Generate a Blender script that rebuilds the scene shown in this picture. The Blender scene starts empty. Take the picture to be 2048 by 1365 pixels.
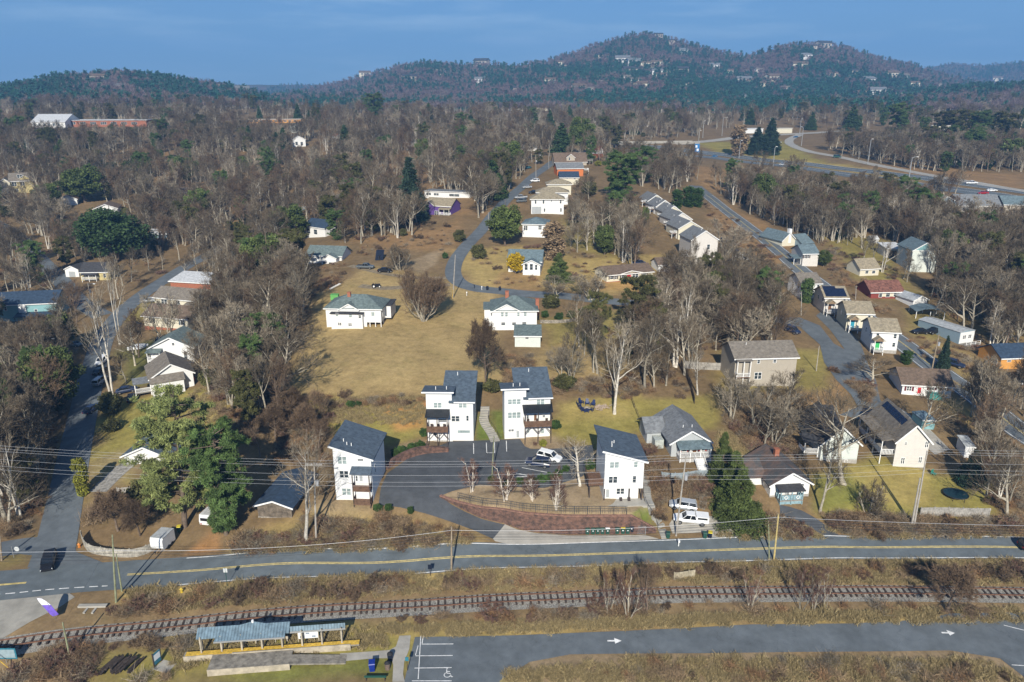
import bpy, bmesh, math, random
import numpy as np
from mathutils import Vector, Matrix
rnd = random.Random(7)
SC = bpy.context.scene
COL = SC.collection
R = math.radians
# ---------------------------------------------------------------- camera
PITCH = 18.2; F = 1500.0; CAMZ = 70.0
cd = bpy.data.cameras.new('camera'); cam = bpy.data.objects.new('camera', cd); COL.objects.link(cam)
cam.location = (0, 0, CAMZ); cam.rotation_euler = (R(90 - PITCH), 0, 0)
cd.lens = F / 2048 * 36; cd.sensor_width = 36; cd.clip_start = 1; cd.clip_end = 20000
SC.camera = cam
# ---------------------------------------------------------------- light
SUN_EL, SUN_AZ = 31.0, 3.0            # shadows run away from the camera, a little to the right
w = bpy.data.worlds.new('World'); SC.world = w; w.use_nodes = True
nt = w.node_tree; nt.nodes.clear()
def wn(t, **k):
 n = nt.nodes.new(t)
 for a, b in k.items(): setattr(n, a, b)
 return n
sky = wn('ShaderNodeTexSky', sky_type='NISHITA', sun_disc=False, sun_elevation=R(SUN_EL), sun_rotation=R(180 + SUN_AZ), altitude=700, air_density=1.0, dust_density=0.1, ozone_density=4.0)
bg = wn('ShaderNodeBackground'); out = wn('ShaderNodeOutputWorld')
bg.inputs['Strength'].default_value = 0.062
tc = wn('ShaderNodeTexCoord'); mp = wn('ShaderNodeMapping'); mp.inputs['Scale'].default_value = (1.6, 1.6, 13)
nz = wn('ShaderNodeTexNoise'); nz.inputs['Scale'].default_value = 2.6; nz.inputs['Detail'].default_value = 7; nz.inputs['Roughness'].default_value = .6
cr = wn('ShaderNodeValToRGB'); cr.color_ramp.elements[0].position = .47; cr.color_ramp.elements[1].position = .72
cr.color_ramp.elements[1].color = (.55, .55, .55, 1)
mx = wn('ShaderNodeMix', data_type='RGBA')
L = nt.links.new
L(tc.outputs['Generated'], mp.inputs['Vector']); L(mp.outputs[0], nz.inputs['Vector']); L(nz.outputs[0], cr.inputs[0])
L(cr.outputs[0], mx.inputs[0]); L(sky.outputs[0], mx.inputs[6]); mx.inputs[7].default_value = (30, 21, 16, 1)
tn = wn('ShaderNodeMix', data_type='RGBA', blend_type='MULTIPLY'); tn.inputs[0].default_value = 1; tn.inputs[7].default_value = (.36, .64, .96, 1); L(mx.outputs[2], tn.inputs[6])
sx_ = wn('ShaderNodeSeparateXYZ'); L(tc.outputs['Generated'], sx_.inputs[0]); hr_ = wn('ShaderNodeMapRange'); L(sx_.outputs[2], hr_.inputs[0]); hr_.inputs['From Min'].default_value = .0; hr_.inputs['From Max'].default_value = .17; hr_.inputs['To Min'].default_value = .7; hr_.inputs['To Max'].default_value = 0
hm = wn('ShaderNodeMix', data_type='RGBA'); L(hr_.outputs[0], hm.inputs[0]); L(tn.outputs[2], hm.inputs[6]); hm.inputs[7].default_value = (4.9, 7.0, 8.8, 1); L(hm.outputs[2], bg.inputs[0]); L(bg.outputs[0], out.inputs[0])
sd = bpy.data.lights.new('sun', 'SUN'); sd.energy = 5.0; sd.angle = R(.53); sd.color = (1, .94, .82)
sun = bpy.data.objects.new('sun', sd); COL.objects.link(sun)
_e, _a = R(SUN_EL), R(SUN_AZ)
SUNDIR = Vector((math.sin(_a) * math.cos(_e), math.cos(_a) * math.cos(_e), -math.sin(_e)))
sun.rotation_euler = SUNDIR.to_track_quat('-Z', 'Y').to_euler(); sun.location = (-20, -300, 300)
vs = SC.view_settings
vs.view_transform = 'Standard'; vs.look = 'None'; vs.exposure = 0.43; vs.gamma = 1; vs.use_curve_mapping = False
SC.cycles.max_bounces = 6; SC.cycles.diffuse_bounces = 2; SC.cycles.glossy_bounces = 2; SC.cycles.transparent_max_bounces = 6
SC.cycles.volume_bounces = 0; SC.cycles.caustics_reflective = False; SC.cycles.caustics_refractive = False
# ---------------------------------------------------------------- pixel geometry (pixels of the 2048 x 1365 photograph)
CP, SP = math.cos(R(PITCH)), math.sin(R(PITCH))
def ray(u, v):
 a = (u - 1024) / F; b = (v - 682.5) / F
 return a, CP - b * SP, -SP - b * CP
def at_z(u, v, z):
 x, y, zz = ray(u, v); t = (z - CAMZ) / zz
 return (x * t, y * t, z)
def at_y(u, v, y):
 x, yy, zz = ray(u, v); t = y / yy
 return (x * t, y, CAMZ + zz * t)
def proj(p):
 x, y, z = p; z = z - CAMZ
 d = y * CP - z * SP; return 1024 + F * x / d, 682.5 - F * (y * SP + z * CP) / d
def crop(ox, oy, s): return lambda *q: tuple((q[i] / s + (ox if i % 2 == 0 else oy)) for i in range(len(q)))
cA = crop(0, 0, 2.926); cB = crop(680, 0, 2.926); cC = crop(1348, 0, 2.926)
cD = crop(0, 440, 2.926); cE = crop(680, 440, 2.926); cF = crop(1348, 440, 2.926)
cG = crop(0, 880, 2.814); cH = crop(680, 880, 2.814); cI = crop(1348, 880, 2.814)
cT = crop(640, 720, 4.55); cU = crop(980, 720, 4.55); cV = crop(1280, 800, 4.875); cW = crop(1560, 780, 4.875)
cX = crop(620, 560, 4.267); cY = crop(340, 1220, 3.938); cK = crop(860, 980, 4.267)
cL = crop(1440, 440, 6.203); cM = crop(1740, 560, 6.205); cN = crop(0, 520, 6.203); cO = crop(240, 620, 7.583)
cP = crop(1000, 290, 8.029); cQ = crop(1270, 370, 8.029); cR = crop(0, 1060, 4.476); cS = crop(660, 480, 8.533)
# ---------------------------------------------------------------- terrain
BASE = [  # u, v, z  (ground read from the photograph)
 (0,1365,-2.2),(400,1365,-1.5),(800,1365,-1.5),(1200,1365,-1.6),(1600,1365,-1.7),(2048,1365,-1.5),(-300,1365,-2.2),(2350,1365,-1.5),
 (0,1300,-1.4),(350,1260,-1.1),(700,1228,-1.0),(1050,1205,-1.0),(1400,1192,-1.0),(1750,1190,-1.0),(2048,1194,-1.0),(2300,1200,-1),(-250,1330,-1.6),
 (100,1265,-.6),(850,1300,-1.5),(1024,1290,-1.5),(1400,1270,-1.5),(1800,1262,-1.4),
 (-200,1205,0),(0,1197,0),(200,1175,0),(450,1157,0),(700,1146,0),(1000,1132,0),(1350,1122,0),(1700,1116,0),(2048,1115,0),(2350,1118,0),
 (-200,1165,0),(0,1160,0),(230,1132,0),(450,1112,0),(700,1108,0),(1000,1095,.1),(1380,1085,.1),(1700,1078,.1),(2048,1080,.1),(2350,1082,.1),
 (450,1095,.5),(600,1070,1.7),(750,1082,.8),(840,1080,.8),(751,1040,2.6),(640,1020,3.6),(672,1003,4.3),(745,1003,4.4),(560,1030,2.6),(480,1040,2.0),
 (879,994,4.3),(929,1019,3.2),(964,1036,2.2),(1007,1049,1.2),(1050,1063,.7),(1135,1069,.5),(1270,1070,.4),(1330,1066,.4),
 (746,1004,4.3),(850,1027,3.2),(904,1047,2.2),(954,1065,1.2),(993,1076,.7),
 (780,950,4.6),(850,900,5.0),(900,884,5.2),(990,880,5.3),(1060,880,5.3),(990,950,4.8),(1120,900,5.1),(1180,900,5.1),
 (1100,870,5.6),(1200,850,6.2),(1150,800,7.5),(1250,800,7.3),(820,860,6.0),(760,870,6.0),(700,830,7.2),(600,870,5.2),(950,820,7.6),(1000,790,8.6),
 (580,800,8.5),(700,800,8.6),(850,790,8.9),(970,780,9.2),(1100,760,9.3),(1200,730,9.6),
 (640,720,10.2),(820,700,10.8),(960,700,10.8),(700,655,12.0),(820,640,12.3),(1010,650,12.0),(1120,640,12.2),(1050,692,10.9),
 (640,600,13.6),(760,580,14.4),(880,570,15.0),(960,575,14.8),(1060,590,14.2),(1200,605,13.4),(1290,610,12.8),(1300,575,14.2),(1250,550,15.6),
 (730,535,16.0),(800,530,16.3),(870,500,17.8),(910,545,15.8),(1045,540,16.6),(950,490,18.6),(1080,470,20.0),(980,430,22.6),(1090,430,23.2),(1180,500,18.4),(1150,450,21),
 (1020,390,26),(1060,360,28.5),(1150,370,27.5),(1100,330,31),(1170,320,32),(900,420,22.5),(870,380,26),(700,470,18.5),(780,470,19),(1250,440,21.5),
 (150,870,2.2),(130,960,1.2),(110,1060,.3),(180,760,3.4),(205,680,4.4),(260,610,5.8),(330,560,7.2),(420,510,9.2),(520,455,13),(560,435,14.5),
 (60,1120,.1),(40,1000,.0),(40,860,.6),(60,760,1.6),(100,690,2.6),(-150,900,.5),(-150,1080,0),
 (180,900,2.4),(300,930,3.3),(250,1040,1.2),(380,1050,1.3),(350,1000,2.2),(230,860,3.2),(400,850,4.6),(500,920,4.2),(300,790,5.0),(390,770,5.6),(250,790,4.2),(330,700,6.0),(450,760,6.6),
 (500,800,6.2),(550,720,8.8),(540,640,10.2),(600,560,13.6),(470,640,8.2),(400,640,6.9),(350,605,6.8),(500,560,9.8),
 (150,600,5.2),(100,560,6.5),(200,545,7.6),(40,500,9.5),(60,620,4.8),(-150,600,5),(-150,450,14),(250,450,14),(350,440,14.2),(450,400,18),(100,420,17.5),(40,385,22),(200,380,21),(350,370,20),
 (1300,950,4.8),(1330,1000,3.2),(1310,880,5.6),(1390,920,5.2),(1380,960,4.4),(1360,1030,1.8),(1440,1045,1.3),(1450,1075,.5),(1450,900,4.8),(1520,1000,3.0),(1610,1010,2.6),
 (1550,1050,1.0),(1650,1050,1.0),(1650,920,4.0),(1720,940,3.0),(1800,950,2.6),(1870,950,2.4),(1830,1020,1.4),(1980,1030,1.2),(1950,950,2.2),(2048,1000,1.6),(2300,1000,1.5),
 (1500,860,5.6),(1600,860,5.2),(1550,780,7.2),(1460,770,7.6),(1400,800,7.0),(1350,720,9.0),(1420,700,8.8),(1300,680,10.6),(1450,640,9.8),(1380,600,12),
 (1760,820,5.6),(1740,780,6.2),(1700,730,7.2),(1650,680,8.2),(1560,640,9.6),(1680,650,8.8),(1650,610,9.8),
 (2048,860,4.2),(1950,780,5.6),(1870,725,6.8),(1800,680,8.0),(1720,625,9.8),(1650,575,11.8),(1600,538,13.4),(1500,455,17.6),(1410,390,22),
 (2040,750,5.4),(1980,690,6.6),(1900,680,7.2),(1850,640,8.4),(1800,600,10),(2048,620,9),(2300,700,6),(1790,580,10.8),(1860,545,12.2),(1740,545,12.6),(1690,520,13.6),(2048,520,14),(1950,480,16),
 (1400,530,15.2),(1450,500,16.6),(1350,500,17.5),(1300,420,22.5),(1320,400,24),(1500,420,19.5),(1650,440,18.6),(1800,430,19.6),(2048,430,20),
 (1440,575,13.2),(1300,480,19)]
FARW = [  # x, y, z  beyond the neighbourhood
 (-330,420,26),(-200,420,24),(-100,430,24),(-330,560,36),(-150,560,32),(0,560,34),(-400,760,46),(-150,760,44),(60,760,41),(0,900,46),(-500,950,50),(300,900,42),(600,900,40),
 (60,480,33),(120,620,33),(-60,650,37),(900,1000,40),(-900,1000,50),(-400,1100,52),(0,1100,47),(400,1100,42),
 (330,700,34),(420,560,33),(330,560,31),(520,640,38),(300,460,24),(200,420,21),(560,460,26),(-500,420,30),(-420,300,20),(-300,200,8),(300,220,8),(-250,60,-3),(250,60,-3),(0,50,-2.5),(-110,55,-3),(110,55,-3),(420,320,14)]
HWY = [(1240,300,29.5),(1380,308,27),(1500,322,25.5),(1650,338,25),(1800,356,24.6),(1950,377,24.3),(2100,400,24)]
HWY2 = [(1200,287,33),(1330,283,33),(1480,275,33.5),(1600,268,34.5)]
RAMP = [(1600,270,34),(1578,282,32),(1600,298,30),(1680,315,28),(1800,339,26),(1950,366,25),(2060,384,24.6)]
GRS = [(1450,300,29),(1560,305,28.6),(1420,285,31.5),(1520,285,31)]
pts = [at_z(*q) for q in BASE + HWY + HWY2 + RAMP + GRS] + FARW
PT = np.array(pts, float)
MQ = 7.0
def _solve(P):
 n = len(P); d = P[:, None, :2] - P[None, :, :2]
 A = np.sqrt((d ** 2).sum(-1) + MQ ** 2); A[np.arange(n), np.arange(n)] -= 1.2
 M = np.zeros((n + 1, n + 1)); M[:n, :n] = A; M[:n, n] = 1; M[n, :n] = 1
 b = np.zeros(n + 1); b[:n] = P[:, 2]
 return np.linalg.solve(M, b)
WT = _solve(PT)
def base_z(X, Y):
 X = np.asarray(X, float).ravel(); Y = np.asarray(Y, float).ravel(); o = np.empty(len(X))
 for i in range(0, len(X), 20000):
  dx = X[i:i + 20000, None] - PT[None, :, 0]; dy = Y[i:i + 20000, None] - PT[None, :, 1]
  o[i:i + 20000] = np.sqrt(dx * dx + dy * dy + MQ * MQ) @ WT[:-1] + WT[-1]
 return o
def sstep(t): t = np.clip(t, 0, 1); return t * t * (3 - 2 * t)
def in_poly(X, Y, P):
 r = np.zeros(X.shape, bool); n = len(P)
 for i in range(n):
  x0, y0 = P[i][:2]; x1, y1 = P[(i + 1) % n][:2]
  if y0 == y1: continue
  c = ((y0 > Y) != (y1 > Y)) & (X < (x1 - x0) * (Y - y0) / (y1 - y0) + x0)
  r ^= c
 return r
def dist_line(X, Y, P, closed=True):
 d = np.full(X.shape, 1e9); n = len(P)
 for i in range(n if closed else n - 1):
  x0, y0 = P[i][:2]; x1, y1 = P[(i + 1) % n][:2]
  dx, dy = x1 - x0, y1 - y0; l2 = dx * dx + dy * dy + 1e-9
  t = np.clip(((X - x0) * dx + (Y - y0) * dy) / l2, 0, 1)
  d = np.minimum(d, (X - x0 - t * dx) ** 2 + (Y - y0 - t * dy) ** 2)
 return np.sqrt(d)
def sdist(X, Y, P):
 d = dist_line(X, Y, P); return np.where(in_poly(X, Y, P), d, -d)
def vnoise(X, Y, s, seed=0):
 x = np.asarray(X) / s + seed * 17.3; y = np.asarray(Y) / s - seed * 9.1
 xi = np.floor(x).astype(np.int64); yi = np.floor(y).astype(np.int64); fx = x - xi; fy = y - yi
 fx = fx * fx * (3 - 2 * fx); fy = fy * fy * (3 - 2 * fy)
 def h(a, b):
  k = (a * 374761393 + b * 668265263 + seed * 974711) & 0x7fffffff
  k = ((k ^ (k >> 13)) * 1274126177) & 0x7fffffff
  return ((k ^ (k >> 16)) & 0xffff) / 65535.0
 return (h(xi, yi) * (1 - fx) + h(xi + 1, yi) * fx) * (1 - fy) + (h(xi, yi + 1) * (1 - fx) + h(xi + 1, yi + 1) * fx) * fy
def fbm(X, Y, s, seed=0, o=4):
 r = 0; a = .5
 for k in range(o): r = r + a * (vnoise(X, Y, s / 2 ** k, seed + k) - .5); a *= .5
 return r
WALLPX = [(879,994,4.3,.15),(904,1007,3.7,.5),(929,1019,3.2,1.0),(964,1036,2.2,1.9),(1007,1049,1.25,2.75),(1035,1058,.9,3.1),(1071,1064,.7,3.3),(1135,1069,.55,3.4),(1200,1069.5,.5,3.45),(1262,1069.5,.45,3.45),(1285,1069,.45,2.3),(1312,1068,.45,.8)]
WALL = [(at_z(u, v, z), h) for u, v, z, h in WALLPX]
BED = [w_[0] for w_ in WALL] + [at_z(u, v, z) for u, v, z in ((1332,1064,.5),(1340,1040,1.6),(1330,1005,3.2),(1318,960,4.6),(1300,920,5.2),(1190,930,4.9),(1165,945,4.8),(1090,962,4.75),(960,968,4.6),(905,985,4.4))]
BEDB = [at_z(u, v, z) for u, v, z in ((890,987,4.45),(904,996,4.3),(929,1002,4.25),(964,1012,4.15),(1007,1022,4.05),(1071,1030,4.0),(1135,1033,4.0),(1200,1032,4.0),(1262,1031,4.0),(1300,1010,4.25),(1290,970,4.6),(1200,1003,4.4),(1100,990,4.5),(1000,985,4.5))]
_bx = np.array(BEDB)
def bed_z(X, Y):
 d = (X[:, None] - _bx[:, 0]) ** 2 + (Y[:, None] - _bx[:, 1]) ** 2
 w_ = 1 / (d + 1.0) ** 1.5
 return (w_ * _bx[:, 2]).sum(1) / w_.sum(1)
LEFT_HILL = [(-700,150),(-300,168),(0,184),(60,174),(130,160),(240,150),(330,160),(420,174),(520,194),(600,215),(700,240)]
MAIN_HILL = [(430,215),(520,196),(590,184),(650,172),(720,156),(800,134),(850,127),(930,131),(1040,131),(1090,126),(1120,116),(1180,94),(1240,76),(1290,69),(1340,79),(1400,97),(1450,110),(1490,119),(1520,113),(1560,99),(1600,88),(1640,88),(1700,98),(1760,117),(1830,133),(1900,154),(1980,176),(2060,195),(2200,220)]
FAR_HILL = [(1600,170),(1750,150),(1850,136),(1900,128),(1960,132),(2048,124),(2200,118),(2400,140)]
MID_HILL = [(1500,240),(1650,225),(1750,205),(1850,190),(1950,180),(2048,182),(2200,180),(2500,190)]
def crest(S, prof, D):
 us = np.array([(p[0] - 1024) / F for p in prof]); zs = np.array([at_y(p[0], p[1], 1.0)[2] - CAMZ for p in prof])
 s2 = us / (CP - (np.array([p[1] for p in prof]) - 682.5) / F * SP)
 return np.interp(S, s2, zs) * D + CAMZ
def hills(X, Y):
 S = X / np.maximum(Y, 1)
 z = np.full(X.shape, -1e3)
 for prof, y0, D, wv in ((LEFT_HILL, 850., 1500., 30), (MAIN_HILL, 1250., 2500., 60), (FAR_HILL, 2900., 3900., 90), (MID_HILL, 900., 1500., 30)):
  c = crest(S, prof, D) + fbm(X, Y, 60, 3) * 6
  t = np.clip((Y - y0) / (D - y0), 0, 1)
  f = t ** 1.25 * .55 + sstep(t) * .45
  back = np.clip((Y - D) / 900., 0, 1)
  n = fbm(X, Y * .6, D * .16, 11) * wv * 1.5 * np.sin(np.clip(t, 0, 1) * math.pi)
  z = np.maximum(z, 46 + (c - 46) * f * (1 - back * .8) + n)
 return z
def terrain(X, Y):
 X = np.asarray(X, float).ravel(); Y = np.asarray(Y, float).ravel()
 z = np.full(X.shape, 45.0); nr = Y < 1001; z[nr] = base_z(X[nr], Y[nr])
 near = (Y < 150) & (Y > 95) & (X > -30) & (X < 50)
 if near.any():
  x, y = X[near], Y[near]
  s = sdist(x, y, BED) - .25; wd = np.where((x > 21.5) | (y > 114), 3.0, .55)
  m = sstep(s / wd); zb = bed_z(x, y)
  z[near] = z[near] * (1 - m) + zb * m
 amp = np.clip((Y - 110) / 200, 0, 1)
 z = z + fbm(X, Y, 40, 5) * 1.0 * amp
 far = Y > 840
 if far.any():
  k = sstep((Y[far] - 840) / 160); h = np.maximum(hills(X[far], Y[far]), 30)
  z[far] = z[far] * (1 - k) + np.maximum(h, np.minimum(z[far], 52) * .0 + 40) * k
 return z
def tz(x, y): return float(terrain([x], [y])[0])
def at_many(UV):
 UV = np.asarray(UV, float); a = (UV[:, 0] - 1024) / F; b = (UV[:, 1] - 682.5) / F
 dx, dy, dz = a, CP - b * SP, -SP - b * CP
 lo = np.full(len(UV), 40.0); hi = np.full(len(UV), -1.0); act = np.arange(len(UV)); y = lo.copy()
 for k in range(170):
  t = y[act] / dy[act]; g = CAMZ + dz[act] * t - terrain(dx[act] * t, y[act]); neg = g < 0
  hi[act[neg]] = y[act[neg]]; act = act[~neg]
  if not len(act): break
  lo[act] = y[act]; y[act] = y[act] * 1.03 + .3
 hi = np.where(hi < 0, y, hi)
 for k in range(13):
  m = (lo + hi) / 2; t = m / dy; g = CAMZ + dz * t - terrain(dx * t, m)
  lo = np.where(g > 0, m, lo); hi = np.where(g > 0, hi, m)
 t = hi / dy; return np.stack([dx * t, hi, terrain(dx * t, hi)], 1)
_cache = {}
def at(u, v):
 k = (round(u, 1), round(v, 1))
 if k not in _cache: _cache[k] = Vector(at_many([(u, v)])[0])
 return _cache[k].copy()
def height(P, v):   # height of a vertical thing standing at P whose top shows at row v
 b = (v - 682.5) / F
 d0 = P[1] * CP - (P[2] - CAMZ) * SP; y0 = -(P[1] * SP + (P[2] - CAMZ) * CP)
 return (y0 - b * d0) / (CP - b * SP)
def scale_at(P): return (P[1] * CP - (P[2] - CAMZ) * SP) / F      # metres per photo pixel
# ---------------------------------------------------------------- materials
MATS = {}
def mat(name, col, rough=.8, var=.15, scale=3.0, metal=0.0, bump=0.0, spec=.3, kind=None, col2=None, tone=None, orand=0.0, detail=5.0):
 if name in MATS: return MATS[name]
 m = bpy.data.materials.new(name); m.use_nodes = True; t = m.node_tree; N = t.nodes; lk = t.links.new
 b = N['Principled BSDF']; b.inputs['Roughness'].default_value = rough; b.inputs['Metallic'].default_value = metal
 b.inputs['Specular IOR Level'].default_value = spec
 co = N.new('ShaderNodeTexCoord'); vec = co.outputs['Object']
 c2 = col2 if col2 else tuple(max(0, c * (1 - var * 2)) for c in col)
 c1 = tuple(c * (1 + var) for c in col) if not col2 else col
 n = N.new('ShaderNodeTexNoise'); n.inputs['Scale'].default_value = scale; n.inputs['Detail'].default_value = detail; n.inputs['Roughness'].default_value = .65
 lk(vec, n.inputs['Vector'])
 rp = N.new('ShaderNodeValToRGB'); rp.color_ramp.elements[0].position = .34; rp.color_ramp.elements[1].position = .66
 rp.color_ramp.elements[0].color = (*c2, 1); rp.color_ramp.elements[1].color = (*c1, 1); lk(n.outputs['Fac'], rp.inputs[0])
 cur = rp.outputs[0]; hgt = n.outputs['Fac']
 def mul(fac_socket, lo, hi):
  nonlocal cur
  mr = N.new('ShaderNodeMapRange'); mr.inputs['To Min'].default_value = lo; mr.inputs['To Max'].default_value = hi; lk(fac_socket, mr.inputs[0])
  v = N.new('ShaderNodeMix'); v.data_type = 'RGBA'; v.blend_type = 'MULTIPLY'; v.inputs[0].default_value = 1
  lk(cur, v.inputs[6]); cm = N.new('ShaderNodeCombineColor')
  for i in range(3): lk(mr.outputs[0], cm.inputs[i])
  lk(cm.outputs[0], v.inputs[7]); cur = v.outputs[2]
 if kind in ('siding', 'seam', 'planks', 'brick', 'shingle', 'corrug'):
  if kind in ('brick', 'shingle'):
   bt = N.new('ShaderNodeTexBrick'); bt.inputs['Color1'].default_value = (1, 1, 1, 1); bt.inputs['Color2'].default_value = (.62, .62, .62, 1); bt.inputs['Mortar'].default_value = (.5, .5, .5, 1) if kind == 'shingle' else (.95, .9, .85, 1)
   bt.inputs['Scale'].default_value = 1; bt.inputs['Mortar Size'].default_value = .012
   bt.inputs['Brick Width'].default_value = .42 if kind == 'brick' else .5; bt.inputs['Row Height'].default_value = .2 if kind == 'brick' else .22
   sx = N.new('ShaderNodeSeparateXYZ'); lk(vec, sx.inputs[0]); ad = N.new('ShaderNodeMath'); ad.operation = 'ADD'; lk(sx.outputs[0], ad.inputs[0]); lk(sx.outputs[1], ad.inputs[1])
   cx = N.new('ShaderNodeCombineXYZ')
   if kind == 'brick': lk(ad.outputs[0], cx.inputs[0]); lk(sx.outputs[2], cx.inputs[1])
   else: lk(sx.outputs[0], cx.inputs[0]); lk(sx.outputs[1], cx.inputs[1])
   lk(cx.outputs[0], bt.inputs['Vector']); bw = N.new('ShaderNodeRGBToBW'); lk(bt.outputs['Color'], bw.inputs[0]); mul(bw.outputs[0], .45, 1.1); hgt = bw.outputs[0]
  else:
   wv = N.new('ShaderNodeTexWave'); wv.wave_type = 'BANDS'; wv.wave_profile = 'SAW' if kind == 'siding' else 'SIN'
   wv.bands_direction = 'Z' if kind == 'siding' else 'X'; wv.inputs['Scale'].default_value = {'siding': 1.6, 'seam': .8, 'planks': 1.9, 'corrug': 1.3}[kind]
   wv.inputs['Distortion'].default_value = 0; lk(vec, wv.inputs['Vector'])
   pw = N.new('ShaderNodeMath'); pw.operation = 'POWER'; lk(wv.outputs['Fac'], pw.inputs[0]); pw.inputs[1].default_value = .35 if kind != 'siding' else .6
   mul(pw.outputs[0], .86 if kind == 'siding' else .55, 1.03); hgt = pw.outputs[0]
 if kind == 'asphalt':
  for sc_, lo, hi, f0, f1 in ((.06, .82, 1.16, .35, .65), (.35, .9, 1.1, .35, .65)):
   n2 = N.new('ShaderNodeTexNoise'); n2.inputs['Scale'].default_value = sc_; n2.inputs['Detail'].default_value = 6; lk(vec, n2.inputs['Vector']); mul(n2.outputs['Fac'], lo, hi)
  vo = N.new('ShaderNodeTexVoronoi'); vo.feature = 'DISTANCE_TO_EDGE'; vo.inputs['Scale'].default_value = .16; dv = N.new('ShaderNodeVectorMath'); dv.operation = 'MULTIPLY_ADD'; lk(n2.outputs['Color'], dv.inputs[0]); dv.inputs[1].default_value = (7, 7, 0); lk(vec, dv.inputs[2]); lk(dv.outputs[0], vo.inputs['Vector']); lt = N.new('ShaderNodeMath'); lt.operation = 'GREATER_THAN'; lk(vo.outputs['Distance'], lt.inputs[0]); lt.inputs[1].default_value = .006; mul(lt.outputs[0], .84, 1.0)
 if tone:
  an = N.new('ShaderNodeAttribute'); an.attribute_name = 'tone'; mul(an.outputs['Fac'], tone[0], tone[1])
 if orand:
  oi = N.new('ShaderNodeObjectInfo'); mul(oi.outputs['Random'], 1 - orand, 1 + orand)
 lk(cur, b.inputs['Base Color'])
 if bump:
  bp = N.new('ShaderNodeBump'); bp.inputs['Strength'].default_value = bump; bp.inputs['Distance'].default_value = .05; lk(hgt, bp.inputs['Height']); lk(bp.outputs[0], b.inputs['Normal'])
 MATS[name] = m; return m
# ---------------------------------------------------------------- mesh helpers
class MB:
 def __init__(s): s.v = []; s.f = []; s.m = []; s.mi = 0
 def add(s, vs, fs):
  o = len(s.v); s.v += [tuple(p) for p in vs]; s.f += [tuple(i + o for i in f) for f in fs]; s.m += [s.mi] * len(fs); return s
 def box(s, x0, x1, y0, y1, z0, z1):
  return s.add([(x0, y0, z0), (x1, y0, z0), (x1, y1, z0), (x0, y1, z0), (x0, y0, z1), (x1, y0, z1), (x1, y1, z1), (x0, y1, z1)],
      [(0, 3, 2, 1), (4, 5, 6, 7), (0, 1, 5, 4), (1, 2, 6, 5), (2, 3, 7, 6), (3, 0, 4, 7)])
 def beam(s, a, b, w, h=None):
  a, b = Vector(a), Vector(b); d = (b - a).normalized(); h = h or w
  up = Vector((0, 0, 1)) if abs(d.z) < .95 else Vector((0, 1, 0)); x = d.cross(up).normalized() * w / 2; y = x.cross(d).normalized() * h / 2
  vs = [a - x - y, a + x - y, a + x + y, a - x + y, b - x - y, b + x - y, b + x + y, b - x + y]
  return s.add(vs, [(0, 3, 2, 1), (4, 5, 6, 7), (0, 1, 5, 4), (1, 2, 6, 5), (2, 3, 7, 6), (3, 0, 4, 7)])
 def tube(s, P, r, n=6, cap=True):
  P = [Vector(p) for p in P]; r = r if isinstance(r, (list, tuple)) else [r] * len(P); vs = []; fs = []
  for i, p in enumerate(P):
   d = (P[min(i + 1, len(P) - 1)] - P[max(i - 1, 0)]).normalized(); up = Vector((0, 0, 1)) if abs(d.z) < .9 else Vector((1, 0, 0))
   x = d.cross(up).normalized(); y = x.cross(d)
   vs += [p + (x * math.cos(2 * math.pi * k / n) + y * math.sin(2 * math.pi * k / n)) * r[i] for k in range(n)]
  for i in range(len(P) - 1):
   for k in range(n): fs.append((i * n + k, i * n + (k + 1) % n, (i + 1) * n + (k + 1) % n, (i + 1) * n + k))
  if cap: fs += [tuple(reversed(range(n))), tuple(range((len(P) - 1) * n, len(P) * n))]
  return s.add(vs, fs)
 def prism(s, poly, a, b, ax='y'):   # polygon extruded along an axis from a to b
  n = len(poly)
  f = {'y': lambda p, t: (p[0], t, p[1]), 'x': lambda p, t: (t, p[0], p[1]), 'z': lambda p, t: (p[0], p[1], t)}[ax]
  vs = [f(p, a) for p in poly] + [f(p, b) for p in poly]
  return s.add(vs, [tuple(range(n)), tuple(reversed(range(n, 2 * n)))] + [(i, i + n, (i + 1) % n + n, (i + 1) % n) for i in range(n)])
 def slab(s, q, t):                  # thick sheet under the polygon q
  n = len(q); vs = [tuple(p) for p in q] + [(p[0], p[1], p[2] - t) for p in q]
  return s.add(vs, [tuple(range(n)), tuple(reversed(range(n, 2 * n)))] + [(i, i + n, (i + 1) % n + n, (i + 1) % n) for i in range(n)])
 def build(s, name, mats, parent=None, loc=None, rz=0, smooth=False):
  me = s.mesh(name, mats, smooth); return obj(name, me, parent, loc, rz)
 def mesh(s, name, mats, smooth=False):
  me = bpy.data.meshes.new(name); me.from_pydata(s.v, [], s.f)
  for mm in (mats if isinstance(mats, (list, tuple)) else [mats]): me.materials.append(mm)
  if any(s.m): me.polygons.foreach_set('material_index', s.m)
  bm = bmesh.new(); bm.from_mesh(me); bmesh.ops.recalc_face_normals(bm, faces=bm.faces); bm.to_mesh(me); bm.free()
  if smooth: me.polygons.foreach_set('use_smooth', [True] * len(me.polygons))
  me.update(); return me
def obj(name, me, parent=None, loc=None, rz=0):
 o = bpy.data.objects.new(name, me); COL.objects.link(o)
 if parent: o.parent = parent
 if loc is not None: o.location = loc
 if rz: o.rotation_euler[2] = rz
 return o
def tag(o, label=None, cat=None, group=None, kind=None):
 if label: o['label'] = label
 if cat: o['category'] = cat
 if group: o['group'] = group
 if kind: o['kind'] = kind
 return o
def thing(name, label, cat, loc=(0, 0, 0), rz=0, group=None):
 o = obj(name, None, None, loc, rz); o.empty_display_size = .3; return tag(o, label, cat, group)
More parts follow.
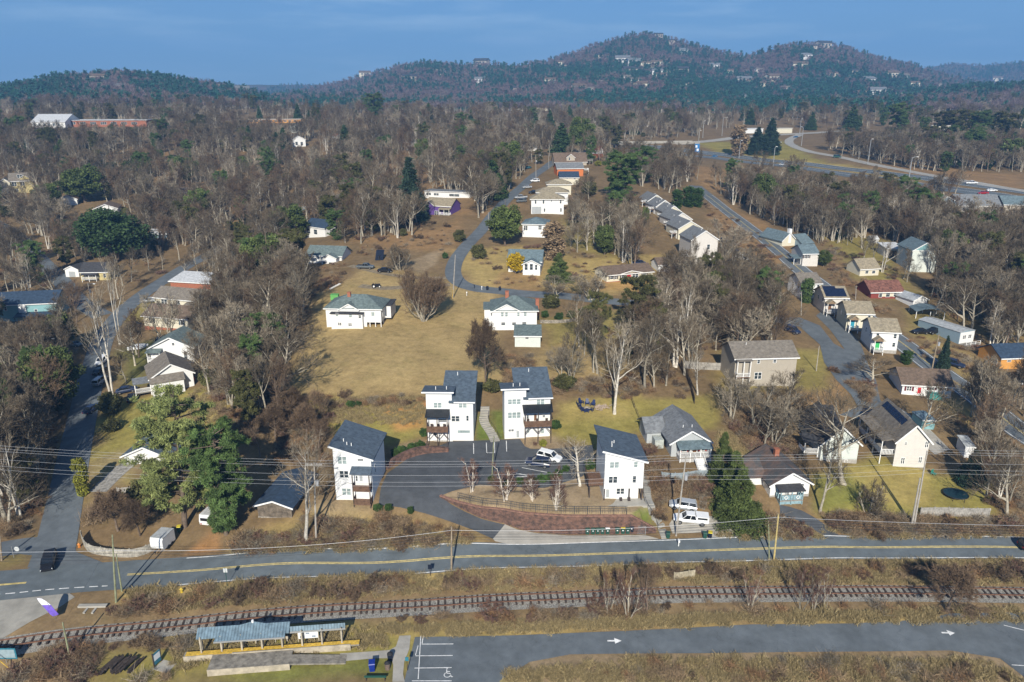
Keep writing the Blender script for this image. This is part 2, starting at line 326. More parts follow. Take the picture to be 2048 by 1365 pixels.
def copy_tree(o, parent=None):
 c = o.copy(); COL.objects.link(c)
 if parent: c.parent = parent
 for ch in list(o.children): copy_tree(ch, c)
 return c
def mesh_np(name, V, Fc, mats, smooth=False, mi=None):   # Fc: (n,3) or (n,4) int array
 me = bpy.data.meshes.new(name); V = np.asarray(V, np.float32); Fc = np.asarray(Fc, np.int32); k = Fc.shape[1]
 me.vertices.add(len(V)); me.vertices.foreach_set('co', V.ravel())
 me.loops.add(Fc.size); me.loops.foreach_set('vertex_index', Fc.ravel())
 me.polygons.add(len(Fc)); me.polygons.foreach_set('loop_start', np.arange(0, Fc.size, k, dtype=np.int32))
 me.polygons.foreach_set('loop_total', np.full(len(Fc), k, np.int32))
 if smooth: me.polygons.foreach_set('use_smooth', np.ones(len(Fc), bool))
 for m in mats: me.materials.append(m)
 if mi is not None: me.polygons.foreach_set('material_index', np.asarray(mi, np.int32))
 me.update(calc_edges=True); me.validate(); return me
# ================================================================ GROUND
def px(*q): return [tuple(at(q[i], q[i + 1])) for i in range(0, len(q), 2)]
C_LITTER = (.19, .13, .068); C_MEADOW = (.345, .25, .112); C_STRAW = (.42, .31, .115); C_GREEN = (.125, .155, .035); C_OLIVE = (.265, .225, .062)
C_RED = (.46, .22, .08); C_RUST = (.28, .17, .08); C_BROWN = (.23, .16, .085); C_SHADE = (.075, .06, .045); C_MULCH = (.30, .225, .14); C_GRAVEL = (.27, .26, .245)
ZONES = [  # colour, softness in metres, strength, photo polygon
 (C_BROWN, 6, 1, (-300,1365, 2400,1365, 2400,1120, 1350,1125, 700,1150, -300,1210)),
 (C_OLIVE, 3, .9, (250,1365, 1024,1365, 1000,1270, 700,1250, 350,1275, 200,1330)),
 (C_GREEN, 2, .6, (420,1365, 800,1365, 790,1300, 560,1330, 420,1345)),
 (C_STRAW, 2, .8, (800,1262, 2048,1225, 2048,1245, 1500,1252, 800,1275)),
 (C_STRAW, 1.5, .8, (250,1175, 700,1150, 1350,1126, 2048,1118, 2048,1136, 1350,1142, 700,1168, 250,1195)),
 (C_MULCH, 3, .7, (1000,1365, 2048,1365, 1990,1330, 1300,1312, 1060,1330)),
 (C_MEADOW, 2.5, 1, (570,795, 700,797, 850,790, 1010,775, 1010,700, 985,560, 900,565, 700,560, 640,590, 600,690)),
 (C_MEADOW, 2.5, .9, (640,590, 700,560, 720,530, 900,560, 980,570, 900,590)),
 (C_OLIVE, 2, .85, (600,800, 840,800, 850,870, 790,900, 700,880, 640,850)),
 (C_RED, 1.2, .8, (760,810, 858,800, 860,818, 770,828)), (C_RED, 1.2, .7, (780,845, 840,830, 845,855, 790,865)),
 (C_MEADOW, 3, .8, (1075,690, 1300,640, 1330,690, 1200,760, 1010,770)), (C_OLIVE, 3, .6, (1090,640, 1300,620, 1250,680, 1100,690)),
 (C_OLIVE, 2, .9, (1110,800, 1280,790, 1300,860, 1190,900, 1110,870)), (C_STRAW, 2, .5, (1110,800, 1280,790, 1290,830, 1120,850)),
 (C_OLIVE, 2, .8, (1260,800, 1420,790, 1440,860, 1300,860)),
 (C_STRAW, 3, .7, (900,500, 1050,490, 1180,520, 1190,590, 980,570, 930,540)), (C_RUST, 2, .7, (1010,545, 1080,545, 1075,585, 990,570)),
 (C_MULCH, 1, .8, (795,530, 890,495, 870,530, 840,548)),
 (C_STRAW, 3, .7, (1170,520, 1330,510, 1340,580, 1200,590)), (C_RED, 2, .4, (1190,560, 1320,565, 1300,585, 1190,580)),
 (C_MULCH, .5, 1, (885,990, 960,968, 1090,962, 1190,940, 1290,960, 1310,1030, 1262,1031, 1135,1033, 1007,1022, 929,1002)),
 (C_GREEN, .6, 1, (1265,1032, 1292,1010, 1318,1062, 1300,1050)), (C_GREEN, .8, 1, (955,830, 975,822, 985,880, 955,882)), (C_GREEN, .8, .9, (985,825, 1005,822, 1008,880, 995,880)),
 (C_MULCH, 1, .8, (1045,878, 1110,874, 1135,900, 1060,898)), (C_MULCH, 1, .8, (785,890, 850,880, 890,885, 850,898, 780,930)),
 (C_STRAW, 2, .5, (530,1050, 700,1020, 880,1050, 960,1080, 700,1105, 450,1108)),
 (C_RED, 1, .75, (400,1080, 450,1030, 440,1100, 370,1110)), (C_BROWN, 3, .6, (300,1060, 460,1030, 470,1090, 330,1100)),
 (C_MULCH, 2, .6, (640,1010, 750,1005, 760,1020, 650,1030)),
 (C_OLIVE, 2, .9, (180,850, 250,800, 400,780, 470,770, 440,840, 350,880, 230,910)), (C_STRAW, 2, .6, (380,800, 470,760, 460,820, 400,860)), (C_OLIVE, 2, .8, (180,900, 270,880, 260,960, 190,950)),
 (C_GREEN, 3, .6, (235,700, 320,680, 300,770, 240,790)), (C_MULCH, 2, .5, (180,930, 250,900, 290,930, 200,985)),
 (C_OLIVE, 3, .7, (245,605, 330,600, 320,640, 245,650)),
 (C_OLIVE, 2, .95, (1630,950, 1720,930, 1790,910, 1870,950, 1985,960, 1990,1030, 1840,1040, 1640,1030)), (C_GREEN, 2, .5, (1640,960, 1720,950, 1740,1010, 1640,1020)), (C_STRAW, 2, .5, (1700,940, 1860,940, 1840,1010, 1720,1000)),
 (C_STRAW, 2, .6, (1430,900, 1560,860, 1600,880, 1500,930)), (C_RUST, 2, .6, (1600,780, 1700,760, 1690,840, 1560,850)), (C_RUST, 2, .5, (1660,740, 1720,780, 1700,800, 1640,770)),
 (C_RUST, 2, .6, (1420,1050, 1520,1040, 1600,1030, 1700,1060, 1560,1085, 1400,1080)),
 (C_STRAW, 3, .5, (1830,660, 1900,690, 2000,740, 1960,790, 1880,730)), (C_OLIVE, 4, .7, (1640,470, 1760,480, 1840,600, 1760,600)), (C_STRAW, 4, .6, (1880,480, 2040,520, 2040,700, 1940,660)), (C_OLIVE, 3, .7, (1440,700, 1660,700, 1660,780, 1440,790)), (C_OLIVE, 3, .6, (1810,620, 1900,630, 1890,690, 1830,670)), (C_STRAW, 3, .7, (1880,790, 1960,830, 1990,870, 1900,830)),
 (C_RUST, 4, .8, (1430,400, 1520,440, 1620,530, 1500,520, 1420,440)), (C_RUST, 8, .75, (1380,330, 1700,370, 1800,390, 1500,400, 1400,370)), (C_RUST, 6, .8, (1640,345, 1760,330, 2048,350, 2048,380, 1800,350)),
 (C_OLIVE, 6, .9, (1385,285, 1560,278, 1640,320, 1900,365, 1700,345, 1450,310)), (C_STRAW, 5, .6, (1480,310, 1700,330, 1950,372, 1700,345)),
 (C_RUST, 5, .8, (700,480, 900,450, 930,420, 900,500, 780,500)), (C_RUST, 5, .6, (380,480, 560,440, 520,480, 400,510)), (C_RUST, 8, .6, (300,300, 900,300, 950,420, 600,470, 350,470)),
 (C_RUST, 4, .6, (950,430, 1050,400, 1000,450)), (C_OLIVE, 4, .6, (1130,440, 1250,440, 1230,520, 1130,500)),
 (C_SHADE, 4, .8, (0,700, 130,700, 120,900, 60,1060, -100,1080, -200,800)), (C_STRAW, 4, .5, (90,1010, 120,900, 140,860, 150,1000)),  # first zone puts the tree shade of the left hollow into the ground colour
 (C_OLIVE, 3, .6, (0,1100, 60,1085, 60,1130, 0,1140)),
]
def build_ground(rows, cols, smax, name):
 ys = np.array(rows); ss = np.linspace(-smax, smax, cols)
 X = (ss[None, :] * (ys[:, None] * .95 + 22)); Y = np.repeat(ys[:, None], cols, 1)
 x, y = X.ravel(), Y.ravel(); z = terrain(x, y)
 V = np.stack([x, y, z], 1); nr = len(ys)
 i = np.arange(nr - 1)[:, None] * cols + np.arange(cols - 1)[None, :]; i = i.ravel()
 Fc = np.stack([i, i + 1, i + cols + 1, i + cols], 1)
 return V, Fc
rows = [40.0]
while rows[-1] < 1300: rows.append(rows[-1] + (.4 if 103 < rows[-1] < 119 else rows[-1] * .0085 + .05))
V, Fc = build_ground(rows, 450, 1.2, 'ground')
c = np.tile(np.array(C_LITTER), (len(V), 1)); x, y = V[:, 0], V[:, 1]
wob = fbm(x, y, 9, 21)
for colr, soft, stg, pl in ZONES:
 P = at_many(np.array(pl, float).reshape(-1, 2))[:, :2]
 m0 = P.min(0) - 12; m1 = P.max(0) + 12
 k = np.where((x > m0[0]) & (x < m1[0]) & (y > m0[1]) & (y < m1[1]))[0]
 if not len(k): continue
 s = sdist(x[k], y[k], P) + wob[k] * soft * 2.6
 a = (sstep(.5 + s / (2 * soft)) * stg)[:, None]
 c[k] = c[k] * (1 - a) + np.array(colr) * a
m_ground = bpy.data.materials.new('ground_cover'); m_ground.use_nodes = True
def ground_nodes(m):
 t = m.node_tree; N = t.nodes; lk = t.links.new; b = N['Principled BSDF']; b.inputs['Roughness'].default_value = .95; b.inputs['Specular IOR Level'].default_value = .1
 at_ = N.new('ShaderNodeAttribute'); at_.attribute_name = 'cover'; co = N.new('ShaderNodeTexCoord'); cur = at_.outputs['Color']
 hs = None
 for sc, lo, hi, dt in ((.09, .8, 1.18, 4), (.55, .76, 1.22, 6), (2.3, .84, 1.16, 6)):
  n = N.new('ShaderNodeTexNoise'); n.inputs['Scale'].default_value = sc; n.inputs['Detail'].default_value = dt; n.inputs['Roughness'].default_value = .7; lk(co.outputs['Object'], n.inputs['Vector'])
  mr = N.new('ShaderNodeMapRange'); mr.inputs['From Min'].default_value = .3; mr.inputs['From Max'].default_value = .7; mr.inputs['To Min'].default_value = lo; mr.inputs['To Max'].default_value = hi; lk(n.outputs['Fac'], mr.inputs[0])
  vm = N.new('ShaderNodeVectorMath'); vm.operation = 'SCALE'; lk(cur, vm.inputs[0]); lk(mr.outputs[0], vm.inputs['Scale']); cur = vm.outputs[0]; hs = n
 n = N.new('ShaderNodeTexNoise'); n.inputs['Scale'].default_value = .22; n.inputs['Detail'].default_value = 7; n.inputs['Roughness'].default_value = .72; lk(co.outputs['Object'], n.inputs['Vector'])
 mr = N.new('ShaderNodeMapRange'); mr.inputs['From Min'].default_value = .5; mr.inputs['From Max'].default_value = .72; mr.inputs['To Max'].default_value = .25; lk(n.outputs['Fac'], mr.inputs[0])
 mx = N.new('ShaderNodeMix'); mx.data_type = 'RGBA'; mx.blend_type = 'MULTIPLY'; lk(mr.outputs[0], mx.inputs[0]); lk(cur, mx.inputs[6]); mx.inputs[7].default_value = (.62, .80, .55, 1)
 lk(mx.outputs[2], b.inputs['Base Color'])
 bp = N.new('ShaderNodeBump'); bp.inputs['Strength'].default_value = .5; bp.inputs['Distance'].default_value = .12; lk(hs.outputs['Fac'], bp.inputs['Height']); lk(bp.outputs[0], b.inputs['Normal'])
ground_nodes(m_ground)
def add_cover(me, c):
 a = me.color_attributes.new('cover', 'FLOAT_COLOR', 'POINT'); a.data.foreach_set('color', np.concatenate([c, np.ones((len(c), 1))], 1).astype(np.float32).ravel())
me = mesh_np('ground', V, Fc, [m_ground], True); add_cover(me, c)
ground = tag(obj('ground', me), 'winter grass and leaf litter over rolling ground', 'ground', kind='structure')
rows = [1290.0]
while rows[-1] < 7500: rows.append(rows[-1] * 1.012)
V, Fc = build_ground(rows, 340, 1.4, 'hills')
x, y = V[:, 0], V[:, 1]; k = sstep(.5 + fbm(x, y, 160, 31) * 2.2)[:, None]
c = np.array((.13, .095, .085)) * (1 - k) + np.array((.07, .085, .05)) * k
me = mesh_np('hills', V, Fc, [m_ground], True); add_cover(me, c)
tag(obj('hills', me), 'wooded hills along the horizon', 'hills', kind='structure')
# ================================================================ PAVED SHEETS
M_road = mat('worn_asphalt', (.118, .138, .150), .85, .10, .35, bump=.15, detail=9, kind='asphalt')
M_lot = mat('newer_asphalt', (.078, .084, .092), .9, .12, .5, bump=.15, detail=9, kind='asphalt')
M_side = mat('grey_lane_asphalt', (.125, .142, .155), .85, .12, .4, bump=.15, detail=9, kind='asphalt')
M_conc = mat('concrete', (.36, .34, .30), .85, .10, .6, bump=.1, detail=8)
M_yel = mat('yellow_road_paint', (.58, .46, .18), .7, .2, 2)
M_wht = mat('white_road_paint', (.75, .75, .74), .7, .15, 2)
M_grav = mat('ballast_stone', (.27, .255, .225), .95, .35, 5, bump=.8)
M_dirt = mat('bare_track_earth', (.25, .20, .13), .95, .2, .8, bump=.5)
def sheet(name, poly, m, off=.06, grid=2.0, kind='structure', label=None, cat=None, world=False):
 P = [(p[0], p[1]) for p in (poly if world else px(*poly))]
 bm = bmesh.new(); bm.faces.new([bm.verts.new((p[0], p[1], 0)) for p in P])
 xs = [p[0] for p in P]; ys = [p[1] for p in P]
 for ax, lo, hi in ((0, min(xs), max(xs)), (1, min(ys), max(ys))):
  q = math.floor(lo / grid) * grid + grid
  while q < hi:
   no = (1, 0, 0) if ax == 0 else (0, 1, 0); co = (q, 0, 0) if ax == 0 else (0, q, 0)
   bmesh.ops.bisect_plane(bm, geom=bm.verts[:] + bm.edges[:] + bm.faces[:], plane_co=co, plane_no=no); q += grid
 bmesh.ops.triangulate(bm, faces=bm.faces)
 vv = list(bm.verts); zz = terrain([v.co.x for v in vv], [v.co.y for v in vv])
 for v, z in zip(vv, zz): v.co.z = z + off
 bmesh.ops.recalc_face_normals(bm, faces=bm.faces)
 if sum(f.normal.z for f in bm.faces) < 0: bmesh.ops.reverse_faces(bm, faces=bm.faces)
 me = bpy.data.meshes.new(name); bm.to_mesh(me); bm.free(); me.materials.append(m)
 o = obj(name, me);
 if kind: o['kind'] = kind
 return tag(o, label, cat)
def smooth_line(P, step=1.5):
 P = [np.array(p[:2], float) for p in P]; Q = []
 n = len(P)
 for i in range(n - 1):
  p0 = P[max(i - 1, 0)]; p1 = P[i]; p2 = P[i + 1]; p3 = P[min(i + 2, n - 1)]
  k = max(2, int(np.linalg.norm(p2 - p1) / step))
  for j in range(k):
   t = j / k
   Q.append(.5 * ((2 * p1) + (-p0 + p2) * t + (2 * p0 - 5 * p1 + 4 * p2 - p3) * t * t + (-p0 + 3 * p1 - 3 * p2 + p3) * t ** 3))
 Q.append(P[-1]); return np.array(Q)
def strip_mesh(Q, a, b, off, nx=5, dash=None, th=0.0):
 T = np.gradient(Q, axis=0); T /= np.linalg.norm(T, axis=1)[:, None] + 1e-9; Nn = np.stack([T[:, 1], -T[:, 0]], 1)   # right side
 ks = np.linspace(0, 1, nx)
 wa = a if np.ndim(a) else np.full(len(Q), a); wb = b if np.ndim(b) else np.full(len(Q), b)
 G = Q[:, None, :] + Nn[:, None, :] * (wa[:, None] + (wb - wa)[:, None] * ks[None, :])[..., None]
 x, y = G[..., 0].ravel(), G[..., 1].ravel(); z = terrain(x, y) + off
 i = (np.arange(len(Q) - 1)[:, None] * nx + np.arange(nx - 1)[None, :])
 if dash: i = i[[k for k in range(len(i)) if (k // dash[0]) % 2 == 0]] if dash[1] == 0 else i[[k for k in range(len(i)) if (k % (dash[0] + dash[1])) < dash[0]]]
 i = i.ravel()
 return np.stack([x, y, z], 1), np.stack([i, i + nx, i + nx + 1, i + 1], 1)
def lane(name, line, m, a, b, off=.06, label=None, cat=None, nx=5, dash=None, step=1.5, parent=None, kind='structure'):
 Q = line if isinstance(line, np.ndarray) else smooth_line(px(*line), step)
 V, Fc = strip_mesh(Q, a, b, off, nx, dash); me = mesh_np(name, V, Fc, [m])
 o = obj(name, me, parent)
 if kind and not parent: o['kind'] = kind
 return tag(o, label, cat) if not parent else o
ROADC = smooth_line([at_z(u, v, 0) for u, v in ((-320,1187),(-150,1181),(30,1169),(215,1153),(450,1137),(700,1127),(1000,1113),(1380,1102),(1700,1096),(2048,1097),(2350,1100))])
RW = np.interp(ROADC[:, 0], [-80, -40, 0, 60], [3.7, 3.3, 3.0, 2.85])
road = lane('road', ROADC, M_road, -RW, RW, .07, 'grey two lane road crossing the foreground', 'road', nx=7)
lane('yellow_centre_line', ROADC[ROADC[:, 0] > -59.5], M_yel, -.22, -.06, .085, parent=road, nx=2); lane('yellow_centre_line', ROADC[ROADC[:, 0] > -59.5], M_yel, .06, .22, .085, parent=road, nx=2)
lane('yellow_centre_line', ROADC[ROADC[:, 0] < -72], M_yel, -.2, .2, .085, parent=road, nx=2)
_k = ROADC[:, 0] > -52
lane('white_edge_line', ROADC[_k], M_wht, RW[_k] - .34, RW[_k] - .2, .085, parent=road, nx=2); lane('white_edge_line', ROADC[_k], M_wht, -RW[_k] + .2, -RW[_k] + .34, .085, parent=road, nx=2)
lane('dashed_edge_line', smooth_line([at_z(u, v, 0) for u, v in ((-150,1196),(0,1189),(100,1180),(215,1172))], .6), M_wht, -.08, .08, .085, parent=road, nx=2, dash=(2, 1))
lrd = lane('side_road', [100,1128, 112,1090, 128,1010, 150,900, 168,820, 188,735, 212,668, 258,612, 330,560, 420,508, 520,457, 590,425, 700,385], M_side, -3.1, 3.1, .075, 'grey side road climbing away along the left of the photo', 'road')
sheet('road_junction', (0,1168, 40,1148, 78,1125, 100,1080, 150,1080, 152,1105, 215,1130, 330,1118, 330,1150, 0,1185), M_side, .064, label='flared mouth of the left side road', cat='road')
lane('side_street', [-60,1112, 10,1098, 60,1092, 100,1096], M_side, -2.4, 2.4, .068, 'short street entering at the stop sign', 'road')
lane('side_street', [205,632, 160,605, 120,560, 70,510, 30,470, -60,420], M_side, -3, 3, .068, 'dark street leading up behind the teal house', 'road')
lane('curved_road', [1180,302, 1118,318, 1092,335, 1068,352, 1042,376, 1012,402, 985,432, 962,462, 935,490, 914,518, 906,545, 918,565, 950,577, 1000,583, 1060,589, 1120,592, 1190,600, 1250,606, 1310,612], M_side, -2.6, 2.6, .07, 'narrow grey road curving up past the meadow', 'road')
rrd = lane('hill_road', [2250,985, 2048,868, 1960,800, 1870,737, 1800,684, 1720,628, 1650,578, 1600,540, 1545,492, 1490,450, 1445,416, 1412,390, 1390,372], M_side, -3.6, 3.6, .07, 'two lane road running up the right side of the valley', 'road')
RR = smooth_line(px(2250,985, 2048,868, 1960,800, 1870,737, 1800,684, 1720,628, 1650,578, 1600,540, 1545,492, 1490,450, 1445,416, 1412,390))
lane('yellow_centre_line', RR, M_yel, -.2, -.06, .095, parent=rrd, nx=2); lane('yellow_centre_line', RR, M_yel, .06, .2, .095, parent=rrd, nx=2); lane('white_edge_line', RR, M_wht, -3.2, -3.05, .095, parent=rrd, nx=2); lane('white_edge_line', RR, M_wht, 3.05, 3.2, .095, parent=rrd, nx=2)
sheet('loop_street', (1545,634, 1600,636, 1640,652, 1668,688, 1690,700, 1660,660, 1632,632, 1645,622, 1690,650, 1722,690, 1738,735, 1752,762, 1760,800, 1780,830, 1730,842, 1680,830, 1716,815, 1702,790, 1672,760, 1648,725, 1640,690, 1600,655, 1548,645), M_side, .07, label='grey loop street in front of the tan roofed cottages', cat='road')
sheet('gravel_drive', (1780,805, 1850,850, 1900,900, 1870,910, 1810,860, 1760,822), M_conc, .066, label='pale drive past the low white house', cat='drive')
lane('gravel_drive', [195,985, 225,955, 262,925, 300,908], mat('gravel', (.27, .255, .23), .95, .25, 2), -1.8, 1.8, .06, 'grey gravel drive beside the white cottage', 'drive')
lane('dirt_track', [720,572, 770,577, 830,573, 900,570], M_dirt, -1.6, 1.6, .05, 'worn dirt track across the top of the meadow', 'track')
lane('dirt_track', [700,532, 760,546, 830,556, 905,556], M_dirt, -1.3, 1.3, .05, 'pale track below the parked pickup', 'track')
WB = [w_[0] for w_ in WALL]
lotp = [at_z(u, v, z) for u, v, z in ((986,1078,.75),(950,1064,1.25),(904,1046,2.2),(850,1026,3.2),(800,1012,3.9),(757,1006,4.3),(762,980,4.5),(775,950,4.6),(820,915,4.9),(868,896,5.1),(900,885,5.2),(950,883,5.3),(1040,880,5.3),(1050,893,5.2),(1062,898,5.15),(1110,898,5.1),(1150,895,5.1),(1185,893,5.1),(1190,915,5.0),(1165,945,4.8),(1090,962,4.75),(960,968,4.6),(905,983,4.4),(880,992,4.3))] + [(p[0] - .1, p[1] - .25, p[2]) for p in WB[1:5]] + [at_z(1010, 1052, 1.1)]
lot = sheet('parking_lot', lotp, M_lot, .07, 1.2, label='dark asphalt drive and parking court between the white houses', cat='parking lot', world=True)
apr = [at_z(1010, 1052, 1.1)] + [(p[0], p[1] - .3, p[2]) for p in WB[5:10]] + [at_z(u, v, z) for u, v, z in ((1290,1072,.4),(1318,1080,.2),(1200,1086,.1),(1100,1090,.1),(1012,1091,.1),(990,1086,.3),(986,1078,.75))]
sheet('concrete_apron', apr, M_conc, .075, 1.2, label='pale concrete apron at the mouth of the drive', cat='drive', world=True)
def line_on(parent, u0, v0, u1, v1, wd=.12, off=.09, name='parking_line', m=None):
 a, b = at(u0, v0), at(u1, v1); Q = np.array([[a.x + (b.x - a.x) * t, a.y + (b.y - a.y) * t] for t in np.linspace(0, 1, 5)])
 return lane(name, Q, m or M_wht, -wd / 2, wd / 2, off, parent=parent, nx=2)
for q in (cT(1397,765,1399,860), cT(1513,758,1518,850), cT(1518,850,1590,850), cT(1590,850,1588,755), cU(148,740,152,838), cU(165,1020,365,1062), cU(290,985,520,1028), cU(60,1072,365,1066)): line_on(lot, *q)
lotb = sheet('station_lot', (830,1275, 1024,1272, 1250,1263, 1500,1250, 1700,1248, 1850,1240, 1900,1228, 2300,1222, 2300,1400, 2080,1380, 2000,1318, 1900,1302, 1600,1305, 1300,1308, 1140,1310, 1060,1325, 1000,1362, 985,1400, 800,1400), M_side, .06, label='grey asphalt car park and lane along the bottom', cat='parking lot')
for q in (cH(460,1153,638,1152), cH(425,1219,634,1217), cH(420,1288,628,1285), cH(405,1360,628,1360), cI(1855,1046,1970,1075), cI(1900,1270,1985,1275)): line_on(lotb, *q)
for q in (cH(455,1105,440,1350), cH(470,1100,462,1150), cH(440,1160,425,1215)): line_on(lotb, *q, wd=.1)
def arrow_on(parent, u0, v0, u1, v1):
 a, b = at(u0, v0), at(u1, v1); d = (b - a); d.z = 0; L_ = d.length; d.normalize(); n = Vector((-d.y, d.x, 0))
 pts2 = [a - n * .14, a + d * (L_ * .55) - n * .14, a + d * (L_ * .5) - n * .55, b, a + d * (L_ * .5) + n * .55, a + d * (L_ * .55) + n * .14, a + n * .14]
 zz = terrain([p.x for p in pts2], [p.y for p in pts2]); mb = MB(); mb.add([(p.x, p.y, z + .085) for p, z in zip(pts2, zz)], [(0, 1, 5, 6), (2, 3, 4)]); mb.build('arrow_marking', M_wht, parent)
arrow_on(lotb, *cH(1505,1134,1585,1134)); arrow_on(lotb, *cI(1505,1088,1580,1090))
def wheelchair(parent, u, v):
 a = at(u, v); mb = MB(); z = a.z + .085
 def bar(p, q, wd=.12):
  p, q = Vector(p), Vector(q); d = (q - p).normalized(); n = Vector((-d.y, d.x)) * wd / 2
  mb.add([(a.x + s.x, a.y + s.y, z) for s in (p - n, q - n, q + n, p + n)], [(0, 1, 2, 3)])
 ring = [Vector((.42 * math.cos(t), .42 * math.sin(t))) for t in np.linspace(R(120), R(380), 12)]
 for p, q in zip(ring, ring[1:]): bar(p, q, .1)
 bar((-.15, .95), (-.1, .3)); bar((-.1, .3), (.35, .25)); bar((.35, .25), (.55, -.35)); bar((.55, -.35), (.75, -.3)); bar((-.1, .6), (.3, .58))
 mb.add([(a.x - .15 + .14 * math.cos(t), a.y + 1.15 + .14 * math.sin(t), z) for t in np.linspace(0, 6.28, 9)[:-1]], [tuple(range(8))])
 mb.build('wheelchair_symbol', M_wht, parent)
wheelchair(lotb, *cH(604, 1326))
sheet('concrete_lot', (-150,1215, 0,1200, 140,1188, 150,1195, 120,1215, 60,1245, 10,1275, -150,1330), mat('pale_concrete', (.30, .285, .25), .9, .12, .4), .06, label='pale concrete forecourt at the lower left corner', cat='forecourt')
walk = sheet('footpath', tuple(sum([list(cH(*p)) for p in ((0,1205),(200,1192),(280,1185),(315,1165),(335,1105),(398,1103),(390,1180),(362,1250),(355,1320),(365,1365),(295,1365),(300,1270),(290,1232),(200,1232),(0,1250))], [])), M_conc, .07, label='pale concrete path linking platform and car park', cat='path')
sheet('sloping_drive', (1338,1050, 1352,1028, 1425,1034, 1462,1060, 1490,1079, 1440,1083, 1405,1066, 1345,1068), M_conc, .066, 1.2, label='pale sloping drive under the white pickup', cat='drive')
lane('narrow_drive', [1560,1022, 1600,1032, 1640,1056, 1672,1080], M_lot, -1.3, 1.3, .066, 'narrow dark drive rising to the diamond rail cottage', 'drive')
hw = lane('highway', [at_z(*q) for q in HWY] and smooth_line([at_z(*q) for q in HWY], 4), M_road, 3, 17, .12, 'grey multi lane highway across the upper right', 'highway')
hq = smooth_line([at_z(*q) for q in HWY], 4); lane('carriageway', hq, M_road, -17, -3, .12, parent=hw)
for a_ in (-16.4, -10, -3.6, 3.6, 10): lane('lane_line', hq, M_wht, a_ - .15, a_ + .15, .2, parent=hw, nx=2)
lane('slip_road', smooth_line([at_z(*q) for q in RAMP], 4), M_conc, -3.6, 3.6, .14, 'pale slip road curving down to the highway', 'road')
o2 = smooth_line([at_z(*q) for q in ((1370,285,32.6),(1480,275,33.5),(1600,268,34.5),(1720,262,36))], 4); lane('overpass_road', o2, M_conc, -5, 5, .14, 'pale road leading to the overpass', 'road')
# ================================================================ HOUSES
W = {}
def wallm(n, col, kind='siding', **k): W[n] = mat('wall_' + n, col, .75, k.pop('var', .03), k.pop('scale', 1.2), kind=kind, **k)
wallm('white', (.71, .71, .70), var=.012); wallm('cream', (.62, .58, .46), var=.03); wallm('beige', (.38, .34, .28)); wallm('tan', (.43, .38, .31)); wallm('grey', (.40, .42, .43)); wallm('bluegrey', (.22, .30, .36))
wallm('teal', (.22, .40, .42)); wallm('palegreen', (.58, .62, .58)); wallm('yellow', (.50, .42, .20)); wallm('purple', (.12, .065, .25)); wallm('orange', (.55, .17, .05)); wallm('ochre', (.58, .28, .07))
wallm('red', (.22, .05, .04)); wallm('brick', (.32, .12, .07), 'brick'); wallm('wood', (.26, .18, .11), 'planks'); wallm('oldwood', (.17, .14, .11), 'planks', var=.3); wallm('stucco', (.7, .7, .69), None); wallm('palepink', (.60, .57, .53)); wallm('darkgreen', (.10, .15, .13)); wallm('block', (.45, .43, .39), 'brick')
RF = {}
def roofm(n, col, kind='shingle', **k): RF[n] = mat('roof_' + n, col, k.pop('rough', .9), k.pop('var', .16), k.pop('scale', 1.4), kind=kind, bump=.2, **k)
roofm('slate', (.085, .115, .15)); roofm('grey', (.19, .20, .21)); roofm('bluegrey', (.14, .19, .21)); roofm('green', (.14, .18, .178)); roofm('tan', (.30, .255, .18)); roofm('brown', (.16, .115, .085)); roofm('taupe', (.20, .175, .145)); roofm('dark', (.055, .055, .06)); roofm('black', (.018, .021, .026), 'seam', rough=.4)
roofm('rust', (.22, .10, .075), 'corrug', var=.3); roofm('steel', (.45, .47, .48), 'corrug', rough=.5); roofm('patched', (.16, .10, .075), col2=(.05, .07, .08), scale=.35); roofm('navy', (.035, .06, .10)); roofm('red', (.30, .06, .04), 'seam'); roofm('white', (.60, .61, .62), 'seam'); roofm('bluemetal', (.16, .23, .28), 'seam', rough=.5); roofm('solar', (.012, .02, .05), 'seam', rough=.2)
TRIM = mat('white_trim', (.76, .76, .75), .6, .03, 2); DKTRIM = mat('dark_bronze_trim', (.06, .045, .04), .6, .1, 2); WOODD = mat('stained_deck_wood', (.17, .10, .065), .8, .2, 2, kind='planks'); GREYD = mat('weathered_deck_wood', (.30, .28, .25), .85, .15, 2, kind='planks')
GLS = mat('window_glass', (.035, .05, .06), .08, .3, .7, spec=.8); BLND = mat('blind_behind_glass', (.27, .33, .33), .15, .15, 1.2, spec=.8)
BRK = W['brick']; FOUND = mat('foundation_block', (.36, .34, .31), .9, .12, 1.5); STONE = mat('field_stone', (.30, .27, .23), .95, .3, 2, bump=.5)
DOORS = {n: mat('door_' + n, c_, .5, .05, 1) for n, c_ in dict(red=(.55, .02, .03), green=(.05, .42, .13), blue=(.03, .25, .35), white=(.74, .74, .74), brown=(.16, .08, .04), grey=(.35, .37, .38)).items()}
_win = {}
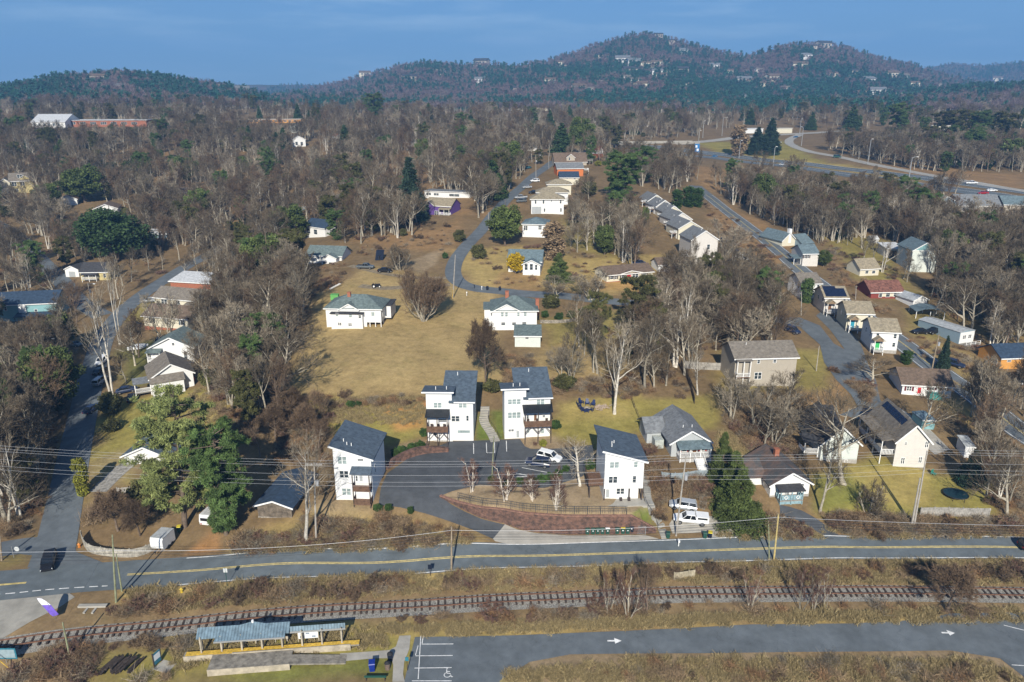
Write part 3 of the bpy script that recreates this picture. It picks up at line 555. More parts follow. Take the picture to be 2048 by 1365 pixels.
def window(parent, x, z, w, h, face='f', off=0.0, n=1, blind=False, shut=None, name='window'):
 k = (round(w, 2), round(h, 2), n, blind, shut)
 if k not in _win:
  t = min(.09, w * .12, h * .12); mb = MB(); e = .035
  mb.box(0, w, -e, .01, 0, t); mb.box(0, w, -e, .01, h - t, h); mb.box(0, t, -e, .01, t, h - t); mb.box(w - t, w, -e, .01, t, h - t)
  for i in range(1, n): xx = w * i / n; mb.box(xx - t * .7, xx + t * .7, -e, .01, t, h - t)
  for i in range(n):
   a = t if i == 0 else w * i / n + t * .7; b = w - t if i == n - 1 else w * (i + 1) / n - t * .7
   mb.box(a, b, -e + .008, .008, h * .5 - t * .3, h * .5 + t * .3)
  if shut:
   for a in (-.45, w + .05): mb.mi = 1; mb.box(a, a + .4, -.03, .01, 0, h)
  f = mb.mesh('window', [TRIM, shut] if shut else [TRIM])
  pn = MB(); pn.box(t * .5, w - t * .5, -.012, .008, t * .5, h - t * .5); _win[k] = (f, pn.mesh('pane', BLND if blind else GLS))
 f, p = _win[k]
 o = obj(name, f, parent); q = obj('pane', p, o)
 if face == 'f': o.location = (x, off, z)
 elif face == 'r': o.location = (off, x, z); o.rotation_euler[2] = R(90)
 elif face == 'l': o.location = (off, x, z); o.rotation_euler[2] = R(-90)
 return o
def door(parent, x, z, w, h, m, off=0.0, glass=False):
 mb = MB(); t = .08; mb.box(x - t, x, off - .04, off + .01, z, z + h + t); mb.box(x + w, x + w + t, off - .04, off + .01, z, z + h + t); mb.box(x, x + w, off - .04, off + .01, z + h, z + h + t)
 d = mb.build('door_frame', TRIM, parent); dd = MB().box(x, x + w, off - .025, off + .008, z, z + h).build('door', m, d)
 return d
def roof_mesh(mb, kind, w, d, h, rise, ov, t=.22):
 a, b = -w / 2 - ov, w / 2 + ov; f, k = -ov, d + ov; s = rise / (d / 2 + 1e-6); sx = rise / (w / 2)
 if kind == 'gx':
  m = d / 2; z0 = h - s * ov
  mb.slab([(a, f, z0 + t), (b, f, z0 + t), (b, m, h + rise + t), (a, m, h + rise + t)], t); mb.slab([(a, m, h + rise + t), (b, m, h + rise + t), (b, k, z0 + t), (a, k, z0 + t)], t)
 elif kind == 'gy':
  z0 = h - sx * ov
  mb.slab([(a, f, z0 + t), (0, f, h + rise + t), (0, k, h + rise + t), (a, k, z0 + t)], t); mb.slab([(0, f, h + rise + t), (b, f, z0 + t), (b, k, z0 + t), (0, k, h + rise + t)], t)
 elif kind == 'hip':
  r = min(w, d) / 2; z0 = h + .02; z1 = h + t
  if w >= d: A, B = (-w / 2 + r, d / 2, h + rise + t), (w / 2 - r, d / 2, h + rise + t)
  else: A, B = (0, r, h + rise + t), (0, d - r, h + rise + t)
  v = [(a, f, z0), (b, f, z0), (b, k, z0), (a, k, z0), (a, f, z1), (b, f, z1), (b, k, z1), (a, k, z1), A, B]
  fs = [(0, 3, 2, 1), (0, 1, 5, 4), (1, 2, 6, 5), (2, 3, 7, 6), (3, 0, 4, 7)]
  fs += [(4, 5, 9, 8), (5, 6, 9), (6, 7, 8, 9), (7, 4, 8)] if w >= d else [(4, 5, 8), (5, 6, 9, 8), (6, 7, 9), (7, 4, 8, 9)]
  mb.add(v, fs)
 elif kind == 'sl':   # high on the left, low on the right
  q = rise / w; mb.slab([(a, f, h + rise + q * ov + t), (b, f, h - q * ov + t), (b, k, h - q * ov + t), (a, k, h + rise + q * ov + t)], t)
 elif kind == 'sr':
  q = rise / w; mb.slab([(a, f, h - q * ov + t), (b, f, h + rise + q * ov + t), (b, k, h + rise + q * ov + t), (a, k, h - q * ov + t)], t)
 elif kind in ('sb', 'sf'):
  q = rise / d; lo, hi = (h - q * ov + t, h + rise + q * ov + t) if kind == 'sb' else (h + rise + q * ov + t, h - q * ov + t)
  mb.slab([(a, f, lo), (b, f, lo), (b, k, hi), (a, k, hi)], t)
 elif kind == 'flat': mb.box(a, b, f, k, h + .01, h + t)
def wall_mesh(mb, kind, w, d, h, rise, fd):
 a, b = -w / 2, w / 2
 if kind == 'gx': mb.prism([(0, -fd), (d, -fd), (d, h), (d / 2, h + rise), (0, h)], a, b, 'x')
 elif kind == 'gy': mb.prism([(a, -fd), (b, -fd), (b, h), (0, h + rise), (a, h)], 0, d, 'y')
 elif kind == 'sl': mb.prism([(a, -fd), (b, -fd), (b, h), (a, h + rise)], 0, d, 'y')
 elif kind == 'sr': mb.prism([(a, -fd), (b, -fd), (b, h + rise), (a, h)], 0, d, 'y')
 elif kind == 'sb': mb.prism([(0, -fd), (d, -fd), (d, h + rise), (0, h)], a, b, 'x')
 elif kind == 'sf': mb.prism([(0, -fd), (d, -fd), (d, h), (0, h + rise)], a, b, 'x')
 else: mb.box(a, b, 0, d, -fd, h)
class House:
 def __init__(s, name, label, q, ve, depth, roof='gx', rise=2.0, wall='white', rm='grey', ov=.4, cat='house', group=None, fd=2.5, base=None, trim=TRIM, h=None, corner=None):
  u0, v0, u1, v1 = q; s.q = q; s.ve = ve
  P0, P1 = at(u0, v0), at(u1, v1); s.w = math.hypot(P1.x - P0.x, P1.y - P0.y); rz = math.atan2(P1.y - P0.y, P1.x - P0.x)
  M = (P0 + P1) / 2; M.z = min(P0.z, P1.z); s.P = M; s.d = depth; s.h = h or height(P0 if abs(v0 - v1) > 6 else M, ve)
  s.rise = rise; s.kind = roof; s.root = thing(name, label, cat, M, rz, group); s.rz = rz
  mb = MB(); wall_mesh(mb, roof, s.w, depth, s.h, rise, fd if not base else 0)
  s.wall = mb.build('wall', W[wall], s.root)
  if base: MB().box(-s.w / 2 + .03, s.w / 2 - .03, .03, depth - .03, -fd, base[1]).build('foundation', base[0], s.root) if base[1] <= 0 else MB().box(-s.w / 2 - .03, s.w / 2 + .03, -.03, depth + .03, -fd, base[1]).build('foundation', base[0], s.root)
  mb = MB(); roof_mesh(mb, roof, s.w, depth, s.h, rise, ov); s.roof = mb.build('roof', RF[rm], s.root)
  if trim and ov > .15: s.fascia(ov, trim)
 def fascia(s, ov, m):
  a, b = -s.w / 2 - ov, s.w / 2 + ov; y = -ov - .03; mb = MB(); w, d, h, rise = s.w, s.d, s.h, s.rise
  if s.kind == 'gy':
   z0 = h - rise / (w / 2) * ov
   mb.beam((a, y, z0 + .06), (0, y, h + rise + .06), .06, .26); mb.beam((0, y, h + rise + .06), (b, y, z0 + .06), .06, .26)
  elif s.kind == 'gx': mb.box(a, b, y - .03, y + .02, h - rise / (d / 2) * ov - .06, h - rise / (d / 2) * ov + .2)
  elif s.kind in ('hip', 'flat'): mb.box(a, b, y - .03, y + .02, h - .06, h + .18)
  elif s.kind == 'sl': mb.beam((a, y, h + rise + rise / w * ov + .08), (b, y, h - rise / w * ov + .08), .06, .3)
  elif s.kind == 'sr': mb.beam((a, y, h - rise / w * ov + .08), (b, y, h + rise + rise / w * ov + .08), .06, .3)
  elif s.kind == 'sb': mb.box(a, b, y - .03, y + .02, h - rise / d * ov - .06, h - rise / d * ov + .2)
  elif s.kind == 'sf': mb.box(a, b, y - .03, y + .02, h + rise + rise / d * ov - .06, h + rise + rise / d * ov + .2)
  if mb.v: mb.build('fascia', m, s.root)
 def lx(s, u): return (u - s.q[0]) / (s.q[2] - s.q[0]) * s.w - s.w / 2
 def lz(s, u, v):
  t = (u - s.q[0]) / (s.q[2] - s.q[0]); vb = s.q[1] + (s.q[3] - s.q[1]) * t; vt = s.ve + (s.q[3] - s.q[1]) * t
  return (vb - v) / (vb - vt) * s.h
 def win(s, *rects, n=1, blind=False, shut=None, off=0.0):
  for r in rects:
   x0, x1 = s.lx(r[0]), s.lx(r[2]); z1, z0 = s.lz(r[0], r[1]), s.lz(r[0], r[3])
   window(s.root, x0, z0, max(.35, x1 - x0), max(.35, z1 - z0), 'f', off, n, blind, shut)
  return s
 def door(s, r, m='white', off=0.0):
  x0, x1 = s.lx(r[0]), s.lx(r[2]); door(s.root, x0, s.lz(r[0], r[3]), x1 - x0, s.lz(r[0], r[1]) - s.lz(r[0], r[3]), DOORS[m], off); return s
 def side(s, face, ys, z, w=.9, h=1.3, n=1, blind=False):
  for y in ys: window(s.root, y, z, w, h, face, s.w / 2 if face == 'r' else -s.w / 2, n, blind)
  return s
 def chimney(s, x, y, top, w=.8, m=BRK):
  c_ = MB(); c_.box(x - w / 2, x + w / 2, y - w / 2, y + w / 2, s.h * .5, top); c_.box(x - w / 2 - .06, x + w / 2 + .06, y - w / 2 - .06, y + w / 2 + .06, top, top + .12); c_.build('chimney', m, s.roof); return s
 def vents(s, n=2, seed=1):
  r = random.Random(seed);
  for i in range(n):
   x = r.uniform(-.35, .35) * s.w; y = s.d * r.uniform(.15, .42); z = s.zroof(x, y)
   MB().tube([(x, y, z - .1), (x, y, z + .55)], .07, 6).build('vent_pipe', TRIM, s.roof)
  return s
 def zroof(s, x, y):
  k = s.kind
  if k == 'gx': return s.h + s.rise * (1 - abs(y - s.d / 2) / (s.d / 2)) + .2
  if k == 'gy': return s.h + s.rise * (1 - abs(x) / (s.w / 2)) + .2
  if k == 'sl': return s.h + s.rise * (.5 - x / s.w) + .2
  if k == 'sr': return s.h + s.rise * (.5 + x / s.w) + .2
  if k == 'sb': return s.h + s.rise * y / s.d + .2
  return s.h + s.rise * .5
 def porch(s, x0, x1, depth, zf, zr, posts=3, rail=True, rm='dark', pm=TRIM, fm=GREYD, drop=.5, railm=None, y=0.0, roof=True, slats=True, gable=0, gm='white', skirt=None):
  r = s.root; fl = MB().box(x0, x1, y - depth, y - .003, zf - .2, zf).build('porch_floor', fm, r); railm = railm or pm
  for i in range(posts):
   x = x0 + .09 + (x1 - x0 - .18) * i / max(1, posts - 1); zt = zr - drop if not gable else zr
   MB().box(x - .08, x + .08, y - depth + .02, y - depth + .18, -1.5 if zf > .4 else zf - .1, zt if roof else zf + .95).build('post', pm, r)
  if skirt: MB().box(x0 + .05, x1 - .05, y - depth + .2, y - .01, -1.5, zf - .21).build('porch_skirt', skirt, r)
  if rail:
   mb = MB()
   for (a, b) in (((x0, y - depth + .06), (x1, y - depth + .06)), ((x0 + .05, y - depth + .1), (x0 + .05, y - .02)), ((x1 - .05, y - depth + .1), (x1 - .05, y - .02))):
    mb.beam((*a, zf + .95), (*b, zf + .95), .08, .08); mb.beam((*a, zf + .12), (*b, zf + .12), .06, .06)
    L_ = math.hypot(b[0] - a[0], b[1] - a[1]); n = int(L_ / (.16 if slats is True else slats))
    for i in range(1, n): mb.beam((a[0] + (b[0] - a[0]) * i / n, a[1] + (b[1] - a[1]) * i / n, zf + .12), (a[0] + (b[0] - a[0]) * i / n, a[1] + (b[1] - a[1]) * i / n, zf + .95), .05 if slats is True else slats * .9, .03)
   mb.build('railing', railm, r)
  if roof:
   mb = MB(); o = .25
   if gable:
    m = (x0 + x1) / 2; f = y - depth - o
    mb.slab([(x0 - o, f, zr + .15), (m, f, zr + gable + .15), (m, y, zr + gable + .15), (x0 - o, y, zr + .15)], .15); mb.slab([(m, f, zr + gable + .15), (x1 + o, f, zr + .15), (x1 + o, y, zr + .15), (m, y, zr + gable + .15)], .15)
    MB().prism([(x0, zr), (x1, zr), (m, zr + gable)], y - depth + .03, y - depth + .15).build('porch_gable', W[gm], r)
   else: mb.slab([(x0 - o, y - depth - o, zr - drop + .15), (x1 + o, y - depth - o, zr - drop + .15), (x1 + o, y, zr + .15), (x0 - o, y, zr + .15)], .15)
   mb.build('porch_roof', RF[rm], r)
  return s
 def steps(s, x0, x1, y0, ztop, n=7, tread=.3, m=TRIM):
  mb = MB(); rise = (ztop + .3) / n
  for i in range(n): mb.box(x0, x1, y0 - (i + 1) * tread, y0 - i * tread, ztop - (i + 1) * rise - .15, ztop - (i + 1) * rise + .0)
  for x in (x0, x1): mb.beam((x, y0, ztop + .9), (x, y0 - n * tread, ztop - n * rise + .9), .06, .06); mb.beam((x, y0 - n * tread + .05, ztop - n * rise - .3), (x, y0 - n * tread + .05, ztop - n * rise + .9), .08, .08); mb.beam((x, y0, ztop - .1), (x, y0 - n * tread, ztop - n * rise - .05), .06, .25)
  mb.build('steps', m, s.root); return s
 def wing(s, x0, x1, y0, y1, h, roof='gy', rise=1.2, wall='white', rm='grey', ov=.3, fd=2.5, z0=None, name='wing_wall', rname='wing_roof'):
  mb = MB(); w = x1 - x0; d = y1 - y0; cx = (x0 + x1) / 2; wall_mesh(mb, roof, w, d, h, rise, fd if z0 is None else -z0)
  mb.v = [(a + cx, b + y0, c_) for a, b, c_ in mb.v]; mb.build(name, W[wall], s.root)
  mb = MB(); roof_mesh(mb, roof, w, d, h, rise, ov); mb.v = [(a + cx, b + y0, c_) for a, b, c_ in mb.v]; return_ = mb.build(rname, RF[rm], s.root)
  if roof == 'gy':
   z = h - rise / (w / 2) * ov; mb = MB(); mb.beam((cx - w / 2 - ov, y0 - ov - .03, z + .05), (cx, y0 - ov - .03, h + rise + .05), .06, .22); mb.beam((cx, y0 - ov - .03, h + rise + .05), (cx + w / 2 + ov, y0 - ov - .03, z + .05), .06, .22); mb.build('bargeboard', TRIM, s.root)
  return s
 def box(s, name, m, *q): MB().box(*q).build(name, m, s.root); return s
# ---------------------------------------------------------------- the four white tower houses
H = House('tower_house', 'white three storey house with slanted slate roof left of the drive', (673, 1000, 747, 1003), 914 - 2, 9.6, 'sl', 1.0, 'white', 'slate', .55)
k = H.w / 74.0
def tower_fix(H, hl, hr, kind):
 for o in list(H.root.children):
  if o.name.split('.')[0] in ('wall', 'roof', 'fascia'):
   for c_ in list(o.children): bpy.data.objects.remove(c_)
   bpy.data.objects.remove(o)
 H.h = min(hl, hr); H.rise = abs(hl - hr); H.kind = kind
 mb = MB(); wall_mesh(mb, kind, H.w, H.d, H.h, H.rise, 2.5); H.wall = mb.build('wall', W['white'], H.root)
 mb = MB(); roof_mesh(mb, kind, H.w, H.d, H.h, H.rise, .55); H.roof = mb.build('roof', RF['slate'], H.root); H.fascia(.55, TRIM)
P0, P1 = at(673, 1000), at(747, 1003); hl, hr = height(P0, 893), height(P1, 918)
tower_fix(H, hl, hr, 'sl'); H.vents(3, 4)
def tw(H, f, rects, n=2, blind=True, vb=None, vt=None):
 for r in rects: H.win(f(*r), n=n, blind=blind)
H.q = (673, 1000, 747, 1003); H.ve = 893; H.h_, H.h = H.h, hl
tw(H, cT, [(187, 870, 273, 943), (205, 1160, 291, 1228)]); tw(H, cT, [(195, 1000, 280, 1068)], blind=False); tw(H, cT, [(367, 897, 422, 917)], n=1, blind=False)
xa, xb = H.lx(cT(325, 0)[0]), H.w / 2 - .05
zf1, zr1 = H.lz(720, cT(0, 1118)[1]), H.lz(720, cT(0, 985)[1])
H.door(cT(375, 1035, 402, 1100), 'grey'); H.win(cT(340, 1050, 358, 1100), n=1)
H.porch(xa, xb, 1.5, H.lz(720, cT(0, 1178)[1]) + .65, zr1 + .3, 2, True, 'slate', DKTRIM, WOODD, .6, WOODD, slats=.18)
H.porch(xa, xb, 1.5, .25, 0, 2, True, 'slate', DKTRIM, WOODD, .6, WOODD, roof=False, slats=.18)
H.box('garage_door', DOORS['white'], H.lx(cT(358, 0)[0]), H.lx(cT(464, 0)[0]), -.03, .0, .35, H.lz(700, cT(0, 1185)[1]))
H.side('r', (2.0,), 4.2, .7, 1.6); H.side('r', (5.5,), 7.2, .5, .9)
def gable_tower(label, base, vw, vbay, bay_left, f, split, door_spec):
 """twin shed house: a tall bay with the roof falling back beside a lower bay with the roof falling to the front"""
 u0, v0, u1, v1 = base
 P0, P1 = at(u0, v0), at(u1, v1); w = P1.x - P0.x; M = (P0 + P1) / 2; M.z = min(P0.z, P1.z)
 root = thing('tower_house', label, 'house', M, math.atan2(P1.y - P0.y, P1.x - P0.x)); hb, hw = height(M, vbay), height(M, vw); xs = (split - u0) / (u1 - u0) * w - w / 2; d = 8.6
 mb = MB(); mb.prism([(0, -2.5), (5.2, -2.5), (5.2, hb - .75), (0, hb)], -w / 2, xs + .5, 'x'); mb.prism([(.25, -2.5), (d, -2.5), (d, hw + 2.6), (.25, hw)], xs + .5, w / 2, 'x'); mb.build('wall', W['white'], root)
 rf = MB(); q = 2.6 / d; rf.slab([(xs - .1, -.45, hw - q * .7 + .22), (w / 2 + .45, -.45, hw - q * .7 + .22), (w / 2 + .45, d + .5, hw + 2.6 + q * .5 + .22), (xs - 1.6, d + .5, hw + 2.6 + q * .5 + .22), (xs - 1.6, 2.4, hw + q * 2.4 + .2), (xs - .1, 2.4, hw + q * 2.4 + .2)], .2)
 ro = rf.build('roof', RF['slate'], root)
 rb = MB(); rb.slab([(-w / 2 - .75, -.75, hb + .32), (xs + 1.0, -.75, hb + .32), (xs + 1.0, 4.6, hb - .42), (-w / 2 - .75, 4.6, hb - .42)], .22); rb.build('bay_roof', RF['slate'], root)
 MB().box(-w / 2 - .75, xs + 1.0, -.81, -.752, hb + .06, hb + .34).build('fascia', TRIM, root); MB().box(xs + .9, w / 2 + .45, -.51, -.452, hw - .2, hw + .06).build('fascia', TRIM, root)
 for x, y in ((-w * .3, 1.2), (xs - .6, 1.4)): MB().tube([(x, y, hb), (x, y, hb + .7)], .07, 6).build('vent_pipe', TRIM, ro)
 MB().tube([(1, d - 1, hw + 2), (1, d - 1, hw + 3.2)], .07, 6).build('vent_pipe', TRIM, ro)
 class K(House):
  def __init__(s): s.q = base; s.ve = vbay; s.h = hb; s.w = w; s.root = root; s.d = d
 return K(), xs, hb, hw
K, xs, hb, hw = gable_tower('white tower house left of the concrete steps with deck under black roof', (855, 882.5, 947, 883.5), cT(0, 378)[1], cT(0, 296)[1], True, cT, cT(1186, 0)[0], None)
tw(K, cT, [(1043, 386, 1120, 438), (1268, 386, 1344, 438)]); tw(K, cT, [(1200, 507, 1276, 560)], blind=False); tw(K, cT, [(1334, 505, 1358, 555)], n=1, blind=False); tw(K, cT, [(1085, 535, 1160, 565), (1035, 650, 1070, 690)], n=1, blind=False)
K.box('garage_vent', BLND, K.lx(cT(1255, 0)[0]), K.lx(cT(1365, 0)[0]), .22, .245, K.lz(915, cT(0, 668)[1]), K.lz(915, cT(0, 645)[1]))
def deck(K, f, xl, xr, roof_t, roof_b, dk_t, dk_b, posts):
 x0, x1 = K.lx(f(xl, 0)[0]), K.lx(f(xr, 0)[0]); zf = K.lz(K.q[0], f(0, dk_b)[1]) + 1.05; zt = K.lz(K.q[0], f(0, roof_t)[1])
 K.porch(x0, x1, 2.3, zf, zt - .1, posts, False, 'black', DKTRIM, WOODD, .6)
 mb = MB()
 for a, b in (((x0, -2.3), (x1, -2.3)), ((x0, -2.3), (x0, 0)), ((x1, -2.3), (x1, 0))):
  for k_ in range(6): mb.beam((*a, zf + .05 + .19 * k_), (*b, zf + .05 + .19 * k_), .05, .15)
 mb.build('railing', WOODD, K.root)
 br = MB()
 for i in range(posts):
  x = x0 + .09 + (x1 - x0 - .18) * i / (posts - 1)
  for s_ in (-1, 1):
   if x0 < x + s_ * 1.1 < x1: br.beam((x, -2.2, zf - 1.5), (x + s_ * 1.0, -2.2, zf - .25), .12, .12)
 br.build('brace', DKTRIM, K.root)
 for i, x in enumerate(np.linspace(x0 + .8, x1 - .8, 3)): MB().box(x - .25, x + .25, -1.3, -.8, zf + .01, zf + .5).box(x - .25, x + .25, -.85, -.8, zf + .5, zf + .95).build('porch_chair', DKTRIM, K.root)
deck(K, cT, 990, 1178, 448, 525, 590, 650, 3)
K, xs, hb, hw = gable_tower('white tower house right of the concrete steps with wide deck and grey front door', (1009, 878.5, 1100, 874), cU(0, 345)[1], cU(0, 262)[1], True, cU, cU(303, 0)[0], None)
tw(K, cU, [(160, 350, 280, 402), (160, 470, 280, 530)], n=3); tw(K, cU, [(418, 346, 494, 398)]); tw(K, cU, [(325, 622, 362, 664), (460, 620, 496, 664)], n=1); tw(K, cU, [(165, 628, 218, 652)], n=2, blind=False); tw(K, cU, [(330, 495, 352, 530), (475, 492, 500, 512)], n=1, blind=False)
K.door(cU(240, 640, 264, 705), 'grey'); K.door(cU(400, 492, 424, 550), 'brown', .24); deck(K, cU, 303, 545, 410, 480, 548, 610, 3)
base = (1207, 1001, 1284, 1001); P0, P1 = at(1207, 1001), at(1284, 1001); hl, hr = height(P0, 902), height(P1, 922)
H = House('tower_house', 'white tower house at the right with overhanging upper floors above a patio', base, 902, 9.4, 'sl', 1, 'white', 'slate', .55)
for o in list(H.root.children): bpy.data.objects.remove(o)
w = H.w; zo = height((P0 + P1) / 2, 977) ; H.h = hl
mb = MB(); mb.prism([(-w / 2, zo), (w / 2, zo), (w / 2, hr), (-w / 2, hl)], 0, H.d, 'y'); mb.box(-w / 2, w / 2 - .6, .6, H.d - .01, -2.5, zo - .003); mb.build('wall', W['white'], H.root)
H.kind = 'sl'; H.rise = hl - hr; mb = MB(); roof_mesh(mb, 'sl', w, H.d, hr, H.rise, .6); H.roof = mb.build('roof', RF['slate'], H.root); H.h = hr; H.fascia(.6, TRIM); H.vents(3, 8); H.h = hl
tw(H, cU, [(1073, 920, 1160, 980)]); tw(H, cU, [(1288, 920, 1328, 977)], n=1); tw(H, cU, [(1068, 1052, 1152, 1117)], blind=False); tw(H, cU, [(1284, 1050, 1321, 1116)], n=1, blind=False)
H.win(cU(1150, 1178, 1226, 1236), n=2, off=.6); H.door(cU(1058, 1188, 1088, 1262), 'grey', .6)
for x in (-w / 2 + .1, w * .16, w / 2 - .12): MB().box(x - .1, x + .1, .02, .22, -1, zo - .004).build('post', DKTRIM, H.root)
MB().box(-w / 2 - .3, w / 2 + .6, -1.8, .59, -1.5, .04).build('patio', M_conc, H.root)
zd = H.lz(1207, cU(0, 1150)[1]); mb = MB(); mb.box(-w / 2 - 2.5, -w / 2 - .01, 1.0, 5.5, zd - .25, zd); mb.build('deck', WOODD, H.root)
mb = MB()
for a, b in (((-w / 2 - 2.5, 1.0), (-w / 2, 1.0)), ((-w / 2 - 2.5, 1.0), (-w / 2 - 2.5, 5.5))):
 for k_ in range(6): mb.beam((*a, zd + .08 + .18 * k_), (*b, zd + .08 + .18 * k_), .05, .14)
mb.build('railing', WOODD, H.root)
for y in (1.1, 5.4): MB().box(-w / 2 - 2.4, -w / 2 - 2.2, y - .1, y + .1, -1.5, zd - .26).build('post', DKTRIM, H.root)
for x in (-.4, 1.0): MB().box(x - .22, x + .22, -.7, -.3, .3, .36).box(x - .22, x + .22, -.34, -.3, .36, .85).build('patio_chair', DKTRIM, H.root)
# ---------------------------------------------------------------- houses round the meadow
H = House('farmhouse', 'long white house on stilts with green hip roof on the meadow', cX(145, 405, 612, 405), cX(0, 250)[1], 9.5, 'hip', 2.6, 'white', 'green', .5, fd=1.0)
bpy.data.objects.remove(H.wall); x2 = H.lx(cX(488, 0)[0]); zt = H.lz(750, cX(0, 358)[1]); mb = MB(); mb.box(-H.w / 2, x2, 0, H.d, -2, H.h); mb.box(x2 + .002, H.w / 2, 0, H.d, zt, H.h); H.wall = mb.build('wall', W['white'], H.root)
for x in np.linspace(x2 + .8, H.w / 2 - .15, 3):
 for y in (.15, 3, 6, 9.2): MB().box(x - .09, x + .09, y - .09, y + .09, -2, zt - .003).build('stilt', TRIM, H.root)
H.wing(H.lx(cX(200, 0)[0]), H.lx(cX(465, 0)[0]), -1.5, -.003, H.lz(700, cX(0, 268)[1]) - .4, 'flat', 0, 'white', 'dark', .25, fd=1.5)
H.wing(H.lx(cX(262, 0)[0]), H.lx(cX(425, 0)[0]), -.3, 4.5, H.h - .1, 'gy', 1.5, 'white', 'green', .3, z0=H.h - .6, name='dormer_wall', rname='dormer_roof')
H.wing(H.lx(cX(480, 0)[0]), H.w / 2 + 1.6, 4.5, 10.5, H.h - .2, 'flat', 0, 'white', 'dark', .3, z0=zt, name='sunroom_wall', rname='sunroom_roof')
for r in ((240, 272, 268, 300), (352, 276, 382, 308), (432, 284, 458, 312), (528, 270, 560, 306), (255, 348, 287, 376), (342, 352, 374, 380)): H.win(cX(*r), n=2 if r[1] > 320 else 1, off=-1.5 if r[0] < 470 else 0, blind=r[0] in (240, 352, 528))
H.side('r', (1.5,), zt + 1.0, 1.0, 1.4); H.chimney(-H.w * .13, 4, H.h + 3.4, .8, BRK)
H = House('two_storey_house', 'white two storey house with teal roof and two brick chimneys at meadow edge', cX(1555, 428, 1935, 424), cX(0, 268)[1], 10.5, 'hip', 2.6, 'white', 'green', .5)
H.wing(H.lx(cX(1555, 0)[0]), H.lx(cX(1800, 0)[0]), -.25, 5, H.h - .05, 'gy', 1.9, 'white', 'green', .3); H.wing(-H.w / 2 - 2.0, -H.w / 2 - .003, 2.5, 9, H.h * .97, 'flat', 0, 'white', 'green', .3)
for r in ((1628, 272, 1655, 312), (1663, 272, 1690, 312), (1765, 272, 1790, 310), (1822, 272, 1850, 310), (1630, 358, 1668, 386), (1722, 358, 1760, 386), (1808, 358, 1848, 384)): H.win(cX(*r), blind=r[1] < 300, off=-.25 if r[0] < 1790 else 0)
H.chimney(-1.8, 5.5, H.h + 3.9, .9).chimney(H.w / 2 + .35, 4.5, H.h + 2.0, .9)
H = House('garden_shed', 'pale shed with dark green roof below the white two storey house', cX(1748, 572, 1966, 576), cX(0, 482)[1], 5.5, 'sb', 1.0, 'palegreen', 'green', .3, 'shed'); H.win(cX(1835, 488, 1868, 508))
H = House('cottage', 'small white cottage with grey roof behind the yellow bush', cE(985, 305, 1175, 312), cE(0, 240)[1], 9, 'gx', 2.6, 'white', 'bluegrey', .5)
H.wing(-H.w * .02, H.w * .5, -2.6, -.003, H.h * .86, 'gy', 1.3, 'white', 'bluegrey', .4, name='porch_wall', rname='porch_roof'); H.win(cE(1085, 250, 1105, 285), cE(1115, 250, 1135, 285), cE(1145, 255, 1160, 285), off=-2.6); H.win(cE(1000, 250, 1020, 280))
H = House('white_house', 'white house with grey hip roof next to the dark cedar', cE(1068, 100, 1205, 105), cE(0, 28)[1], 10, 'hip', 1.8, 'white', 'bluegrey', .5); H.win(cE(1075, 35, 1098, 62), cE(1160, 35, 1180, 60), n=2)
H = House('ranch_house', 'long beige ranch house with bright red door and brown roof', cE(1560, 368, 1828, 350), cE(0, 318)[1], 8.5, 'gx', 1.7, 'cream', 'brown', .5, base=(BRK, .5))
zr = cE(1678, 308, 1700, 342)
H.win(cE(1578, 322, 1602, 344), cE(1606, 322, 1618, 344), cE(1768, 306, 1790, 328), shut=DKTRIM); H.win(cE(1706, 312, 1742, 336), n=2, off=-.12); H.door(cE(1676, 310, 1698, 346), 'red', -.12)
H.wing(H.lx(cE(1640, 0)[0]), H.lx(cE(1760, 0)[0]), -.12, 4, H.h - .02, 'gy', .75, 'cream', 'brown', .3); H.side('l', (3, 6), 1.2)
H.win(cE(1642, 318, 1664, 342), off=-.12, shut=DKTRIM); H.box('door_step', GREYD, H.lx(cE(1668, 0)[0]), H.lx(cE(1740, 0)[0]), -2.2, -.13, .3, .5)
H.steps(H.lx(cE(1700, 0)[0]), H.lx(cE(1735, 0)[0]), -2.2, .4, 3, .3, GREYD)
H = House('garden_shed', 'small white shed with pale metal roof beside the woods', cE(1722, 582, 1828, 584), cE(0, 545)[1], 4.0, 'sb', 1.0, 'tan', 'white', .35, 'shed')
H = House('garage', 'pale outbuilding behind the right end of the beige ranch house', cE(1862, 306, 1924, 306), cE(0, 262)[1], 6, 'gx', 1.6, 'white', 'brown', .4, 'garage')
# ---------------------------------------------------------------- row up the curved road
H = House('terraced_house', 'nearest of three tan roofed white houses beside the upper road', cP(500, 1112, 1022, 1120), cP(0, 880)[1], 8, 'hip', 2.2, 'white', 'tan', .6)
H.win(cP(555, 890, 585, 948), cP(680, 890, 712, 948), cP(812, 890, 832, 918), cP(955, 892, 985, 950), cP(700, 1018, 728, 1075), cP(962, 1018, 992, 1078), blind=False); H.box('garage_door', DOORS['grey'], H.lx(cP(512, 0)[0]), H.lx(cP(662, 0)[0]), -.03, 0, .3, H.lz(1070, cP(0, 992)[1])); H.vents(1, 2)
H = House('terraced_house', 'middle one of three tan roofed white houses beside the upper road', cP(590, 960, 1092, 965), cP(0, 772)[1], 8, 'hip', 2.0, 'white', 'tan', .6); H.vents(1, 3)
H.porch(H.w / 2 - 1, H.w / 2 + 3.2, 3, 3.0, 6, 2, True, 'dark', WOODD, WOODD, roof=False, y=3)
H = House('terraced_house', 'farthest of three tan roofed white houses beside the upper road', cP(760, 800, 1140, 805), cP(0, 640)[1], 8, 'hip', 2.0, 'cream', 'tan', .6)
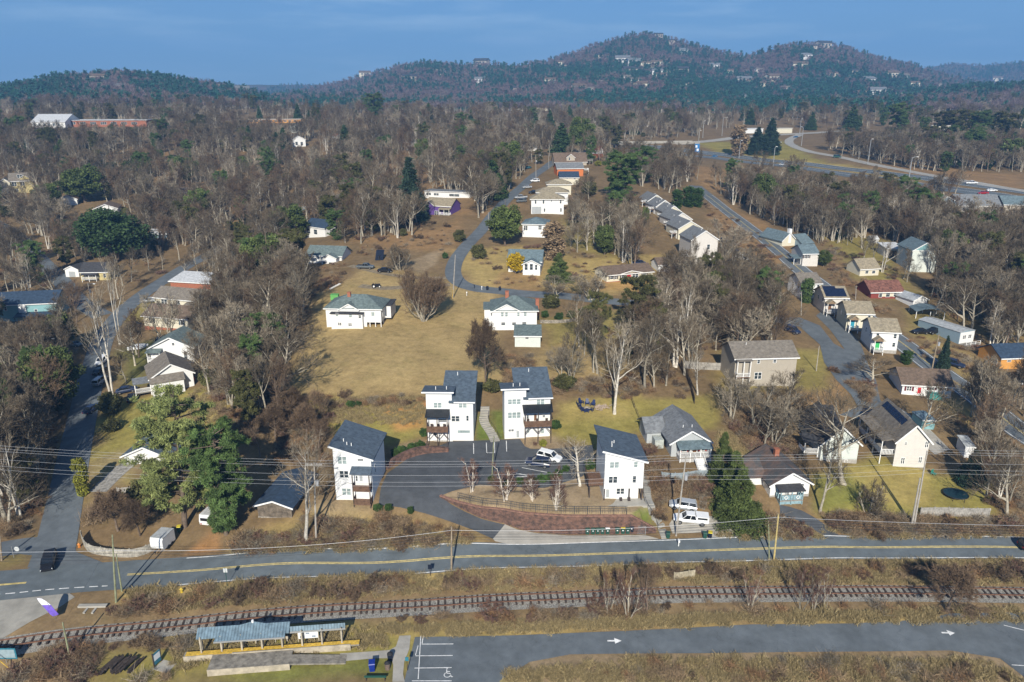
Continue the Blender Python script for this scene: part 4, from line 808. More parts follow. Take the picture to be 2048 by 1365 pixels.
H = House('cream_house', 'cream house with dark purple roof above the tan roofed row', cP(960, 640, 1262, 645), cP(0, 525)[1], 8, 'gx', 2.4, 'cream', 'navy', .4); H.win(cP(1062, 520, 1095, 550), cP(1178, 525, 1215, 558))
H = House('orange_house', 'orange walled house with grey roof up the curved road', cP(920, 500, 1335, 505), cP(0, 378)[1], 9, 'gx', 2.5, 'orange', 'grey', .5)
H.porch(H.w / 2 + .05, H.w / 2 + 3.4, 3, 3.0, 6, 2, True, 'dark', TRIM, GREYD, roof=False, y=5)
H = House('brown_roof_house', 'house with broad brown roof and a gabled dormer up the road', cP(880, 330, 1390, 330), cP(0, 270)[1], 9, 'gx', 4.6, 'tan', 'brown', .5)
H.wing(H.lx(cP(1068, 0)[0]), H.lx(cP(1200, 0)[0]), .3, 5, H.h + 2.2, 'gy', 1.9, 'tan', 'brown', .35, z0=H.h - .3, name='dormer_wall', rname='dormer_roof'); H.win(cP(1098, 205, 1128, 248), off=.3); H.porch(H.w / 2 + .05, H.w / 2 + 4, 3, 2.6, 6, 3, True, 'dark', GREYD, GREYD, roof=False, y=4)
H = House('small_house', 'small white house with red roof farthest up the curved road', cP(1480, 200, 1585, 205), cP(0, 85)[1], 5, 'gx', 2.0, 'white', 'red', .4, base=(BRK, 2.2))
H = House('purple_house', 'purple house with tan roof and white windows among bare trees', cB(500, 1255, 650, 1258), cB(0, 1205)[1], 9, 'gx', 2.6, 'purple', 'tan', .4)
H.wing(-H.w / 2, -H.w * .12, -.8, 4, H.h, 'gy', 1.8, 'purple', 'tan', .3); H.win(cB(500, 1190, 530, 1210), cB(560, 1232, 580, 1256), n=2, off=-.8); H.win(cB(605, 1225, 640, 1250), n=2); H.porch(H.w * .1, H.w / 2, 1.8, .5, H.h * .8, 3, True, 'tan', TRIM)
H = House('flat_roof_house', 'long white flat roofed house behind the purple house', cB(495, 1162, 762, 1160), cB(0, 1124)[1], 7, 'flat', 0, 'white', 'grey', .5); H.win(cB(505, 1132, 535, 1145), cB(550, 1132, 580, 1145), cB(640, 1132, 700, 1146), n=2)
H = House('white_house', 'white house with dark blue roof hidden in bare trees above the side road', cD(1790, 105, 1905, 100), cD(0, 42)[1], 8, 'gx', 2.4, 'white', 'navy', .4); H.win(cD(1800, 55, 1820, 80), cD(1840, 52, 1860, 78))
H = House('cottage', 'old white cottage with front gable at the top left of meadow', cD(1800, 262, 2000, 240), cD(0, 205)[1], 9, 'gx', 2.4, 'white', 'green', .5)
H.wing(H.w * .0, H.w * .42, -2.5, -.003, H.h * .9, 'gy', 1.2, 'white', 'green', .35, name='porch_wall', rname='porch_roof'); H.win(cD(1905, 220, 1925, 240), cD(1940, 218, 1960, 238), off=-2.5)
# ---------------------------------------------------------------- left of the meadow
H = House('two_storey_house', 'white two storey house with patchy teal roof and corner porch', cO(490, 880, 1135, 800), cO(0, 690)[1], 9, 'gy', 2.6, 'white', 'green', .5, h=5.2)
H.win(cO(985, 670, 1040, 750), cO(745, 700, 800, 745)); window(H.root, .3, H.h + .5, .7, .8); H.porch(-H.w / 2 - .2, -H.w * .22, 1.6, 2.4, 4.9, 2, True, 'green', TRIM, TRIM)
H = House('white_house', 'white house with tan gable roof and red lawn toy beside it', cO(500, 1308, 1130, 1150), cO(0, 1075)[1], 9.5, 'gy', 2.7, 'white', 'taupe', .5, h=4.2)
H.win(cO(575, 1100, 620, 1142), cO(735, 1085, 775, 1130), cO(585, 1208, 640, 1242), cO(715, 1190, 768, 1225)); H.wing(-H.w / 2, H.w * .25, -1.8, -.003, 3.6, 'sb', .9, 'white', 'taupe', .3); H.porch(-H.w / 2 - 3.4, -H.w / 2 - .05, 2.8, 1.0, 3.6, 2, True, 'grey', TRIM, GREYD, y=3.5)
H = House('brick_base_house', 'cream house with dark shutters and brick base facing the yard', cO(385, 300, 1045, 305), cO(0, 110)[1], 9, 'gx', 2.3, 'cream', 'brown', .5, base=(BRK, 1.1))
H.win(cO(490, 125, 530, 205), cO(722, 125, 765, 205), cO(930, 120, 975, 205), shut=mat('dark_shutter', (.02, .05, .07), .6))
H = House('cream_house', 'low cream house with dark roof one behind the brick based house', cD(912, 515, 1170, 520), cD(0, 462)[1], 8, 'gx', 2.4, 'cream', 'taupe', .5); H.win(cD(950, 470, 985, 496), cD(1035, 470, 1060, 492), n=2); H.porch(H.w * .25, H.w * .5, 1.5, .3, 2.8, 2, False, 'taupe')
H = House('brick_house', 'low brick house with pale metal roof at edge of the wood', cD(1003, 410, 1235, 405), cD(0, 366)[1], 8, 'sb', 1.4, 'brick', 'white', .5)
H = House('yellow_cottage', 'yellow cottage with blue porch railing in the shaded hollow', cN(1010, 262, 1380, 250), cN(0, 150)[1], 8, 'gx', 2.5, 'yellow', 'dark', .4); H.porch(H.lx(cN(1050, 0)[0]), H.lx(cN(1230, 0)[0]), 1.8, .8, 2.9, 3, True, 'dark', TRIM); H.win(cN(1290, 165, 1325, 215), cN(1075, 165, 1105, 210), cN(1160, 165, 1190, 210))
H = House('garage', 'small white gabled garage left of the yellow cottage', cN(820, 215, 985, 213), cN(0, 120)[1], 6, 'gy', 1.2, 'white', 'dark', .3, 'garage'); H.box('garage_door', DOORS['grey'], -1.2, 1.2, -.03, 0, 0, 2.1)
H = House('teal_house', 'long teal house with dark blue roof on the shaded left street', (-70, 650, 117, 637), 615, 11, 'gx', 2.6, 'teal', 'navy', .4, h=5.6)
H.win(cN(445, 595, 485, 650), cN(625, 600, 680, 660), cN(80, 575, 115, 625), n=1); H.box('bay', W['white'], H.lx(42), H.lx(57), -.5, 0, 2.4, 5.4); H.porch(H.lx(40), H.w / 2 + .2, 3.5, .2, 2.9, 3, False, 'navy', DKTRIM, GREYD)
H = House('cottage', 'pale cottage half hidden behind the round dark evergreen on the left', cD(388, 108, 520, 105), cD(0, 82)[1], 7, 'gx', 1.6, 'white', 'white', .4)
H = House('white_house', 'small white house with blue steel roof behind the big round evergreen', cD(885, 108, 975, 106), cD(0, 84)[1], 7, 'gx', 1.6, 'bluegrey', 'white', .4)
H = House('yellow_house', 'tall pale yellow house with dormer at the far left', cA(70, 1135, 205, 1128), cA(0, 1058)[1], 9, 'gx', 3.4, 'yellow', 'taupe', .5)
H.win(cA(80, 1066, 108, 1090), cA(130, 1062, 155, 1086), cA(92, 1104, 112, 1124), n=2); H.wing(-H.w * .05, H.w * .35, .4, 5, H.h + 1.3, 'gy', 1.3, 'yellow', 'taupe', .3, z0=H.h - .2, name='dormer_wall', rname='dormer_roof'); H.win(cA(118, 1020, 150, 1040), n=2, off=.4); H.wing(-H.w / 2 - 5, -H.w / 2 - .003, 1, 8, H.h * .9, 'gy', 1.8, 'cream', 'taupe', .4)
H = House('white_house', 'low white gabled house nearest the yellow dormer house', cA(350, 1208, 455, 1200), cA(0, 1168)[1], 11, 'gy', 1.8, 'white', 'brown', .5)
H = House('white_house', 'low white gabled house with brown roof above the round evergreen', cA(555, 1262, 690, 1255), cA(0, 1222)[1], 12, 'gy', 1.9, 'white', 'brown', .5)
H = House('white_house', 'pale house seen through bare branches left of the centre', cA(940, 1165, 1125, 1160), cA(0, 1130)[1], 8, 'gx', 2.2, 'cream', 'taupe', .4)
H = House('white_house', 'white house at the left frame edge above the yellow house', cA(-30, 905, 45, 905), cA(0, 872)[1], 8, 'gx', 2, 'white', 'grey', .4)
H = House('garage', 'grey car shelter below the white house at the left edge', cA(-10, 965, 45, 962), cA(0, 930)[1], 5, 'gx', 1, 'bluegrey', 'white', .3, 'garage')
H = House('white_house', 'white house between bare trunks in the upper left wood', cA(1715, 862, 1790, 858), cA(0, 818)[1], 9, 'gy', 2.4, 'white', 'grey', .4); H.win(cA(1730, 830, 1745, 850), cA(1760, 830, 1775, 850))
H = House('white_house', 'tiny white gabled house right of the upper left wood', cA(1968, 815, 2008, 812), cA(0, 798)[1], 8, 'gy', 1.6, 'white', 'red', .4)
H = House('school_building', 'large white building on the left skyline plateau', cA(190, 752, 385, 752), cA(0, 715)[1], 30, 'gx', 6, 'white', 'white', .6, 'building'); H.win(*[cA(200 + 28 * i, 722, 214 + 28 * i, 738) for i in range(6)])
H = House('brick_block', 'long flat roofed brick building on left plateau', cA(395, 745, 860, 742), cA(0, 705)[1], 25, 'flat', 0, 'brick', 'white', .8, 'building'); H.win(*[cA(410 + 60 * i, 714, 445 + 60 * i, 730) for i in range(7)], n=3)
H = House('tan_block', 'long low tan building behind the upper left wood', cA(1450, 722, 1760, 720), cA(0, 700)[1], 20, 'flat', 0, 'ochre', 'tan', .6, 'building'); H.win(*[cA(1465 + 28 * i, 704, 1482 + 28 * i, 714) for i in range(10)])
H = House('green_roof_house', 'house with teal roof among the tall bare trees', cA(1712, 778, 1768, 776), cA(0, 745)[1], 9, 'gy', 3, 'palegreen', 'green', .4)
H = House('yellow_house', 'yellow house seen on the plateau left of the tan block', cA(1312, 722, 1358, 720), cA(0, 704)[1], 9, 'gx', 2, 'yellow', 'brown', .4)
H = House('white_house', 'pale house with grey gable right of the brick block', cA(1150, 705, 1195, 703), cA(0, 675)[1], 10, 'gy', 3, 'white', 'grey', .4)
H = House('white_house', 'low house with pale roof on the wooded slope above centre', cB(268, 752, 360, 752), cB(0, 742)[1], 10, 'gx', 3, 'cream', 'white', .5)
H = House('green_roof_house', 'white house with teal eaves beside a small evergreen above centre', cB(396, 856, 446, 856), cB(0, 832)[1], 8, 'gx', 1.5, 'white', 'green', .4)
H = House('warehouse', 'long low cream warehouse at foot of the main hill', cB(1005, 652, 1218, 650), cB(0, 632)[1], 30, 'flat', 0, 'cream', 'tan', .5, 'building')
H = House('grey_house', 'grey roofed house hidden in the bare trees above the curved road', cB(955, 885, 1150, 885), cB(0, 868)[1], 9, 'gx', 3, 'palepink', 'grey', .5)
# ---------------------------------------------------------------- left foreground
H = House('white_cottage', 'white cottage with dark gable roof behind the two big pines', cG(705, 142, 945, 128), cG(0, 92)[1], 9, 'gy', 1.9, 'white', 'slate', .5)
H.box('bench', mat('teal_paint', (.05, .3, .28)), H.w * .05, H.w * .2, -1, -.5, 0, .5)
H = House('barn', 'weathered board barn with low gable left of the first tower house', cG(1455, 438, 1645, 438), cG(0, 372)[1], 11, 'gy', 1.0, 'oldwood', 'navy', .5, 'barn', base=(STONE, .3))
# ---------------------------------------------------------------- right side
H = House('porch_cottage', 'grey cottage with blue roof and white porch steps', cV(300, 555, 660, 555), cV(0, 405)[1], 11.5, 'gy', 2.2, 'grey', 'grey', .6, fd=2.5)
H.wing(-H.w / 2 - 3.2, -H.w / 2 - .003, 5.5, 11, H.h * .95, 'gx', 1.6, 'grey', 'grey', .5)
zf = H.lz(1360, cV(0, 505)[1]); H.porch(-H.w * .36, H.w * .47, 2.2, zf, H.h * 1.02, 4, True, 'bluegrey', TRIM, GREYD, .6, skirt=mat('lattice_skirt', (.42, .42, .42)))
H.win(cV(405, 460, 450, 500), cV(580, 455, 625, 500), shut=mat('red_cloth', (.45, .06, .04))); H.steps(H.lx(cV(488, 0)[0]), H.lx(cV(570, 0)[0]), -2.2, zf, 8, .36); H.door(cV(508, 455, 545, 530), 'brown')
H.box('tarp_lean_to', mat('pale_tarp', (.42, .45, .42)), -H.w / 2 - 2.2, -H.w / 2 - .5, 3.2, 5.4, -1, 2.3); H.vents(2, 7)
H = House('white_cottage', 'white cottage with patched brown and teal roof and diamond porch rail', cV(1262, 950, 1640, 940), cV(0, 815)[1], 10.5, 'gy', 2.1, 'white', 'patched', .5, fd=1.5, base=(FOUND, .5))
H.wing(-H.w / 2 - 3.4, -H.w / 2 - .003, 3.2, 10, H.h * .98, 'gx', 1.7, 'white', 'patched', .4)
H.porch(-H.w * .36, H.w * .22, 2.0, .55, H.h * .93, 3, True, 'dark', mat('porch_blue', (.24, .36, .40)), GREYD, .25, slats=.5, skirt=mat('porch_blue', (.24, .36, .40)))
for x in (-H.w * .22, H.w * .08):
 mb = MB()
 for a, b in (((-.36, 0), (0, .36)), ((0, .36), (.36, 0)), ((.36, 0), (0, -.36)), ((0, -.36), (-.36, 0))): mb.beam((x + a[0], -2.05, 1.15 + a[1]), (x + b[0], -2.05, 1.15 + b[1]), .06, .1)
 mb.build('diamond_trim', TRIM, H.root)
H.win(cV(1550, 815, 1585, 845)); H.door(cV(1405, 880, 1440, 930), 'grey'); H.side('l', (1, 5), 1.5, 1.0, 1.4); H.chimney(0, 6.5, H.h + 3.4, .8)
H = House('gabled_house', 'white gabled house with dark roof behind the big forked tree', cW(388, 690, 742, 720), cW(0, 490)[1], 12, 'gy', 3.2, 'palegreen', 'dark', .5, base=(FOUND, .9))
H.win(cW(455, 672, 492, 708), cW(625, 670, 655, 705)); window(H.root, H.w * .2, H.h - .5, .9, 1.2); H.porch(-H.w / 2 - 2.8, -H.w / 2 - .05, 3, 1.6, 4.4, 2, True, 'dark', TRIM, GREYD, y=4); H.wing(H.w * -.28, H.w * .22, 6, 13, H.h + 1.8, 'gx', 1.8, 'bluegrey', 'dark', .3, z0=H.h - 1)
H = House('solar_house', 'cream two storey house with solar panels and side porch', cW(1098, 745, 1412, 765), cW(0, 498)[1], 12.5, 'gy', 3.2, 'palepink', 'taupe', .5, base=(FOUND, .2))
H.win(cW(1175, 515, 1196, 545), cW(1368, 515, 1405, 575), cW(1165, 655, 1205, 715), cW(1335, 655, 1370, 712), n=2)
sl_ = H.rise / (H.w / 2); mb = MB()
for i in range(7):
 y0 = 2.6 + i * 1.35; mb.slab([(.4, y0, H.h + H.rise - sl_ * .4 + .32), (H.w / 2 - .5, y0, H.h + sl_ * .5 + .32), (H.w / 2 - .5, y0 + 1.22, H.h + sl_ * .5 + .32), (.4, y0 + 1.22, H.h + H.rise - sl_ * .4 + .32)], .05)
mb.build('solar_panels', RF['solar'], H.roof)
mb = MB()
for i in range(7):
 y0 = 2.6 + i * 1.35; mb.slab([(-.4, y0, H.h + H.rise - sl_ * .4 + .32), (-.4, y0 + 1.22, H.h + H.rise - sl_ * .4 + .32), (-H.w / 2 * .45, y0 + 1.22, H.h + H.rise * .55 + .32), (-H.w / 2 * .45, y0, H.h + H.rise * .55 + .32)], .05)
mb.build('solar_panels', RF['solar'], H.roof)
zf = H.h * .45; r_ = H.root; xl = -H.w / 2
MB().box(xl - 2.4, xl - .01, .5, 11.5, zf - .2, zf).build('porch_floor', GREYD, r_); mb = MB()
for a, b in (((xl - 2.35, .55), (xl - 2.35, 11.4)), ((xl - 2.35, .55), (xl, .55))):
 mb.beam((*a, zf + .95), (*b, zf + .95), .08, .08); n_ = int(math.dist(a, b) / .25)
 for i in range(n_): mb.beam((a[0] + (b[0] - a[0]) * i / n_, a[1] + (b[1] - a[1]) * i / n_, zf), (a[0] + (b[0] - a[0]) * i / n_, a[1] + (b[1] - a[1]) * i / n_, zf + .95), .12, .04)
mb.build('railing', TRIM, r_)
for y in (.6, 4, 7.5, 11.3): MB().box(xl - 2.42, xl - 2.26, y - .08, y + .08, -2, H.h - .35).build('post', TRIM, r_)
MB().slab([(xl - 2.7, .2, H.h - .2), (xl - .45, .2, H.h + .15), (xl - .45, 11.8, H.h + .15), (xl - 2.7, 11.8, H.h - .2)], .15).build('porch_roof', RF['taupe'], r_)
H = House('beige_house', 'large beige two storey house with taupe roof on the slope', cF(345, 975, 700, 975), cF(0, 806)[1], 9, 'gx', 2.3, 'beige', 'taupe', .45)
H.win(cF(462, 888, 505, 928), n=2); H.win(cF(470, 818, 488, 840), cF(562, 818, 582, 838)); H.porch(-H.w / 2 + .1, -H.w * .27, 1.2, H.h * .42, H.h * .97, 3, True, 'taupe', TRIM, WOODD, .1); H.vents(1)
def loop_house(label, q, ve, wall, rm, dcol, d=8.5, gx=None):
 H = House('loop_cottage', label, q, ve, d, 'gx', 2.2, wall, rm, .45, base=(FOUND, .9)); w = H.w; h = H.h
 window(H.root, -w * .36, h - 1.7, .8, 1.2); window(H.root, w * .3, h - 1.7, .8, 1.2); window(H.root, w * .3, 1.8, .8, 1.2)
 H.porch(-w * .5 + .3, -w * .5 + w * .42, 1.7, .9, 3.6, 2, True, rm, TRIM, GREYD, 0, gable=1.1, gm='wood'); door(H.root, -w * .33, .9, 1.0, 2.1, DOORS[dcol]); H.side('l', (2, 5.5), h - 1.8); return H
loop_house('white cottage with tan roof and bright green door', cF(1145, 775, 1298, 785), cF(0, 655)[1], 'white', 'tan', 'green')
loop_house('cream cottage with tan roof and blue door', cF(1002, 650, 1150, 655), cF(0, 548)[1], 'cream', 'tan', 'blue')
H = loop_house('beige cottage with navy solar roof in the loop street row', cF(872, 555, 1003, 555), cF(0, 455)[1], 'palepink', 'tan', 'brown')
q_ = H.rise / (H.d / 2); f_ = lambda x, y: (x, y, H.h + q_ * y + .27)
MB().slab([f_(-H.w * .47, .1), f_(H.w * .47, .1), f_(H.w * .47, H.d * .38), f_(H.w * .1, H.d * .38), f_(H.w * .1, H.d * .48), f_(-H.w * .47, H.d * .48)], .04).build('solar_panels', RF['solar'], H.roof)
loop_house('white cottage with taupe roof overgrown by a green vine', cF(735, 470, 848, 470), cF(0, 372)[1], 'white', 'taupe', 'grey')
H = House('blue_house', 'blue grey two storey house with teal roof beside hill road', cL(1015, 575, 1205, 578), cL(0, 420)[1], 9, 'gx', 2.2, 'palepink', 'bluegrey', .4); H.win(cL(1030, 432, 1052, 475), cL(1068, 432, 1090, 475), shut=DKTRIM); H.porch(-H.w / 2 - 2.6, -H.w / 2 - .05, 4, .6, 3.2, 2, False, 'bluegrey', TRIM, y=5)
H = House('cream_house', 'cream gabled house with white chimney beside the hill road', cL(765, 330, 925, 320), cL(0, 250)[1], 12, 'gy', 2.6, 'cream', 'bluegrey', .5); H.chimney(H.w * .05, .4, H.h + 4.0, 1.2, TRIM); H.wing(H.w * .5, H.w * .5 + 5, -4, 6, H.h * .6, 'gx', 2.6, 'bluegrey', 'bluegrey', .4)
H = House('cottage', 'low cream cottage with tan roof behind a leafless round tree', cF(1085, 330, 1195, 325), cF(0, 285)[1], 7, 'gx', 2.6, 'cream', 'tan', .4); H.win(cF(1115, 295, 1135, 315), cF(1155, 295, 1175, 315))
H = House('carport', 'open white flat roofed shelter beside the tall pale green house', cF(1240, 222, 1338, 222), cF(0, 170)[1], 7, 'sb', .8, 'palepink', 'white', .4, 'carport'); H.box('opening_shade', DKTRIM, -H.w * .35, H.w * .35, -.02, .0, .2, H.h * .8)  # dark panel on the solid front stands for the shade inside the shelter
H = House('tall_house', 'tall pale green three storey gabled house at upper right', cF(1378, 305, 1522, 308), cF(0, 180)[1], 11, 'gy', 2.6, 'palegreen', 'bluegrey', .45, h=None); MB().box(-H.w / 2 - .01, H.w / 2 + .01, -.12, -.003, H.h * .98 - .1, H.h * .98 + .1).build('trim_band', TRIM, H.root); MB().prism([(-H.w / 2 + .2, H.h + .15), (H.w / 2 - .2, H.h + .15), (0, H.h + H.rise - .1)], -.06, -.004).build('gable_panel', W['teal'], H.root)
H = House('garden_shed', 'tiny white arched shed left of the flat roofed shelter', cF(1152, 138, 1196, 138), cF(0, 115)[1], 4, 'gx', .9, 'white', 'white', .15, 'shed')
H = House('red_cottage', 'red cottage with rusty metal roof among bare trees', cF(1150, 460, 1330, 462), cF(0, 418)[1], 8, 'gx', 2.4, 'red', 'rust', .6); H.box('window_band', W['cream'], -H.w * .25, H.w * .45, -.05, 0, .8, 2.4); H.win(cF(1195, 425, 1215, 450), cF(1235, 425, 1260, 450), cF(1280, 425, 1300, 450), off=-.05)
H = House('garage', 'pale garage with tin roof below the rusty roofed cottage', cF(1395, 512, 1478, 505), cF(0, 470)[1], 7, 'gy', 1.2, 'white', 'steel', .3, 'garage')
P = at(*cM(740, 500)); t = thing('carport', 'open carport with curved dark roof behind the parked cars', 'carport', P, R(-8))
mb = MB(); n_ = 7; pr = [(-4 + 8 * i / n_, 2.4 + 1.0 * math.sin(math.pi * i / n_)) for i in range(n_ + 1)]; mb.prism(pr + [(x, z - .12) for x, z in reversed(pr)], 0, 6); mb.build('roof', RF['bluegrey'], t)
for x in (-3.8, 0, 3.8):
 for y in (.2, 5.8): MB().box(x - .07, x + .07, y - .07, y + .07, -1, 2.5).build('post', TRIM, t)
P0, P1 = at(*cM(1095, 800)), at(*cM(1275, 775)); w = (P1 - P0).length; t = thing('mobile_home', 'long blue mobile home with pale metal roof and front deck', 'mobile home', (P0 + P1) / 2, math.atan2(P1.y - P0.y, P1.x - P0.x))
mb = MB(); mb.prism([(-w / 2, -.8), (w / 2, -.8), (w / 2, 3.3), (0, 3.7), (-w / 2, 3.3)], 0, 13); mb.build('wall', W['bluegrey'], t); mb = MB(); mb.slab([(-w / 2 - .15, -.1, 3.4), (0, -.1, 3.85), (0, 13.1, 3.85), (-w / 2 - .15, 13.1, 3.4)], .1); mb.slab([(0, -.1, 3.85), (w / 2 + .15, -.1, 3.4), (w / 2 + .15, 13.1, 3.4), (0, 13.1, 3.85)], .1); mb.build('roof', RF['steel'], t)
MB().box(-w / 2 + .1, w / 2 - .1, -.06, -.004, .2, 3.2).build('front_panel', W['white'], t); window(t, -1.6, 1.3, 1.2, 1.1, 'f', -.06, 2); window(t, .4, 1.3, 1.2, 1.1, 'f', -.06, 2)
MB().box(-w / 2, w / 2, -2.2, -.07, .0, .15).build('deck', GREYD, t)
for x in np.linspace(-w / 2 + .1, w / 2 - .1, 4): MB().box(x - .06, x + .06, -2.2, -2.08, -1.5, 1.1).build('post', TRIM, t)
mb = MB(); mb.beam((-w / 2, -2.14, 1.1), (w / 2, -2.14, 1.1), .06, .06); mb.beam((-w / 2, -2.14, .6), (w / 2, -2.14, .6), .06, .06); mb.build('railing', TRIM, t)
H = House('orange_house', 'low orange house with navy roof by the right frame edge', (1999, 738, 2060, 738), cM(0, 965)[1], 8, 'gx', 2.2, 'ochre', 'navy', .4); H.win(cM(1680, 990, 1730, 1015)); H.side('l', (2,), 1)
H = House('brown_shed', 'brown open shed at the right frame edge below the orange house', cM(1830, 1310, 2000, 1350), cM(0, 1255)[1], 8, 'gx', 1.6, 'wood', 'taupe', .6)
H = House('ranch_house', 'white ranch house with dark shutters beside the hill road', cF(1330, 1020, 1615, 1045), cF(0, 950)[1], 9, 'gx', 2.2, 'white', 'brown', .5, base=(TRIM, .8)); H.win(cF(1355, 965, 1385, 992), cF(1485, 968, 1515, 992), cF(1560, 975, 1585, 1000), n=2, shut=mat('maroon_shutter', (.12, .02, .03), .6)); H.door(cF(1420, 975, 1440, 1012), 'red'); H.box('porch_skirt', mat('teal_paint', (.05, .3, .28)), H.w * .02, H.w * .3, -1.6, -.01, .0, 1.3)
H = House('cabin', 'small pale gabled cabin buried in bare woods', cF(415, 500, 548, 510), cF(0, 470)[1], 9, 'gy', 1.8, 'palepink', 'taupe', .4)
H = House('green_house', 'dark green gabled house deep in the right hand woods', cF(1880, 140, 1955, 140), cF(0, 100)[1], 9, 'gy', 2.6, 'darkgreen', 'dark', .4)
H = House('garden_shed', 'narrow tall white shed near the right end of the lawn', cW(1790, 660, 1875, 665), cW(0, 560)[1], 3.5, 'sb', .6, 'white', 'steel', .2, 'shed')
H = House('tarp_shelter', 'blue tarpaulin shelter beside the solar panelled house', cW(1375, 385, 1500, 388), cW(0, 300)[1], 4, 'hip', .9, 'teal', 'bluemetal', .2, 'shelter')
for i, (q, ve, lb) in enumerate(((cQ(880, 1275, 1300, 1285), 885, 'big pale end house'), (cQ(690, 880, 1060, 890), 700, 'second unit from the near end'), (cQ(590, 720, 900, 730), 560, 'third unit from the near end'), (cQ(480, 590, 740, 600), 445, 'fourth unit from the near end'), (cQ(330, 480, 600, 490), 350, 'fifth unit from the near end'), (cQ(200, 370, 470, 380), 262, 'farthest and smallest unit'))):
 H = House('terrace_house', '%s of the stepped grey roofed terrace' % lb, q, cQ(0, ve)[1], 13 if i else 11, 'gy', 2.6 if i else 3.0, 'palepink' if i % 2 == 0 else 'cream', 'grey', .3); H.vents(3, i)
 if i == 0: H.win(cQ(930, 960, 985, 1040), cQ(1130, 960, 1180, 1040), cQ(930, 1120, 985, 1190), n=1)
 H.porch(-H.w / 2 - 2, -H.w / 2 - .05, 2.5, 2.6, 5, 2, True, 'grey', TRIM, WOODD, roof=False, y=4)
H = House('apartment_block', 'dark grey apartment block with white bays beside highway', cC(1525, 1262, 1640, 1265), cC(0, 1180)[1], 12, 'gy', 2, 'bluegrey', 'grey', .3, 'building'); H.box('bay', W['white'], -H.w * .25, H.w * .25, -.3, 0, 0, H.h * .9); H.win(cC(1570, 1200, 1582, 1225), cC(1590, 1200, 1602, 1225), off=-.3)
H = House('apartment_block', 'long grey roofed apartment block half hidden in woods', cC(1650, 1265, 1900, 1270), cC(0, 1205)[1], 12, 'gx', 4, 'grey', 'grey', .4, 'building'); H.win(*[cC(1680 + 40 * i, 1215, 1698 + 40 * i, 1238) for i in range(5)])
H = House('apartment_block', 'apartment block at the right frame edge by the highway', cC(1920, 1262, 2080, 1265), cC(0, 1200)[1], 12, 'gx', 3, 'tan', 'bluegrey', .4, 'building')
H = House('pale_house', 'pale house with tall windows among the pines', cC(1500, 792, 1650, 792), cC(0, 735)[1], 12, 'gx', 2, 'cream', 'brown', .4); H.win(cC(1515, 745, 1535, 775), cC(1555, 745, 1575, 775), cC(1600, 745, 1620, 775), cC(1630, 748, 1642, 775))
H = House('depot', 'pale yellow depot building beyond the highway', cC(585, 782, 690, 780), cC(0, 752)[1], 14, 'flat', 0, 'cream', 'tan', .4, 'building')
H = House('depot', 'white depot shed left of the yellow depot', cC(415, 782, 520, 780), cC(0, 755)[1], 12, 'flat', 0, 'white', 'white', .4, 'building')
# ================================================================ VEHICLES
TYRE = mat('tyre_rubber', (.02, .02, .02), .9, .1, 5); RIM = mat('alloy_rim', (.4, .41, .42), .35, .05, 5, metal=.8); HLT = mat('headlamp_lens', (.75, .77, .78), .1, .02, 5, spec=.8); TLT = mat('tail_lamp_lens', (.35, .01, .01), .2, .05, 5); CGL = mat('car_glass', (.012, .015, .018), .05, .1, 2, spec=.9); PLS = mat('black_plastic', (.025, .025, .027), .6, .1, 3)
PAINT = {n: mat('car_paint_' + n, c_, .22, .02, 2, spec=.6, metal=.15 if n in ('silver', 'grey') else 0) for n, c_ in dict(white=(.75, .76, .77), black=(.012, .012, .014), navy=(.015, .025, .06), silver=(.42, .44, .46), grey=(.14, .16, .17), red=(.32, .012, .015), blue=(.03, .12, .25), green=(.03, .09, .07), teal=(.03, .14, .17)).items()}
SPEC = {  # length, width, belt sections (x, zbottom, ztop, half width), cabin (x bottom rear, x bottom front, x top rear, x top front, z belt, z roof), wheel x, radius
 'sedan': (4.7, 1.82, [(-2.35, .42, .72, .72), (-2.2, .26, .93, .86), (-1.2, .24, .98, .91), (.9, .24, .96, .91), (1.9, .26, .82, .87), (2.35, .40, .62, .70)], (-1.75, 1.15, -1.05, .35, .92, 1.43), (-1.4, 1.42), .33),
 'suv': (4.75, 1.9, [(-2.35, .48, .95, .78), (-2.25, .32, 1.1, .92), (-1.2, .3, 1.12, .95), (1.0, .3, 1.1, .95), (2.0, .32, .98, .9), (2.37, .46, .78, .74)], (-2.25, 1.25, -1.95, .45, 1.06, 1.72), (-1.42, 1.45), .37),
 'pickup': (5.8, 1.95, [(-2.9, .62, 1.08, .9), (-2.8, .5, 1.15, .96), (-1.2, .46, 1.15, .97), (1.2, .46, 1.15, .97), (2.5, .48, 1.05, .93), (2.9, .58, .88, .8)], (-.85, 1.55, -.6, .8, 1.12, 1.82), (-1.85, 1.85), .40),
 'van': (5.3, 1.95, [(-2.65, .42, 1.1, .9), (-2.55, .34, 1.2, .96), (0, .32, 1.2, .97), (1.6, .32, 1.12, .96), (2.3, .34, 1.0, .9), (2.65, .44, .8, .76)], (-2.58, 1.95, -2.45, 1.1, 1.12, 2.05), (-1.6, 1.6), .37)}
_car = {}
